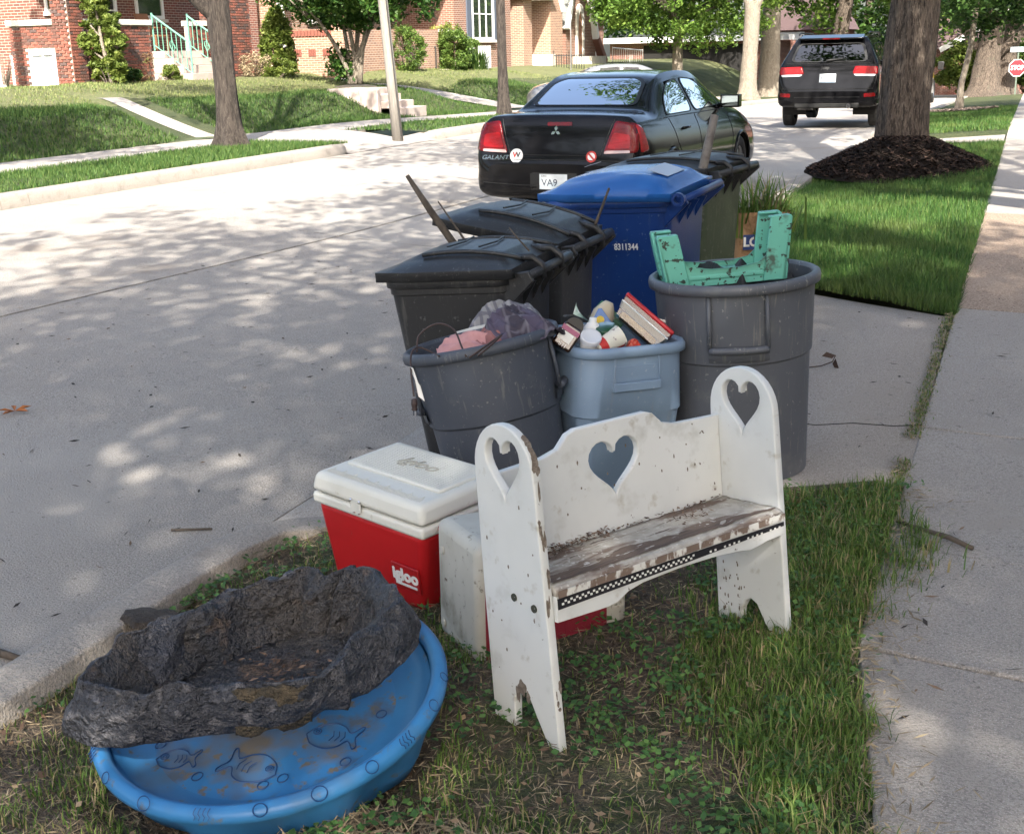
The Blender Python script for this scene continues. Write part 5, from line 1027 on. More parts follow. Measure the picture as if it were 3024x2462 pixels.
for k, (x, hw) in enumerate(((0,.122),(BL-.022,.126))):
    me = curve_mesh([side, heart(.118,.632,hw,.135)], .022, .004); o = obj('side_panel', me, m_wp, BN); o.matrix_local = frame((x+.011,0,0),(0,1,0),(1,0,0))
    if k == 1: obj('bare_patch', MB().obox((BL-.0225,.118+.064,.645),(.0012,0,0),(0,.009,0),(0,0,.035)), M('raw wood',(.33,.24,.16),.9,[(40,.4,.65,(.2,.14,.09),(1,1,5))],(60,.8,None,.01)), o).matrix_local = o.matrix_local.inverted() @ Matrix.Identity(4)
bt_ = [(0,.37),(0,.605),(.15,.612),(.195,.623),(.225,.652),(.25,.660),(.47,.660),(.495,.652),(.525,.623),(.57,.612),(.721,.605),(.721,.37)][::-1]
o = obj('back_panel', curve_mesh([bt_, heart(.362,.545,.158,.138)], .02, .004), m_wp, BN); o.matrix_local = frame((.022,.205,0),(1,0,0),(0,-1,0))
mb = MB(); nx, ny = 60, 16
for i in range(nx+1):
    for j in range(ny+1):
        x = .0225+.72*i/nx; y = -.012+.206*j/ny; z = .390+.0025*fbm((x*30,y*50,1))-(.012*max(0,1-j/1.5)) ; mb.v.append((x,y,z))
for i in range(nx):
    for j in range(ny): a = i*(ny+1)+j; mb.f.append((a,a+ny+1,a+ny+2,a+1))
so = obj('seat', mb, m_seatp, BN, smooth=True); so.modifiers.new('s','SOLIDIFY').thickness = .022
ap = [(0,.366),(0,.308),(.14,.303),(.17,.306),(.205,.322),(.25,.330),(.36,.333),(.47,.330),(.56,.322),(.60,.314),(.63,.317),(.66,.322),(.721,.324),(.721,.366)]
o = obj('apron', curve_mesh([ap[::-1]], .018, .002), m_wp, BN); o.matrix_local = frame((.022,.004,0),(1,0,0),(0,-1,0))
obj('dark_band', MB().prism([(.024,.337),(.40,.341),(.742,.347),(.742,.357),(.40,.360),(.024,.361)], .0055, .0075), m_blackt, BN).matrix_local = frame((0,0,0),(1,0,0),(0,-1,0))
mb = MB()
for k in range(88):
    x = .034+k*.008; r_ = k % 2
    if .43 < x < .47 or (x > .47 and (r_ or k % 5 == 0)): continue
    mb.box((x,-.0088,.351 if r_ else .3455),(x+.0055,-.0070,.3555 if r_ else .350))
stuff(obj('checker_squares', mb, M('checker white',(.75,.75,.72),.5), BN))
obj('chipped_edge', MB().box((.024,-.0125,.364),(.742,-.0105,.380)), m_edge, BN)
for y_, z_ in ((.115,.345),(.045,.335)): obj('screw', MB().lathe([(.001,0),(.009,.0),(.009,.003)], 14), M('rusty screw',(.05,.055,.045),.7), BN).matrix_local = frame((-.001,y_,z_),(0,1,0),(-1,0,0))
def chip(x, y, z, ax, w_, h_, mat, parent, nm='paint_chip'):
    P = [(w_*(.5+.28*random.random())*math.cos(a), h_*(.5+.28*random.random())*math.sin(a)) for a in np.linspace(0,2*PI,14)[:-1]]; o = obj(nm, curve_mesh([P], .001), mat, parent); o.matrix_local = frame((x,y,z), (0,1,0) if abs(ax[0]) else (1,0,0), ax); return o
m_chip = M('exposed wood', (.13,.105,.085), .9, [(60,.45,.6,(.2,.17,.14))])
def edge_pt(t):            # a point on the rounded front/top edge of the left panel, t = angle in degrees above the front
    a = math.radians(180-t); return (.118+.1065*math.cos(a), .628+.1065*math.sin(a)), (math.cos(a), math.sin(a))
for t0 in (8,14,20,26,33,41,47,12,23):
    (y_, z_), (ny, nz) = edge_pt(t0+random.uniform(-2,2)); P = [(random.uniform(.35,.6)*.014*math.cos(q), random.uniform(.35,.6)*.026*math.sin(q)) for q in np.linspace(0,2*PI,12)[:-1]]
    o = obj('paint_chip', curve_mesh([P], .0012), m_chip, BN); o.matrix_local = frame((.011+random.uniform(-.004,.004),y_+ny*.0004,z_+nz*.0004),(1,0,0),(0,ny,nz))
def fy(z): return .006*min(z,.35)/.35+(.006 if z > .35 else 0)*(z-.35)/.28
for k in range(15): z = random.choice((random.uniform(.10,.2),random.uniform(.34,.60),random.gauss(.48,.04))); chip(random.uniform(.004,.018),fy(z)-.0006,z,(0,-1,0),random.uniform(.002,.007),random.uniform(.004,.034),m_chip,BN)
for k in range(10): chip(-.0004,random.uniform(.03,.21),random.uniform(.2,.6),(-1,0,0),.003,random.uniform(.003,.008),m_chip,BN)
for y_, z_, w2, h2 in ((.118,.131,.024,.028),(.098,.113,.012,.022),(.136,.112,.012,.03)): chip(-.0003,y_,z_,(-1,0,0),w2,h2,m_chip,BN)
for k in range(34): chip(BL-.0224,random.uniform(.13,.225),random.uniform(.02,.22),(-1,0,0),.003,random.uniform(.003,.010),m_chip,BN)
for k in range(16): chip(random.uniform(.06,.7),.1947,random.uniform(.41,.59),(0,-1,0),.003,random.uniform(.003,.009),m_chip,BN)
# bare brown wood along the front of the seat where the paint is gone
m_bare = M('bare weathered wood', (.15,.11,.088), .85, [(10,.45,.65,(.10,.075,.062),(1,9,1)), (30,.62,.68,(.5,.49,.45),(.5,2,1))], (30,.8,(1,7,1),.006))
def strip(x0, x1, y0f, y1f, nm='bare_wood'):
    n_ = 40; A = []; Bq = []
    for i in range(n_+1):
        x = x0+(x1-x0)*i/n_; A.append((x,y0f(x),.3917+.0025*fbm((x*30,y0f(x)*50,1)))); Bq.append((x,y1f(x),.3917+.0025*fbm((x*30,y1f(x)*50,1))))
    obj(nm, MB().rings([A,Bq], False), m_bare, BN, smooth=True)
strip(.03,.735, lambda x: .010+.006*fbm((x*20,3,0)), lambda x: .052+.020*fbm((x*9,0,0))+.012*fbm((x*40,5,0))-.035*max(0,x-.55)/.2)
strip(.19,.40, lambda x: .05, lambda x: .078+.016*fbm((x*14,7,0))-.02*abs(x-.29)/.1)
# litter lying on the seat
bm_ = BN.matrix_basis.copy(); bm_ = Matrix.Translation(BN.location) @ BN.rotation_euler.to_matrix().to_4x4()
lp = []
for k in range(620):
    u = random.random(); x = .03+.30*u**1.4 if k < 430 else random.uniform(.03,.73); y = .19-abs(random.gauss(0,.022 if k < 430 else .008)); lp.append((x,y))
for k in range(70): lp.append((random.gauss(.55,.03),random.gauss(.12,.018)))
V = []; 
for x, y in lp:
    c = Vector((x,y,.394+random.uniform(0,.016)*(1 if x < .35 else .4))); a = random.uniform(0,2*PI); L = random.uniform(.006,.02); W = random.uniform(.002,.007); d = Vector((math.cos(a),math.sin(a),random.uniform(-.3,.3)))*L/2; s_ = Vector((-math.sin(a),math.cos(a),random.uniform(-.5,.5)))*W/2
    V += [tuple(bm_ @ (c-d)), tuple(bm_ @ (c+s_)), tuple(bm_ @ (c+d)), tuple(bm_ @ (c-s_))]
m_seatlit = M('bark crumbs', (.12,.075,.05), .85, attr=[(0,(.05,.03,.02)),(.6,(.13,.08,.055)),(1,(.27,.17,.11))])
stuff(obj('seat_litter', npmesh('seat_litter', V, np.arange(len(V)).reshape(-1,4), RNG.uniform(0,1,len(V)//4)), m_seatlit), 'brown dead needles and crumbs along the back of the bench seat')

# ---- paddling pool
m_pool = M('blue pool plastic', (.035,.18,.42), .38, [(4,.45,.7,(.045,.23,.50)), (2.2,.56,.70,(.10,.13,.15)), (22,.62,.72,(.13,.12,.10))], (30,.08,None,.005), spec=.45)
m_poolf = M('dirty blue pool floor', (.04,.20,.46), .45, [(3.2,.50,.62,(.15,.135,.115)), (9,.54,.66,(.09,.12,.17)), (30,.56,.66,(.17,.145,.11))], (30,.1,None,.005))
m_pline = M('blue ink line', (.012,.055,.17), .5)
PN = Vector((-.029,-.177,1)).normalized(); PM = frame((-1.495,2.057,.25), (1,0,0), PN)
PO = thing('paddling_pool', 'round blue plastic paddling pool with fish drawings, holding the pond liner', 'pool', PM.translation, PM.to_euler())
n = 120; R0 = .368
def prl(r, z, sc=0): return [((r+sc*math.cos(9*2*PI*k/n))*math.cos(2*PI*k/n), (r+sc*math.cos(9*2*PI*k/n))*math.sin(2*PI*k/n), z) for k in range(n)]
rimp = [(R0-.012,-.016),(R0-.014,-.004),(R0-.006,.008),(R0+.004,.011),(R0+.016,.006),(R0+.024,-.006),(R0+.023,-.019),(R0+.012,-.026)]
obj('rim', MB().rings([prl(r,z) for r,z in rimp]), m_pool, PO, smooth=True)
obj('wall', MB().rings([prl(R0-.016,-.016), prl(R0-.028,-.035,.003), prl(R0-.045,-.056,.005), prl(R0-.075,-.065,.003), prl(R0-.10,-.067,.0)]), m_pool, PO, smooth=True)
obj('outer_wall', MB().rings([prl(R0+.012,-.026), prl(R0-.012,-.065,.008), prl(R0-.04,-.120,.014), prl(R0-.06,-.158,.012), prl(R0-.08,-.168,.0)]), m_pool, PO, smooth=True)
obj('floor', MB().lathe([(R0-.095,-.067),(R0-.2,-.070),(.08,-.066),(.001,-.064)], n), m_poolf, PO, smooth=True)
def pline(P, z, r=.0022, closed=True, nm='drawn_line'): return obj(nm, MB().tube([(x,y,z) for x,y in P], r, 5, closed=closed), m_pline, PO)
def fish(cx_, cy_, s_, a, z, fl=1):
    P = [(-.5,0),(-.36,.20),(-.1,.31),(.12,.24),(.27,.10),(.43,.27),(.46,.20),(.38,.0),(.46,-.20),(.41,-.27),(.27,-.10),(.12,-.26),(-.1,-.31),(-.36,-.20)]; P = [tuple(q) for q in catmull(P+[P[0]], 4)][:-1]
    ca, sa = math.cos(a), math.sin(a); Q = [(cx_+(x*ca-y*fl*sa)*s_, cy_+(x*sa+y*fl*ca)*s_) for x,y in P]; pline(Q, z, .0015)
    for (ox, oy, r_) in ((-.33,.08,.009),(-.33,.08,.004)): ex = cx_+(ox*ca-oy*fl*sa)*s_; ey = cy_+(ox*sa+oy*fl*ca)*s_; pline([(ex+r_*math.cos(t),ey+r_*math.sin(t)) for t in np.linspace(0,2*PI,12)[:-1]], z, .0012)
    for k in range(3): x0 = -.05+.1*k; pline([(cx_+(x*ca-y*sa)*s_, cy_+(x*sa+y*ca)*s_) for x, y in ((x0,.12),(x0+.04,.0),(x0,-.12))], z, .0011, False)
def catmull(P, sub):
    P = [np.array(p, float) for p in P]; out = []
    for i in range(len(P)-1):
        p0, p1, p2, p3 = P[max(i-1,0)], P[i], P[i+1], P[min(i+2,len(P)-1)]
        for k in range(sub): t = k/sub; out.append(.5*((2*p1)+(-p0+p2)*t+(2*p0-5*p1+4*p2-p3)*t*t+(-p0+3*p1-3*p2+p3)*t**3))
    out.append(P[-1]); return out
fish(.17,-.035,.13,.15,-.061); fish(.04,-.17,.14,PI-.1,-.061,-1); fish(-.13,-.19,.10,.3,-.061)
for k, (a, rr) in enumerate(((-1.05,.014),(-.75,.016),(-1.35,.015),(-1.7,.016),(-2.05,.013),(-2.3,.015),(-2.62,.014),(-.45,.014),(-.2,.012),(.1,.014),(.35,.012),(-2.85,.012))):
    c = Vector((R0+.017)*Vector((math.cos(a),math.sin(a),0)) + Vector((0,0,.008))) if False else Vector(((R0+.019)*math.cos(a),(R0+.019)*math.sin(a),.006)); nn = Vector((math.cos(a)*.75,math.sin(a)*.75,.66)); e1 = Vector((-math.sin(a),math.cos(a),0)); e2 = nn.cross(e1)
    if k % 3 == 2:      # little wavy plant / shell scribbles
        for q in range(4): obj('drawn_line', MB().tube([c+e1*(q*.010-.015+.003*math.sin(s_*2))+e2*(s_*.006-.012)+nn*.0025 for s_ in range(5)], .0011, 4), m_pline, PO)
    else: obj('drawn_line', MB().tube([c+e1*rr*math.cos(t)+e2*rr*.9*math.sin(t)+nn*.0022 for t in np.linspace(0,2*PI,16)[:-1]], .0012, 4, closed=True), m_pline, PO)
for cx_, cy_ in ((-.055,-.225),(.10,-.21),(.13,-.18),(.235,.06),(.235,-.10),(-.20,-.16)): pline([(cx_+.011*math.cos(t),cy_+.013*math.sin(t)) for t in np.linspace(0,2*PI,14)[:-1]], -.0625, .0014)
# ---- preformed pond liner lying in the pool
TOP = [(-1.765,1.769,0.364),(-1.722,1.773,0.366),(-1.65,1.763,0.366),(-1.599,1.772,0.369),(-1.57,1.794,0.374),(-1.517,1.812,0.379),(-1.471,1.84,0.385),(-1.44,1.846,0.387),(-1.375,1.86,0.391),(-1.313,1.878,0.396),(-1.289,1.894,0.4),(-1.272,1.929,0.406),(-1.267,1.986,0.417),(-1.261,2.046,0.427),(-1.236,2.081,0.434),(-1.239,2.15,0.446),(-1.23,2.192,0.454),(-1.264,2.226,0.459),(-1.303,2.251,0.462),(-1.348,2.293,0.469),(-1.373,2.301,0.469),(-1.416,2.298,0.467),(-1.416,2.27,0.462),(-1.436,2.257,0.46),(-1.48,2.248,0.457),(-1.515,2.269,0.459),(-1.535,2.256,0.457),(-1.559,2.222,0.45),(-1.591,2.202,0.445),(-1.618,2.166,0.438),(-1.649,2.147,0.434),(-1.661,2.106,0.426),(-1.684,2.06,0.418),(-1.714,2.033,0.412),(-1.745,2.006,0.406),(-1.757,1.963,0.398),(-1.774,1.928,0.392),(-1.781,1.889,0.385),(-1.777,1.845,0.377),(-1.769,1.789,0.367)]
LOW = [(-1.827,1.759,0.244),(-1.783,1.747,0.243),(-1.722,1.739,0.243),(-1.653,1.754,0.248),(-1.602,1.776,0.253),(-1.547,1.8,0.259),(-1.506,1.82,0.264),(-1.459,1.842,0.269),(-1.411,1.867,0.275),(-1.355,1.881,0.279),(-1.309,1.919,0.287),(-1.288,1.958,0.294),(-1.272,1.982,0.299),(-1.245,1.969,0.297),(-1.237,2.025,0.308),(-1.224,2.092,0.32),(-1.204,2.149,0.33),(-1.202,2.195,0.339),(-1.217,2.254,0.349),(-1.245,2.288,0.354),(-1.312,2.357,0.364)]
def ang_loop(P, c, n):
    Q = sorted([(math.atan2(p[1]-c[1],p[0]-c[0]), p) for p in P]); A = [q[0] for q in Q]; out = []
    for k in range(n):
        a = -PI+2*PI*k/n; out.append(tuple(np.interp(a, [A[-1]-2*PI]+A+[A[0]+2*PI], [Q[-1][1][i]]+[q[1][i] for q in Q]+[Q[0][1][i]]) for i in range(3)))
    return out
n = 240; pc = (-1.510,2.055); T_ = [Vector(p) for p in ang_loop(TOP, pc, n)]; L_ = []
Lr = [Vector(p) for p in ang_loop(LOW, pc, n)]; Lmin = min(math.atan2(p[1]-pc[1],p[0]-pc[0]) for p in LOW)
for k in range(n):
    a = -PI+2*PI*k/n; d = Vector((math.cos(a),math.sin(a),0)); back = T_[k]+d*.03-PN*.10
    wgt = float(smoothstep(.15,.75,a)*(1-smoothstep(2.9,3.1,abs(a)) if a < 0 else 1)) if a > 0 else float(0)
    if a > 2.9: wgt = float(1-smoothstep(2.95,3.12,a))
    L_.append(Lr[k].lerp(back, wgt))
cc = sum(T_, Vector())/n
def rocky(p, d, amp): r = 1-abs(noise.noise(p*11)); r2 = 1-abs(noise.noise(p*27+Vector((3,8,1)))); return d*(amp*(r**3-.45)+amp*.5*(r2**3-.4))
def jitter(p, amp, f_=9): return p+PN*0+rocky(p, (Vector((p.x-cc.x,p.y-cc.y,0))+PN*.25).normalized(), amp*.55)+Vector((noise.noise(p*f_),noise.noise(p*f_+Vector((5,1,2))),noise.noise(p*f_+Vector((9,4,7)))))*amp
fl = [(t-cc)*.66+cc-PN*.13 for t in T_]; loops = []
loops.append([jitter(l,.012) for l in L_])
for u in (.15,.3,.45,.6,.75,.9): loops.append([jitter(l.lerp(t,u)+Vector((l.x-cc.x,l.y-cc.y,0)).normalized()*.012*math.sin(u*PI), .013, 14) for l,t in zip(L_,T_)])
loops.append([jitter(t,.012,18)+PN*(.018*noise.noise(t*16)) for t in T_]); loops.append([jitter((t-cc)*.975+cc+PN*.001,.010,18)+PN*(.018*noise.noise(t*16)) for t in T_]); nout = len(loops)-1
for u in (.08,.18,.3,.42,.54,.66,.78,.9): loops.append([jitter(((t-cc)*.94+cc).lerp(f_,u)+(f_-t).normalized()*.02*math.sin(u*PI*3), .022, 8) for t,f_ in zip(T_,fl)])
loops.append([jitter(f_,.012,12) for f_ in fl])
for u in (.35,.65,.9): loops.append([jitter(f_.lerp(cc-PN*.135,u),.008,20) for f_ in fl])
m_pond = M('weathered black plastic', (.042,.045,.057), .42, [(5,.45,.65,(.062,.065,.078)), (30,.56,.66,(.13,.13,.145)), (3,.62,.72,(.09,.072,.056))], (18,1.0,None,.05), bump2=(60,.8,None,.02))
m_pondi = M('muddy black plastic', (.068,.062,.060), .5, [(4,.42,.60,(.045,.048,.058)), (9,.56,.68,(.125,.09,.07)), (30,.60,.70,(.025,.02,.017)), (55,.62,.70,(.12,.11,.10))], (16,1.0,None,.06), bump2=(60,.8,None,.02))
PL = thing('pond_liner', 'torn black rock textured pond liner tilted inside the blue pool', 'pond liner', (cc.x,cc.y,cc.z))
sh = lambda P: [tuple(p-cc) for p in P]
def finer(lp):          # twice as many loops, so the rock relief can be carved into the mesh
    out = []
    for a, b in zip(lp, lp[1:]): out += [a, [p.lerp(q,.5) for p, q in zip(a,b)]]
    return out+[lp[-1]]
def carve(o, st1=.0048, st2=.004):
    me = o.data; me.update(); N_ = [v.normal.copy() for v in me.vertices]
    for v, n_ in zip(me.vertices, N_):
        d = noise.voronoi(v.co*26)[0]; m_ = noise.fractal(v.co*22, .9, 2.1, 4)
        v.co += n_*(st1*(d[1]-d[0]-.35)+st2*m_)
    me.update()
a_ = MB().rings([sh(l) for l in finer(loops[:nout+1])]); o = obj('outer_skirt', a_, m_pond, PL, smooth=True); carve(o); o.modifiers.new('s','SOLIDIFY').thickness = .006
o = obj('basin', MB().rings([sh(l) for l in finer(loops[nout:])], cap1=True), m_pondi, PL, smooth=True); carve(o)
# the strip where the skirt is torn off and pale brown fibre shows
tk = [k for k in range(n) if -1.25 < (-PI+2*PI*k/n) < -.55]
m_fib = M('brown fibre', (.062,.052,.038), .95, [(10,.45,.65,(.04,.033,.024)), (40,.5,.65,(.10,.08,.055))], (50,1.0,None,.03))
def off_(p): d = Vector((p.x-cc.x,p.y-cc.y,0)).normalized(); return p+d*.003
o = obj('torn_strip', MB().rings([[tuple(jitter(off_(l.lerp(t,u)),.005,30)-cc+Vector((l.x-cc.x,l.y-cc.y,0)).normalized()*.0045) for l,t,u in [(L_[k],T_[k],u0-(.30 if u0 < .3 else .10)*noise.noise(Vector((k*.11,u0,1)))-.06*noise.noise(Vector((k*.5,u0,3)))) for k in tk]] for u0 in (-.02,.2,.4,.6,.8,.93)], False), m_fib, PL, smooth=True); o.modifiers.new('s','SOLIDIFY').thickness = .006
lit = [cc-PN*.118+Vector((random.gauss(.03,.05),random.gauss(-.01,.05),random.uniform(0,.012))) for _ in range(130)]; V = []
for c in lit:
    a = random.uniform(0,2*PI); L = random.uniform(.008,.024); d = Vector((math.cos(a),math.sin(a),random.uniform(-.3,.3)))*L/2; s_ = Vector((-math.sin(a),math.cos(a),random.uniform(-.5,.5)))*L*.18; V += [tuple(c-d),tuple(c+s_),tuple(c+d),tuple(c-s_)]
stuff(obj('basin_litter', npmesh('l', V, np.arange(len(V)).reshape(-1,4), RNG.uniform(0,1,len(V)//4)), m_seatlit), 'dead leaf crumbs in the bottom of the pond liner')
for k, (x, y, w_, a) in enumerate(((-2.15,2.46,.10,.3),)):
    mb = MB(); P = [(x+.11*math.cos(t)*(1+.25*noise.noise(Vector((math.cos(t)*2,math.sin(t)*2,k)))) , y+.05*math.sin(t)*(1+.3*noise.noise(Vector((math.cos(t)*3,math.sin(t)*3,4))))) for t in np.linspace(0,2*PI,22)[:-1]]
    mb.rings([[(px,py,.125) for px,py in P],[(x+(px-x)*.9,y+(py-y)*.9,.142+.008*noise.noise(Vector((px*30,py*30,0)))) for px,py in P],[(x+(px-x)*.4,y+(py-y)*.4,.150) for px,py in P]], cap1=True)
    tag(obj('bark_slab', mb, M('dark rotten bark',(.035,.028,.024),.85,[(30,.45,.65,(.06,.05,.042))],(40,1,(1,4,1),.02)), rot=(0,0,0)), 'dark slab of broken plastic lying on the kerb behind the pond liner', 'debris')

# ---- coolers
m_cred = M('red cooler plastic', (.42,.012,.016), .38, [(4,.5,.8,(.34,.010,.013)), (30,.66,.74,(.30,.05,.045))], spec=.4)
m_crd = M('dull dark red plastic', (.24,.018,.035), .5, [(4,.5,.8,(.19,.015,.03))])
m_cwh = M('off white cooler plastic', (.62,.62,.57), .5, [(3,.5,.75,(.54,.53,.46)), (22,.66,.76,(.40,.37,.31))], (90,.1,None,.003))
m_cgr = M('grimy white cooler plastic', (.50,.49,.44), .6, [(2.5,.42,.68,(.36,.345,.29)), (7,.55,.72,(.24,.225,.185)), (40,.62,.72,(.17,.15,.12))], (80,.2,None,.004))
m_ltext = M('worn print', (.30,.31,.33), .6)
CA = thing('cooler', 'red cooler with a white ribbed lid standing behind the pool', 'cooler', (-1.93,2.955,.085), (math.radians(1),math.radians(1.5),math.radians(-18)))
w_, d_, h_ = .445, .34, .255; ins = .035
tb = [(ins,ins*.8,0),(w_-ins,ins*.8,0),(w_-ins,d_-ins*.6,0),(ins,d_-ins*.6,0),(0,0,h_),(w_,0,h_),(w_,d_,h_),(0,d_,h_)]
obj('body', MB().add(tb, [(0,3,2,1),(4,5,6,7),(0,1,5,4),(1,2,6,5),(2,3,7,6),(3,0,4,7)]), m_cred, CA, bevel=.022, seg=4)
obj('collar', MB().box((-.008,-.008,h_-.008),(w_+.008,d_+.008,h_+.026)), m_cwh, CA, bevel=.010, seg=3)
ld = obj('lid', MB().add([(-.012,-.012,h_+.030),(w_+.012,-.012,h_+.030),(w_+.012,d_+.012,h_+.030),(-.012,d_+.012,h_+.030),(.0,.0,h_+.088),(w_-.0,.0,h_+.088),(w_-.0,d_,h_+.092),(.0,d_,h_+.092)], [(0,3,2,1),(4,5,6,7),(0,1,5,4),(1,2,6,5),(2,3,7,6),(3,0,4,7)]), m_cwh, CA, bevel=.018, seg=4)
obj('raised_panel', MB().box((.03,.10,h_+.085),(w_-.03,d_-.03,h_+.098)), m_cwh, ld, bevel=.008, seg=2)
mb = MB()
for i in range(38): x = .045+i*(w_-.09)/37; mb.box((x-.0012,.11,h_+.0978),(x+.0012,d_-.04,h_+.0992))
for j in range(20): y = .112+j*(d_-.155)/19; mb.box((.045,y-.0012,h_+.0980),(w_-.045,y+.0012,h_+.0994))
stuff(obj('lid_ribs', mb, m_cwh, ld))
mb = MB()
for i in range(42): x = .03+i*.0092; mb.box((x,.022,h_+.0885),(x+.002,.022+(.022 if i % 5 else .036),h_+.0905))
stuff(obj('ruler_marks', mb, m_cwh, ld))
obj('lettering', text_mesh('Igloo', .075, .002, shear=.3), M('worn gold print',(.42,.40,.33),.6), ld, (w_*.5,d_*.62,h_+.1002))
for x in (.17,.205): obj('rivet', MB().lathe([(.001,.004),(.004,.003),(.005,0)], 10), m_chrome, ld).matrix_local = frame((x,-.0135,h_+.045),(1,0,0),(0,-1,0))
for x in (.18,.20): obj('rivet', MB().lathe([(.001,.004),(.004,.003),(.005,0)], 10), m_chrome, CA).matrix_local = frame((x,-.0095,h_+.01),(1,0,0),(0,-1,0))
obj('latch', MB().box((.17,-.0145,h_+.012),(.21,-.0115,h_+.044)), m_cwh, CA)
bdg = obj('badge', MB().obox((.362,.011,.105),(.055,0,0),(0,.003,0),(0,-.006,.04)), M('badge red',(.36,.01,.014),.4), CA, bevel=.003)
tm = obj('lettering', text_mesh('igloo', .052, .002, bold=.0022), M('badge white',(.72,.72,.70),.5), bdg); tm.matrix_local = frame((.362,.0062,.112),(1,0,0),(0,-1,-.1)); tm = obj('underline', MB().box((-.042,-.004,-.001),(.042,.003,.001)), MATS['badge white'], bdg); tm.matrix_local = frame((.364,.0085,.084),(1,0,0),(0,-1,-.1))
hd = obj('handle', MB().tube([(w_+.012,.06,h_+.01),(w_+.045,.06,h_+.015),(w_+.045,d_-.06,h_+.015),(w_+.012,d_-.06,h_+.01)], .013, 10), M('handle red',(.34,.02,.03),.45), CA, smooth=True)
CB = thing('cooler', 'grimy white and dark red cooler standing on end behind the bench', 'cooler', (-1.235,2.585,.085), (math.radians(-2),math.radians(1.5),math.radians(49)))
obj('body', MB().box((0,0,0),(.44,.275,.335)), m_cgr, CB, bevel=.03, seg=4)
rp = obj('red_side', MB().box((.02,-.004,.012),(.372,.012,.29)), m_crd, CB, bevel=.006, seg=2)
for x in (.09,.245): obj('panel_groove', MB().box((x,-.0055,.03),(x+.115,-.0035,.26)), m_crd, rp, bevel=.004, seg=1)
tx = obj('lettering', text_mesh('BLITZ', .05, .005, bold=.001), m_cgr, CB); tx.matrix_local = frame((.405,-.002,.16),(0,0,1),(0,-1,0))
for y, z in ((.225,.255),(.225,.05)): obj('foot', MB().lathe([(.012,0),(.013,.003),(.009,.006),(.001,.006)], 14), m_cgr, CB).matrix_local = frame((-.0005,y,z),(0,1,0),(-1,0,0))
obj('recess', MB().box((.08,.07,.322),(.2,.12,.3265)), M('muddy hollow',(.06,.055,.035),.9), CB, bevel=.015); obj('nick', MB().box((-.0012,.20,.175),(0,.215,.181)), m_chip, CB)
# ---- bins
m_bgr = M('dark blue grey plastic', (.060,.070,.092), .5, [(3,.45,.7,(.052,.062,.082)), (9,.57,.72,(.09,.10,.115)), (14,.60,.70,(.12,.125,.13),(5,5,.35)), (60,.64,.70,(.17,.17,.17))], (60,.1,None,.003))
m_bg2 = M('grey bin plastic', (.092,.10,.118), .45, [(3,.45,.7,(.08,.088,.104)), (6,.56,.72,(.14,.145,.15)), (14,.60,.70,(.17,.17,.168),(5,5,.35)), (50,.64,.70,(.24,.24,.24))], (60,.1,None,.003))
m_lb = M('pale blue plastic', (.20,.285,.40), .42, [(3,.5,.75,(.18,.26,.37)), (9,.60,.72,(.23,.29,.37),(4,4,.4)), (40,.64,.71,(.3,.36,.45))])
m_bk = M('black cart plastic', (.022,.023,.025), .42, [(4,.48,.68,(.032,.033,.035)), (9,.58,.70,(.06,.06,.058),(4,4,.4)), (60,.63,.70,(.09,.09,.09))], (140,.25,None,.003))
m_bl = M('blue cart plastic', (.008,.035,.16), .34, [(3,.48,.7,(.010,.045,.19)), (10,.60,.72,(.03,.06,.16),(4,4,.4)), (50,.64,.71,(.08,.12,.22))], (140,.15,None,.003))
m_bll = M('blue cart lid plastic with sky light', (.018,.10,.34), .25, [(4,.5,.75,(.022,.12,.38)), (30,.68,.75,(.10,.18,.36))], (140,.12,None,.003))  # paler than the body: sunlit sky reflection put into the lid colour
m_gn = M('green cart plastic', (.055,.075,.042), .5, [(4,.45,.7,(.07,.088,.055)), (10,.57,.70,(.11,.12,.085),(4,4,.4)), (30,.60,.70,(.13,.14,.11))], (140,.2,None,.003))
m_pw = M('white print', (.65,.67,.70), .5)
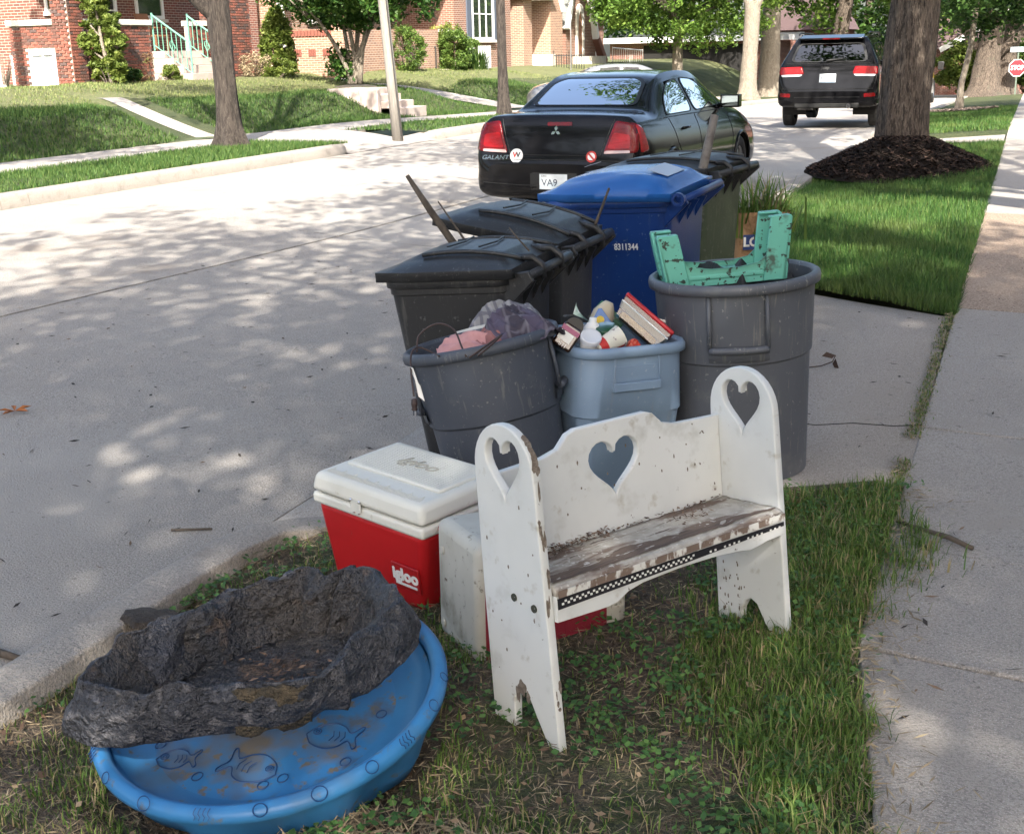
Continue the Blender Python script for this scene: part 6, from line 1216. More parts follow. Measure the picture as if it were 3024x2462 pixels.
def round_bin(name, label, loc, rot, rt, rb_, h, mat, hang, band=.62):
    t = thing(name, label, 'bin', loc, rot)
    P = [(rb_*.92,0),(rb_,.012)]; zb = h*band
    P += [(rb_+(rt-.022-rb_)*zb/h, zb-.004),(rb_+(rt-.022-rb_)*zb/h+.008, zb+.004),(rt-.012,h-.03),(rt-.012,h-.012)]
    inner = [(rt-.022,h-.004),(rt-.026,h-.03),(rb_*.95,.03),(.001,.03)]
    obj('shell', MB().lathe([(.001,.0)]+P+inner, 72), mat, t, smooth=True); autosmooth(t.children[0].data, 40)
    obj('rim', MB().lathe([(rt-.022,h-.006),(rt-.016,h+.006),(rt-.004,h+.008),(rt+.006,h+.002),(rt+.009,h-.012),(rt+.007,h-.028),(rt-.002,h-.030)], 72), mat, t, smooth=True)
    rz = lambda z: rb_+(rt-.012-rb_)*z/h
    for a0 in (hang, hang+PI):
        mb = MB(); zt, zl, hw = h-.03, h*.70, .10
        def on(a, z, o=.0): return Vector(((rz(z)+o)*math.cos(a),(rz(z)+o)*math.sin(a),z))
        for s_ in (-1,1): a = a0+s_*hw/rt; mb.tube([on(a,zt,.004),on(a,(zt+zl)/2,.016),on(a,zl,.022)], .0075, 6)
        mb.tube([on(a0+k*hw/rt/4,zl,.022) for k in range(-4,5)], .013, 8)
        for s_ in (-1,1): pass
        hd_ = obj('handle', mb, mat, t, smooth=True)
        obj('handle_recess', MB().rings([[on(a0+k*hw/rt/4*.92,z,.0025) for k in range(-4,5)] for z in (zl+.01,(zt+zl)/2,zt)], False), mat, hd_, smooth=True)
        obj('grip_pad', MB().rings([[on(a0+k*(hw+.008)/rt/4,z,o_) for k in range(-4,5)] for z, o_ in ((zl-.045,.004),(zl-.042,.012),(zl-.012,.012))], False), mat, hd_, smooth=True)
    return t
camang = lambda x, y: math.atan2(-y,-x)
CAN = round_bin('trash_can', 'large grey round bin with black cloth and a teal plastic stool in it', (-.975,4.30,.115), (math.radians(.5),math.radians(-3.2),0), .290, .238, .715, m_bg2, camang(-.975,4.3)+.06)
RB = round_bin('trash_can', 'dark blue grey round bin full of old clothes, tilted towards the street', (-1.60,3.70,.045), (math.radians(-1),math.radians(-12),0), .258, .195, .64, m_bgr, camang(-1.64,3.72)+1.55, .60)
obj('panel_emboss', MB().tube([(.205*math.cos(a),.205*math.sin(a),z) for a, z in [(camang(-1.64,3.72)-.28+.0*k,.05+.3*k/6) for k in range(7)]]+[(.228*math.cos(a),.228*math.sin(a),.36) for a in np.linspace(camang(-1.64,3.72)-.2,camang(-1.64,3.72)+.2,7)]+[(.212*math.cos(a),.212*math.sin(a),z) for a, z in [(camang(-1.64,3.72)+.30,.33-.28*k/6) for k in range(7)]], .004, 5), m_bgr, RB)
# pale blue rectangular tote
def rrect(w_, d_, r, z, n=7):
    P = []
    for cx_, cy_, a0 in ((w_/2-r,d_/2-r,0),(-w_/2+r,d_/2-r,PI/2),(-w_/2+r,-d_/2+r,PI),(w_/2-r,-d_/2+r,1.5*PI)):
        for k in range(n): a = a0+PI/2*k/(n-1); P.append((cx_+r*math.cos(a),cy_+r*math.sin(a),z))
    return P
TB = thing('plastic_tote', 'pale blue rectangular bin heaped with food packaging', 'bin', (-1.385,3.99,.08), (math.radians(.5),math.radians(1.5),math.radians(47)))
W_, D_ = .43, .42; Hh = .565
obj('shell', MB().rings([rrect(.34,.32,.06,0), rrect(.345,.325,.065,.01), rrect(.405,.38,.075,.33), rrect(.415,.39,.075,.335), rrect(W_-.03,D_-.03,.085,Hh-.03), rrect(W_-.045,D_-.045,.08,Hh-.004), rrect(W_-.055,D_-.055,.08,Hh-.03), rrect(.36,.335,.06,.05)], True, True, True), m_lb, TB, smooth=True); autosmooth(TB.children[0].data, 45)
obj('rim', MB().rings([rrect(W_-.046,D_-.046,.08,Hh-.006), rrect(W_-.03,D_-.03,.085,Hh+.006), rrect(W_-.01,D_-.01,.09,Hh+.005), rrect(W_+.003,D_+.003,.095,Hh-.006), rrect(W_+.004,D_+.004,.095,Hh-.026), rrect(W_-.012,D_-.012,.09,Hh-.03)]), m_lb, TB, smooth=True)
for sy in (-1,1):
    yy_ = sy*(D_/2-.014); mb = MB()
    for x in (-.085,.085): mb.tube([(x,yy_,Hh-.03),(x,yy_+sy*.004,Hh-.12)], .005, 6)
    mb.box((-.09,yy_-.012+(sy>0)*.008,Hh-.145),(.09,yy_+.004+(sy>0)*.008,Hh-.115)); hd_ = obj('handle', mb, m_lb, TB, bevel=.004)
    obj('handle_recess', MB().box((-.08,yy_-.002,Hh-.112),(.08,yy_+.002,Hh-.06)), m_lb, hd_, bevel=.001)
    obj('lower_tab', MB().box((-.10,yy_-.004-sy*.008,Hh-.23),(.10,yy_+.004-sy*.008,Hh-.15)), m_lb, TB, bevel=.003)
# wheeled carts: local +x is the front (street side), handle at x<0
def cart(name, label, loc, rotz, w_, d_, h, mbody, mlid, lift=0, dome=.06, tilt=(0,0), style='flat', mrim=None, wheels=True):
    t = thing(name, label, 'bin', loc, (tilt[0],tilt[1],rotz)); mrim = mrim or mbody
    ring = lambda k, z, r=.06: [(x+d_/2*(1) - (1-k)*d_*.05, y, z_) for x,y,z_ in rrect(d_*k,w_*k,r,z)]
    obj('body', MB().rings([ring(.72,.03), ring(.735,.05), ring(.93,h-.07), ring(.95,h-.065), ring(.955,h), ring(.92,h), ring(.70,.08)], True, True, True), mbody, t, smooth=True); autosmooth(t.children[0].data, 40)
    obj('rim', MB().rings([ring(.955,h-.045,.07), ring(1.0,h-.04,.08), ring(1.005,h-.005,.08), ring(.95,h,.07)]), mrim, t, smooth=True)
    nx, ny = 34, 26; mb = MB(); vs = []
    for i in range(nx+1):
        for j in range(ny+1):
            u, v = i/nx, j/ny*2-1; x = -.005+u*(d_+.025); y = v*(w_/2+.012)*(1-.10*max(0,u-.75)/.25*abs(v)); e = max(0,1-abs(v)**4)*min(1,(1-u)*7+.0)*min(1,u*9+.1)
            hz = dome*e*(math.sin(PI*min(1,u*.9+.08))**.7)
            if style == 'flat':
                rd = min(abs(abs(v)-.62),.12); hz = hz+.012*(1 if abs(v) < .62 and .10 < u < .82 else 0)*min(1,(.62-abs(v))*14 if abs(v) < .62 else 0)*min(1,(.82-u)*12)
            else: hz += .012*math.sin(u*7)*e*(abs(v) > .6)
            vs.append((x,y,.014+hz))
    fs = [(i*(ny+1)+j,(i+1)*(ny+1)+j,(i+1)*(ny+1)+j+1,i*(ny+1)+j+1) for i in range(nx) for j in range(ny)]
    edge = [i*(ny+1) for i in range(nx+1)]+[nx*(ny+1)+j for j in range(1,ny+1)]+[i*(ny+1)+ny for i in range(nx-1,-1,-1)]+[j for j in range(ny-1,0,-1)]
    b0 = len(vs); vs += [(vs[k][0],vs[k][1],-.022) for k in edge]; fs += [(edge[k],edge[(k+1)%len(edge)],b0+(k+1)%len(edge),b0+k)[::-1] for k in range(len(edge))]
    lid = obj('lid', mb.add(vs, fs), mlid, t, (0,0,h+.006), (0,-lift,0), smooth=True); autosmooth(lid.data, 50); lid.modifiers.new('s','SOLIDIFY').thickness = .006
    if style == 'flat':
        for s_ in (-1,1): obj('lid_rib', MB().tube([(x,s_*.66*w_/2,.022+dome*math.sin(PI*min(1,(x/d_)*.9+.08))**.7*.97) for x in np.linspace(-.01,d_*.72,12)]+[(-.01,s_*.66*w_/2,.0)][:0], .009, 6), mlid, lid, smooth=True)
        for u in (.28,.52): obj('lid_crease', MB().tube([(u*d_+.02*abs(v),v*.5*w_/2,.034+dome*math.sin(PI*min(1,u*.9+.08))**.7) for v in np.linspace(-1,1,7)], .004, 5), mlid, lid)
        for s_ in (-1,1): obj('hinge_strap', MB().tube([(.06,s_*.42*w_/2,.035),(-.03,s_*.42*w_/2,.03),(-.062,s_*.42*w_/2,.005),(-.066,s_*.42*w_/2,-.045)], .014, 8), mlid, lid, smooth=True)
    hb = obj('handle_bar', MB().tube([(-.055,-w_*.46,h-.012),(-.055,w_*.46,h-.012)], .017, 14), mrim, t, smooth=True)
    for s_ in (-1,1):
        obj('handle_bracket', MB().add([(.05,s_*w_*.42-.012,h-.14),(.05,s_*w_*.42-.012,h-.005),(-.06,s_*w_*.46-.012,h+.008),(-.075,s_*w_*.46-.012,h-.03),(.05,s_*w_*.42+.012,h-.14),(.05,s_*w_*.42+.012,h-.005),(-.06,s_*w_*.46+.012,h+.008),(-.075,s_*w_*.46+.012,h-.03)], [(0,1,2,3),(7,6,5,4),(0,4,5,1),(1,5,6,2),(2,6,7,3),(3,7,4,0)]), mrim, hb, bevel=.005)
        if wheels: obj('wheel', MB().lathe([(.03,-.025),(.10,-.025),(.115,-.012),(.115,.012),(.10,.025),(.03,.025)], 24, cap0=True, cap1=True), m_rubber, t, (.075,s_*w_*.36,.115), (PI/2,0,0), smooth=True)
    for s_ in (-1,0,1): obj('gusset', MB().add([(.04,s_*w_*.2-.006,h-.05),(-.035,s_*w_*.2-.006,h-.05),(.06,s_*w_*.2-.006,h-.20),(.04,s_*w_*.2+.006,h-.05),(-.035,s_*w_*.2+.006,h-.05),(.06,s_*w_*.2+.006,h-.20)], [(0,1,2),(5,4,3),(0,3,4,1),(1,4,5,2),(2,5,3,0)]), mrim, t)
    return t
C1 = cart('wheeled_bin', 'nearer black wheeled bin with its lid shut, behind the clothes bin', (-1.70,4.27,.055), PI+.06, .53, .52, .785, m_bk, m_bk, 0, .05, (0,math.radians(4)))
C2 = cart('wheeled_bin', 'black wheeled bin with its lid propped half open', (-1.75,4.88,.055), PI+.02, .54, .54, .785, m_bk, m_bk, math.radians(13), .05, (0,math.radians(4)))
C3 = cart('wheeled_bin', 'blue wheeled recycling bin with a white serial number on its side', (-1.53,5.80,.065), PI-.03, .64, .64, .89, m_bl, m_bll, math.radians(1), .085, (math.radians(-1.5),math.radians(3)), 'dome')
C4 = cart('wheeled_bin', 'green wheeled bin with a black lid behind the blue one', (-1.62,6.85,.065), PI-.10,   .68, .70, .89, m_gn, m_bk, 0, .05, (0,math.radians(3)), 'flat', m_bk)
tx = obj('lettering', text_mesh('8311344', .042, .0015, bold=.0008, sx=.8), m_pw, C3); tx.matrix_local = frame((.235,.2885,.665),(-1,0,0),(0,1,-.085))
tx = obj('lettering', text_mesh('STL RECYCLE', .03, .0015), m_pw, C3.children[2]); tx.matrix_local = frame((.52,.02,.1375),(0,-1,0),(.18,0,1))
lb_ = [c for c in C3.children if c.name.startswith('lid')][0]; tx.parent = lb_; tx.matrix_local = frame((.48,.03,.118),(0,1,.0),(.28,0,1))
obj('notice', MB().obox((.115,.02,.0875),(.05,0,.017),(0,.13,0),(-.0005,0,.001)), M('pale notice',(.36,.42,.52),.4), lb_)
obj('hinge_socket', MB().lathe([(.026,0),(.030,.01),(.030,.03),(.018,.03),(.016,.01)], 20), m_bl, C3).matrix_local = frame((-.045,.325,.885),(1,0,0),(0,1,0))
# ---- sticks
m_stick = M('weathered stick', (.10,.08,.062), .9, [(20,.45,.65,(.06,.048,.038),(1,1,.4))], (30,.8,None,.01))
def stick(label, pts, rad, mat=None, nm='stick', cat='stick'):
    p0 = Vector(pts[0]); return tag(obj(nm, MB().tube([Vector(p)-p0 for p in pts], rad, 8), mat or m_stick, loc=p0, smooth=True), label, cat)
stick('thick dark broken branch sticking out between the black bins', [(-2.02,4.46,.62),(-2.176,4.444,.865),(-2.27,4.44,.99),(-2.371,4.444,1.128)], [.018,.0165,.015,.009], m_stick)
stick('thin bent twig beside the thick branch behind the black bins', [(-2.06,4.43,.80),(-2.116,4.42,.886),(-2.226,4.419,1.033)], [.006,.005,.003])
stick('short grey twig caught at the edge of the propped lid', [(-1.73,4.86,.90),(-1.721,4.898,.951),(-1.713,4.982,1.035)], [.007,.006,.005])
stick('grey branch standing in front of the car behind the green bin', [(-1.76,6.50,.80),(-1.727,6.557,.988),(-1.697,6.648,1.24)], [.028,.026,.022], M('grey branch',(.19,.17,.15),.9,[(20,.45,.65,(.12,.105,.09))],(30,.8,None,.01)))
stick('hair thin stem lying on the shut black lid', [(-1.73,4.15,.90),(-1.77,4.14,.945),(-1.80,4.133,.985)], [.003,.003,.002])
# ---- clothes in the tilted bin
def fabric(name, base, stripes, scale=26):
    if name in MATS: return MATS[name]
    m = bpy.data.materials.new(name); m.use_nodes = True; MATS[name] = m; t = m.node_tree; N = t.nodes; Lk = t.links.new; b = N['Principled BSDF']; b.inputs['Roughness'].default_value = .9
    uv = N.new('ShaderNodeUVMap'); cur = None
    col = N.new('ShaderNodeRGB'); col.outputs[0].default_value = (*base,1); cur = col.outputs[0]
    for d_, c2, sc, lo in stripes:
        wv = N.new('ShaderNodeTexWave'); wv.wave_type = 'BANDS'; wv.bands_direction = d_; wv.inputs['Scale'].default_value = sc; Lk(uv.outputs[0], wv.inputs['Vector'])
        r = N.new('ShaderNodeMapRange'); r.inputs[1].default_value = lo; r.inputs[2].default_value = lo+.12; r.inputs[4].default_value = .75; Lk(wv.outputs['Fac'], r.inputs[0])
        x = N.new('ShaderNodeMix'); x.data_type = 'RGBA'; Lk(r.outputs[0], x.inputs[0]); Lk(cur, x.inputs[6]); x.inputs[7].default_value = (*c2,1); cur = x.outputs[2]
    Lk(cur, b.inputs['Base Color'])
    nz_ = N.new('ShaderNodeTexNoise'); nz_.inputs['Scale'].default_value = 220; bn = N.new('ShaderNodeBump'); bn.inputs['Strength'].default_value = .25; bn.inputs['Distance'].default_value = .003; Lk(nz_.outputs['Fac'], bn.inputs['Height']); Lk(bn.outputs[0], b.inputs['Normal'])
    return m
def crumple(name, label, cat, c, rx, ry, h, mat, seed, rot=0, tilt=(0,0), fold=.03, f_=14, n=48, drop_=.05):
    """a heaped, folded cloth: domed sheet with sharp folds"""
    V = []; F_ = []; UV = []
    for i in range(n+1):
        for j in range(n+1):
            u, v = i/n*2-1, j/n*2-1; q = 1+.22*noise.noise(Vector((math.atan2(v,u)*1.3,seed,0))); x, y = u*rx*q, v*ry*q; r = min(1,math.hypot(u,v)); ca_, sa_ = math.cos(seed*2), math.sin(seed*2); p = Vector(((x*ca_-y*sa_)*f_*.5,(x*sa_+y*ca_)*f_*1.5,seed))
            rid = 1-abs(noise.noise(p)); rid2 = 1-abs(noise.noise(p*2.3+Vector((4,7,1))))
            z = h*(1-r**2.2)-drop_*r**4+fold*(rid**3-.5)+fold*.5*(rid2**3-.5)
            V.append((x+.015*noise.noise(p*1.5+Vector((9,0,0))),y+.015*noise.noise(p*1.5+Vector((0,9,0))),z)); UV.append((x*4,y*4))
    for i in range(n):
        for j in range(n):
            if math.hypot((i+.5)/n*2-1,(j+.5)/n*2-1) < 1.12: a = i*(n+1)+j; F_.append((a,a+n+1,a+n+2,a+1))
    me = bpy.data.meshes.new(name); me.from_pydata(V, [], F_); me.update(); me.polygons.foreach_set('use_smooth', [True]*len(me.polygons))
    ul = me.uv_layers.new(name='UVMap'); vi = np.empty(len(me.loops), np.int32); me.loops.foreach_get('vertex_index', vi); ul.data.foreach_set('uv', np.array(UV,np.float32)[vi].ravel())
    o = obj(name, me, mat, loc=c, rot=(tilt[0],tilt[1],rot)); o.modifiers.new('s','SOLIDIFY').thickness = .004; sb_ = o.modifiers.new('sub','SUBSURF'); sb_.levels = sb_.render_levels = 1
    return tag(o, label, cat)
m_dpl = fabric('dark plaid', (.045,.038,.055), [('X',(.17,.155,.19),1.3,.90),('Y',(.16,.15,.18),1.3,.90),('X',(.09,.075,.12),.65,.6)])
m_gpl = fabric('grey plaid', (.24,.245,.26), [('X',(.10,.10,.13),2.4,.70),('Y',(.11,.11,.14),2.4,.70),('X',(.36,.36,.38),1.1,.93)])
m_pkc = M('pink cloth', (.50,.27,.27), .85, [(30,.45,.7,(.44,.225,.23))], (160,.2,None,.003)); m_mve = M('dusty rose cloth', (.27,.12,.115), .85, [(20,.45,.7,(.20,.085,.085))], (160,.2,None,.003))
ty_ = math.radians(-11)
crumple('plaid_shirt', 'grey plaid shirt heaped at the back of the clothes bin', 'clothing', (-1.70,3.85,.695), .14, .09, .065, m_gpl, 3.1, .4, (0,ty_), .045, 16)
crumple('plaid_shirt', 'dark purple plaid shirt at the right of the clothes bin', 'clothing', (-1.60,3.70,.738), .14, .115, .04, m_dpl, 8.3, .5, (0,ty_), .045, 15)
crumple('folded_cloth', 'pale pink folded cloth at the left of the clothes bin', 'clothing', (-1.735,3.615,.682), .115, .10, .018, m_pkc, 1.7, .35, (.0,ty_), .030, 12, 48, .03)
crumple('folded_cloth', 'dusty rose cloth under the white card in the clothes bin', 'clothing', (-1.645,3.64,.688), .11, .09, .02, m_mve, 5.2, .45, (.0,ty_), .04, 16, 48, .03)
crumple('paper_bag', 'crumpled brown paper at the front of the clothes bin', 'paper', (-1.61,3.61,.672), .07, .045, .025, M('brown paper',(.20,.155,.115),.8,[(12,.5,.7,(.14,.105,.08))]), 6.6, .5, (0,ty_), .03, 20)
P = [(-1.775,3.615,.708),(-1.72,3.65,.722),(-1.66,3.70,.733),(-1.585,3.775,.742)]; dn = Vector((.30,-.35,-.05)).normalized()
tag(obj('card_strip', MB().rings([[tuple(Vector(p)+dn*k) for p, k in zip(P,(.004,.016,.018,.003))],[tuple(Vector(p)-dn*.012) for p in P]], False), M('cream card',(.62,.58,.50),.7), smooth=True), 'curved cream card strip lying across the clothes', 'card')

m_cord = M('brown cord', (.045,.028,.026), .5)
cd = thing('power_cord', 'dark brown power cord draped over the clothes bin with its plug hanging', 'cord', (-1.835,3.451,.674)); o0 = Vector(cd.location)
def spl(P, n=5): return [Vector(p)-o0 for p in [tuple(q) for q in catmull(P, n)]]
obj('cord', MB().tube(spl([(-1.806,3.364,.555),(-1.826,3.39,.62),(-1.845,3.43,.672),(-1.835,3.46,.69),(-1.79,3.47,.675),(-1.75,3.44,.672)]), .0032, 6), m_cord, cd, smooth=True)
obj('cord', MB().tube(spl([(-1.845,3.47,.672),(-1.85,3.50,.72),(-1.80,3.53,.755),(-1.74,3.53,.74),(-1.69,3.48,.70),(-1.66,3.45,.675)]), .0032, 6), m_cord, cd, smooth=True)
obj('cord', MB().tube(spl([(-1.645,3.44,.675),(-1.62,3.47,.695),(-1.57,3.52,.735),(-1.58,3.50,.72),(-1.62,3.45,.68)]), .0032, 6), m_cord, cd, smooth=True)
q = Vector((-1.806,3.364,.548))-o0; pg = obj('plug', MB().lathe([(.001,0),(.009,-.002),(.011,-.018),(.008,-.030),(.010,-.034),(.010,-.038),(.001,-.038)], 12, q), m_cord, cd, smooth=True)
for s_ in (-1,1): obj('prong', MB().obox(q+Vector((s_*.0055,0,-.047)),(.0015,0,0),(0,.004,0),(0,0,.010)), m_chrome, pg)
tag(obj('paper_tag', MB().add([(-1.835,3.40,.64),(-1.822,3.395,.64),(-1.80,3.385,.55),(-1.782,3.39,.535),(-1.80,3.40,.58),(-1.826,3.405,.61)], [(0,1,2,3,4,5)]), m_white), 'white paper tag stuck on the side of the clothes bin', 'tag')
bpy.data.objects['paper_tag'].modifiers.new('s','SOLIDIFY').thickness = .0015
# ---- packaging in the pale blue tote
UPc = Vector((0,0,1)); RTc = Vector((.916,.40,0)); TOc = Vector((.39,-.87,.30)).normalized()      # right of the view, towards the viewer
def place(o, c, xd, zd): o.matrix_world = frame(c, xd, zd); return o
def pack(name, label, cat, c, xd, zd):
    t = thing(name, label, cat); t.matrix_world = frame(Vector(c)+Vector((-.025,.055,.015)), xd, zd); return t
m_clearp = thin_glass('clear plastic', (.80,.84,.84), .0, .12); m_glassg = thin_glass('green tinted jar glass', (.55,.68,.55), .06, .05)
ft = obj('packing_fill', MB().rings([rrect(.37,.36,.06,0),rrect(.30,.28,.05,.03)], True, False, True), M('mixed dark waste',(.06,.055,.05),.9,[(14,.45,.55,(.22,.2,.18)),(22,.55,.62,(.3,.08,.05)),(18,.6,.66,(.1,.2,.12))],(20,1,None,.05)), TB, (0,0,.44))
t = pack('snack_bag', 'clear zip bag with an orange and white label in the pale blue bin', 'bag', (-1.448,3.86,.655), RTc, UPc)
nb = 13; g1 = [[(-.055+.11*i/(nb-1), -.018*math.sin(PI*i/(nb-1))-.012*noise.noise(Vector((i*.5,j*.5,2))), -.04+.10*j/(nb-1)+.012*noise.noise(Vector((i*.4,j*.4,7)))) for i in range(nb)] for j in range(nb)]
obj('front', MB().rings(g1, False), m_clearp, t, smooth=True); obj('zip_top', MB().rings([[( .01+.012*k-.004*j*k, .004*math.sin(k), .055+.014*j-.006*k) for k in range(-1,5)] for j in range(4)], False), M('zip plastic',(.50,.66,.60),.35,[(30,.5,.6,(.75,.8,.78))]), t, smooth=True)
obj('label', MB().rings([[(-.03+.04*i/4, -.021*math.sin(PI*(.25+.36*i/4))-.012, z) for i in range(5)] for z in (-.03,.025)], False), M('orange label',(.45,.14,.04),.5,[(60,.5,.6,(.7,.45,.3))]), t); obj('label', MB().rings([[(.012+.035*i/4, -.024*math.sin(PI*(.6+.2*i/4))-.010, z) for i in range(5)] for z in (-.035,.03)], False), M('white label',(.68,.68,.70),.5,[(90,.56,.62,(.3,.3,.35))]), t)
t = pack('chocolate_jar', 'dark brown square jar with a white label in the pale blue bin', 'jar', (-1.412,3.705,.672), RTc+UPc*-.75, TOc)
obj('body', MB().box((-.035,-.042,-.05),(.035,.042,.012)), M('brown jar',(.035,.018,.012),.2,coat=.5), t, bevel=.008); obj('label', MB().box((-.03,-.02,.0125),(.018,.012,.0135)), m_white, t); obj('border', MB().box((-.034,.014,.0125),(.03,.03,.0133)), M('pink border',(.35,.10,.18),.5), t); obj('lettering', text_mesh('STI', .02, .001), m_white, t, (0,-.032,.013)); obj('cap', MB().lathe([(.03,0),(.03,.02),(.001,.02)],20,(0,.042,-.02)), m_trim, t)
def tub(t, r, h, mat, lid, mlid):
    obj('body', MB().lathe([(.001,0),(r*.85,0),(r,h),(r*.96,h),(r*.8,.006),(.001,.006)], 28), mat, t, smooth=True); autosmooth(t.children[0].data)
    if lid: obj('lid', MB().lathe([(r*1.05,h-.012),(r*1.06,h),(r*1.0,h+.006),(r*.85,h+.003),(.001,h+.003)], 28), mlid, t, smooth=True)
t = pack('white_tub', 'small white tub with a white lid at the front of the pale blue bin', 'tub', (-1.352,3.745,.635), RTc, UPc*.75+TOc*.6-RTc*-.15); tub(t, .034, .045, m_white, True, M('white lid',(.62,.64,.68),.35))
t = pack('white_bottle', 'white plastic bottle with a dark blue edge beside the jar', 'bottle', (-1.365,3.80,.61), RTc, UPc+RTc*.08); obj('body', MB().lathe([(.001,0),(.028,0),(.03,.01),(.03,.075),(.018,.092),(.012,.095),(.012,.11),(.001,.11)],24), m_white, t, smooth=True); obj('label', MB().lathe([(.0305,.02),(.0305,.05)],24), M('navy label',(.02,.03,.16),.4), t)
t = pack('milk_jug', 'beige plastic jug leaning at the back of the pale blue bin', 'bottle', (-1.43,4.03,.615), RTc+UPc*-.5, UPc+RTc*.45); obj('body', MB().rings([rrect(.075,.055,.02,0),rrect(.08,.06,.022,.01),rrect(.08,.06,.024,.075),rrect(.05,.04,.018,.105),rrect(.03,.03,.014,.12)],True,True,True), M('beige plastic',(.52,.46,.34),.45,[(12,.5,.7,(.46,.40,.28))]), t, smooth=True); obj('lettering', text_mesh('UP', .03, .001, bold=.001), m_ink, t).matrix_local = frame((0,-.0308,.05),(1,0,0),(0,-1,0))
t = pack('green_box', 'dark green box lid leaning at the back of the pale blue bin', 'box', (-1.388,4.085,.665), RTc-UPc*.95, TOc); obj('box', MB().box((-.065,-.022,-.05),(.05,.022,.008)), M('green card',(.02,.13,.07),.4), t, bevel=.003); obj('edge', MB().box((-.06,-.0225,.0082),(.045,-.016,.0092)), M('green card light',(.06,.25,.14),.4), t)
t = pack('foil_packet', 'blue foil packet with a yellow sun behind the glass jar', 'packet', (-1.39,3.965,.682), RTc+UPc*.1, TOc); obj('packet', curve_mesh([[(-.045,-.03),(.045,-.03),(.01,.035),(-.002,.035)]], .01, .002), M('blue foil',(.03,.14,.42),.3), t); obj('sun', disc_mesh(.014), M('yellow print',(.7,.5,.05),.5), t, (.0,-.005,.006))
t = pack('glass_jar', 'green labelled glass jar with a dark green lid standing in the pale blue bin', 'jar', (-1.32,3.83,.585), RTc, UPc+TOc*.25); obj('glass', MB().lathe([(.001,0),(.038,0),(.044,.01),(.044,.075),(.038,.092)],32), m_glassg, t, smooth=True); obj('lid', MB().lathe([(.040,.088),(.041,.106),(.038,.110),(.001,.110)],32), M('dark green lid',(.015,.07,.03),.3,coat=.5), t, smooth=True)
lbl = obj('label', MB().rings([[(.0448*math.cos(a),.0448*math.sin(a),z) for a in np.linspace(-PI*.95,-.05,16)] for z in (.012,.058)],False), M('green label',(.03,.15,.03),.5,[(50,.52,.6,(.12,.30,.08)),(70,.6,.66,(.5,.5,.3))]), t); o = obj('emblem', curve_mesh([[(.024*math.cos(a),.012*math.sin(a)) for a in np.linspace(0,2*PI,24)[:-1]]],.001), M('emblem red',(.5,.02,.02),.5), lbl); o.matrix_local = frame((.008,-.0456,.022),(1,.15,0),(.15,-1,0)); o2 = obj('lettering', text_mesh('en',.022,.001,bold=.001), m_white, lbl); o2.matrix_local = frame((.010,-.0464,.023),(1,.15,0),(.15,-1,0))
ax = (Vector((-1.258,3.80,.672))-Vector((-1.325,3.725,.632))).normalized(); t = pack('paper_cup', 'white paper cup with a red stripe lying open end up to the right', 'cup', (-1.318,3.738,.632), TOc, ax); obj('cup', MB().lathe([(.001,0),(.024,0),(.036,.09),(.038,.092),(.034,.09),(.022,.006),(.001,.006)],32), M('cup white',(.68,.66,.58),.5,[(45,.58,.63,(.25,.2,.2))]), t, smooth=True); obj('stripe', MB().lathe([(.0247,.004),(.0285,.03)],32), M('cup red',(.45,.02,.02),.5), t); obj('stripe', MB().rings([[((.0245+.0125*z/.09)*1.015*math.cos(a),(.0245+.0125*z/.09)*1.015*math.sin(a),z) for a in np.linspace(1.1,2.2,8)] for z in (.005,.085)],False), MATS['cup red'], t)
crumple('red_net', 'red plastic net beside the paper cup', 'net', (-1.262,3.92,.625), .035, .03, .03, M('red net',(.5,.05,.03),.5,[(120,.5,.56,(.65,.2,.15))]), 4.4, 0, (0,0), .012, 30, 16)
v1 = (Vector((-1.142,3.905,.648))-Vector((-1.335,4.02,.70))); t = pack('food_container', 'clear food container with a red lid lying diagonally in the pale blue bin', 'container', (-1.238,3.955,.672), v1, TOc+UPc*.12)
obj('lid', MB().box((-.105,.030,-.055),(.105,.046,.055)), M('red lid plastic',(.42,.012,.02),.3,coat=.4), t, bevel=.006); obj('body', MB().add([(-.10,.03,-.05),(.10,.03,-.05),(.10,.03,.05),(-.10,.03,.05),(-.085,-.035,-.04),(.085,-.035,-.04),(.085,-.035,.04),(-.085,-.035,.04)],[(4,5,6,7),(0,4,7,3),(1,2,6,5),(3,7,6,2),(0,1,5,4)]), m_clearp, t); obj('leftovers', MB().box((-.078,-.032,-.03),(.078,-.008,.03)), M('tan leftovers',(.42,.28,.11),.7,[(25,.45,.7,(.25,.1,.06))],(30,.8,None,.02)), t, bevel=.012); obj('band', MB().box((-.1015,.010,-.0515),(.1015,.014,.0515)), m_plate, t)
t = pack('chocolate_pack', 'black and white chocolate pack against the back of the pale blue bin', 'packet', (-1.205,4.045,.655), RTc-UPc*.22, TOc); obj('pack', MB().box((-.05,-.035,-.008),(.05,.012,.004)), M('dark pack',(.03,.015,.03),.4), t, bevel=.002); obj('top', MB().box((-.05,.0125,-.008),(.05,.022,.0045)), m_white, t); obj('lettering', text_mesh('DARK CHOCOLATE', .0115, .001), m_white, t, (0,.004,.0048)); obj('spot', disc_mesh(.012), M('violet print',(.1,.06,.3),.5), t, (.01,-.012,.0052))
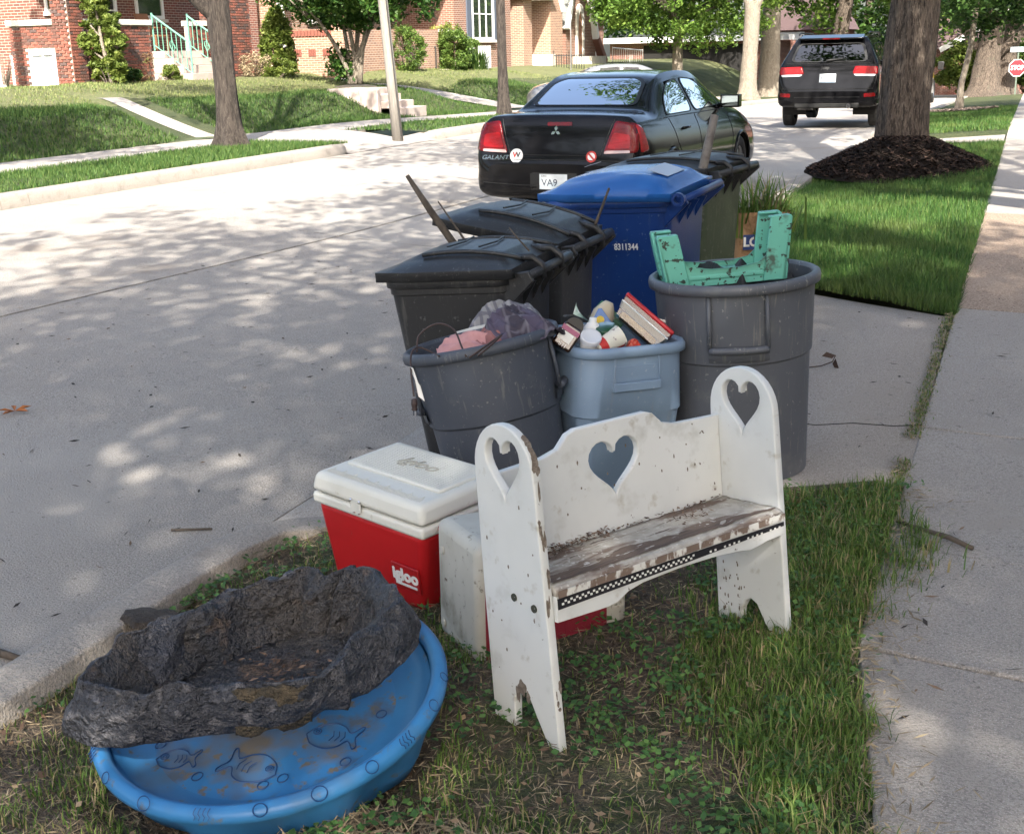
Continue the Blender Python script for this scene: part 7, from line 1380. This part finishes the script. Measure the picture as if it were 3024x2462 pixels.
# ---- teal stool and black cloth in the grey can
crumple('black_cloth', 'crumpled black landscape cloth filling the big grey can', 'cloth', (-1.0,4.36,.785), .20, .18, .05, M('black cloth',(.018,.018,.02),.75,[(50,.5,.7,(.028,.027,.026))],(200,.2,None,.002)), 2.2, .3, (0,0), .075, 5.5, 60, .03)
m_teal = M('teal plastic', (.14,.47,.37), .45, [(3,.5,.75,(.11,.39,.31)), (40,.58,.62,(.03,.05,.04)), (9,.60,.68,(.06,.10,.08))], (40,.15,None,.004))
SZ = thing('plastic_stool', 'dirty teal plastic step stool lying upside down in the grey can', 'stool', (-1.06,4.30,.83), (math.radians(-3),math.radians(-4),math.radians(24)))
obj('seat', MB().box((-.155,-.10,-.012),(.155,.10,.010)), m_teal, SZ, bevel=.008); obj('apron', MB().rings([[(x,y_,.005+z_) for x, z_ in ((-.17,.11),(-.15,.062),(-.115,.032),(-.05,.022),(.05,.022),(.115,.032),(.15,.062),(.17,.11))] for y_ in (-.105,-.097)]+[[(x,-.097,-.03) for x in (-.165,-.15,-.115,-.05,.05,.115,.15,.165)]], False), m_teal, SZ); obj('apron', MB().rings([[(x,y_,.005+z_) for x, z_ in ((-.17,.11),(-.15,.062),(-.115,.032),(-.05,.022),(.05,.022),(.115,.032),(.15,.062),(.17,.11))] for y_ in (.097,.105)]+[[(x,.105,-.03) for x in (-.165,-.15,-.115,-.05,.05,.115,.15,.165)]], False), m_teal, SZ)
for sx_ in (-1,1):
    for sy_ in (-1,1):
        bx_, by_ = sx_*.165, sy_*.10; tx_, ty2 = sx_*.195, sy_*.108; hh = .15+.035*(sx_ > 0)
        mb = MB()
        for (ox, oy, wx, wy) in ((0,0,.036,.006),(sx_*.033,-sy_*.026,.006,.032)):
            mb.add([(bx_+ox-wx-.004,by_+oy-wy,-.03),(bx_+ox+wx+.004,by_+oy-wy,-.03),(bx_+ox+wx+.004,by_+oy+wy,-.03),(bx_+ox-wx-.004,by_+oy+wy,-.03),(tx_+ox-wx,ty2+oy-wy,hh),(tx_+ox+wx,ty2+oy-wy,hh),(tx_+ox+wx,ty2+oy+wy,hh),(tx_+ox-wx,ty2+oy+wy,hh)],[(0,3,2,1),(4,5,6,7),(0,1,5,4),(1,2,6,5),(2,3,7,6),(3,0,4,7)])
        mb.box((tx_-.036,ty2-sy_*.045 if sy_ > 0 else ty2-.006,hh-.004),(tx_+.036,ty2+.006 if sy_ > 0 else ty2+.045,hh+.005)); obj('leg', mb, m_teal, SZ, bevel=.004)
# ---- paper garden bag with weeds behind the green bin
PB = thing('paper_bag', 'brown paper garden bag stuffed with weeds beyond the green bin', 'bag', (-1.66,7.62,.07), (0,0,.5)); m_kraft = M('kraft paper', (.36,.22,.12), .85, [(7,.45,.7,(.30,.18,.095))], (14,.7,None,.03))
obj('bag', MB().rings([[(x+.012*noise.noise(Vector((x*9,y*9,z*7))),y+.012*noise.noise(Vector((x*9,y*9,z*7+5))),z) for x,y,_ in rrect(.34,.28,.05,0)] for z in (0,.08,.16,.24,.32,.40,.48,.56)],True,True,False), m_kraft, PB, smooth=True)
obj('blue_band', MB().box((-.13,-.152,.34),(.13,-.147,.43)), M('band blue',(.03,.06,.2),.6), PB); tx = obj('lettering', text_mesh('LOWE\'S', .075, .002, bold=.003), m_white, PB); tx.matrix_local = frame((0,-.154,.385),(1,0,0),(0,-1,0)); obj('green_print', MB().box((-.10,-.1512,.24),(.10,-.1475,.30)), M('green print',(.08,.17,.05),.7,[(30,.5,.6,(.36,.22,.12))]), PB)
P = np.stack([RNG.normal(-1.64,.09,240),RNG.normal(7.62,.09,240)],1); w_ = grass('bag_weeds', P, lambda X,Y: np.full_like(X,.48), .34, .014, m_grassn, 1.1); w_['kind'] = 'stuff'; w_['label'] = 'pulled weeds sticking out of the brown paper bag'
stick('thin dry stem standing on the kerb beyond the paper bag', [(-1.93,8.6,.05),(-1.9,8.62,.2),(-1.88,8.65,.42)], [.006,.005,.004])
# ---- mulch mound round the big trunk
m_mulch = M('dark mulch', (.022,.016,.013), .95, spec=.1, attr=[(0,(.010,.008,.007)),(.7,(.03,.021,.017)),(1,(.08,.05,.038))])
mm = obj('mulch_mound', MB().lathe([(1.18,.0),(1.05,.05),(.8,.16),(.5,.29),(.36,.35),(.2,.36)], 40, (-1.72,15.7,.12), .95, 1.35), M('mulch base',(.02,.015,.012),.95,(),(30,1,None,.06),spec=.1), smooth=True); stuff(mm, 'mound of dark shredded mulch round the big street tree')
n = 9000; a = RNG.uniform(0,2*PI,n); r = np.sqrt(RNG.uniform(0,1,n))*1.15; P = np.stack([-1.72+r*.95*np.cos(a),15.7+r*1.35*np.sin(a)],1)
mz = lambda X,Y: .12+np.interp(np.hypot((X+1.72)/.95,(Y-15.7)/1.35),[0,.36,.5,.8,1.05,1.18],[.36,.35,.29,.16,.05,0])
litter('mulch_chips', P, mz, .07, .016, m_mulch, 'shredded dark bark chips on the mulch mound', .012, .5)
n = 2600; a = RNG.uniform(0,2*PI,n); r = np.sqrt(RNG.uniform(0,1,n)); P = np.stack([-2.35+r*.85*np.cos(a),33.6+r*1.3*np.sin(a)],1)
litter('wood_chips', P, lambda X,Y: verge_z(X,Y)+drop(X,Y)+.07, .10, .035, M('grey wood chips',(.2,.15,.12),.9,attr=[(0,(.08,.06,.05)),(.6,(.2,.15,.12)),(1,(.34,.27,.22))]), 'grey brown wood chips ringed round the young street tree', .01, .4)
# ---- stop sign, street name sign, far blue bin
SS = thing('stop_sign', 'red octagonal stop sign with a street name plate above it', 'sign', (-2.05,59.8,-.95)); oc = [(.38*math.cos(PI/8+k*PI/4),.38*math.sin(PI/8+k*PI/4)) for k in range(8)]
sf = frame((0,0,1.30),(.93,.36,0),(.36,-.93,.0)); o = obj('border', curve_mesh([oc],.02), m_white, SS); o.matrix_local = sf
o = obj('face', curve_mesh([[(x*.93,y*.93) for x,y in oc]],.006), M('stop red',(.42,.012,.02),.5), SS); o.matrix_local = sf @ Matrix.Translation((0,0,.012)); o = obj('lettering', text_mesh('STOP',.27,.004,bold=.006,sx=.86), m_white, SS); o.matrix_local = sf @ Matrix.Translation((0,0,.017))
obj('post', MB().box((-.03,-.0,-.5),(.03,.04,2.05)), M('green post',(.10,.13,.10),.6), SS); o = obj('name_plate', MB().box((-.45,-.10,-.006),(.45,.10,.006)), M('street sign blue',(.30,.40,.50),.4,[(14,.5,.56,(.65,.7,.72),(3,.6,1))]), SS); o.matrix_local = frame((.1,0,2.06),(.93,.36,0),(.36,-.93,0))
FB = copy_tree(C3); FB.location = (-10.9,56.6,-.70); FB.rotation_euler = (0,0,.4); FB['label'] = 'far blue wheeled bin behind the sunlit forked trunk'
for c in list(FB.children):
    if c.name.startswith(('lettering','notice')): bpy.data.objects.remove(c)
MBX = thing('mailbox', 'dark mailbox on a post before the red brick house', 'mailbox', (-4.1,66.5,-1.1)); obj('box', MB().box((-.25,-.25,1.0),(.25,.25,1.75)), m_trim, MBX, bevel=.05); obj('post', MB().box((-.05,-.05,0),(.05,.05,1.0)), m_trim, MBX)
for s_ in (0,): pass
# ---- twigs, chips and leaves on the road and pavement
n = 420; P = np.stack([RNG.uniform(-6.5,-2.4,n),RNG.uniform(2.0,9.5,n)],1); P = P[P[:,0] < kx(P[:,1])-.2]
m_twig = M('twig bits', (.04,.03,.024), .9, attr=[(0,(.02,.015,.012)),(.75,(.05,.038,.03)),(1,(.2,.13,.08))]); litter('road_twigs', P, lambda X,Y: np.array([road_z(x,y) for x,y in zip(X,Y)]), .045, .009, m_twig, 'small dark twigs and bits scattered on the road', .003, .05)
n = 160; P = np.stack([RNG.uniform(-.4,1.0,n),RNG.uniform(1.8,9,n)],1); litter('pavement_twigs', P[P[:,0] > sx(P[:,1])+.03], lambda X,Y: np.full_like(X,.172), .04, .007, m_twig, 'small twigs and crumbs on the pavement', .003, .05)
n = 60; P = np.stack([RNG.uniform(-1.9,-.45,n),RNG.uniform(4.4,7.4,n)],1); litter('driveway_twigs', P, lambda X,Y: apron_z(X), .04, .008, m_twig, 'small twigs and crumbs on the driveway', .004, .05)
stick('forked dead stick lying on the pavement edge right of the bench', [(-.36,3.78,.175),(-.273,3.723,.178),(-.20,3.67,.185),(-.129,3.623,.178)], [.006,.007,.009,.007])
stick('dark stick lying on the road at the left edge', [(-2.75,2.36,.012),(-2.62,2.33,.014),(-2.49,2.32,.012)], [.010,.012,.009])
stick('pale curved stem on the road at the left edge', [(-3.55,2.98,.006),(-3.42,3.0,.008),(-3.30,2.94,.006)], [.004,.005,.003], M('pale stem',(.3,.22,.14),.8))
stick('thin straight stick on the road beside the cooler', [(-2.75,3.28,.006),(-2.62,3.34,.006)], [.005,.004])
ol = MB()
for k in range(5): a = k*1.2; ol.add([(0,0,.004),(.05*math.cos(a-.25),.05*math.sin(a-.25),.016),(.085*math.cos(a),.085*math.sin(a),.010),(.05*math.cos(a+.25),.05*math.sin(a+.25),.02)],[(0,1,2,3)])
tag(obj('fallen_leaf', ol, M('orange leaf',(.35,.12,.03),.7), loc=(-4.44,4.28,.004)), 'single orange dead leaf on the shaded road', 'leaf')
dl = MB().tube([(-1.02,5.80,.125),(-.95,5.84,.13),(-.90,5.86,.15),(-.885,5.85,.185)], [.003,.003,.003,.002], 5); dl.add([(-.885,5.85,.185),(-.93,5.86,.195),(-.95,5.85,.175),(-.9,5.84,.17)],[(0,1,2,3)]); dl.add([(-.885,5.85,.17),(-.865,5.83,.13),(-.88,5.84,.115),(-.90,5.86,.14)],[(0,1,2,3)])
tag(obj('dry_sprig', dl, M('dry brown sprig',(.05,.03,.022),.8)), 'withered brown sprig lying on the driveway beside the grey can', 'twig')
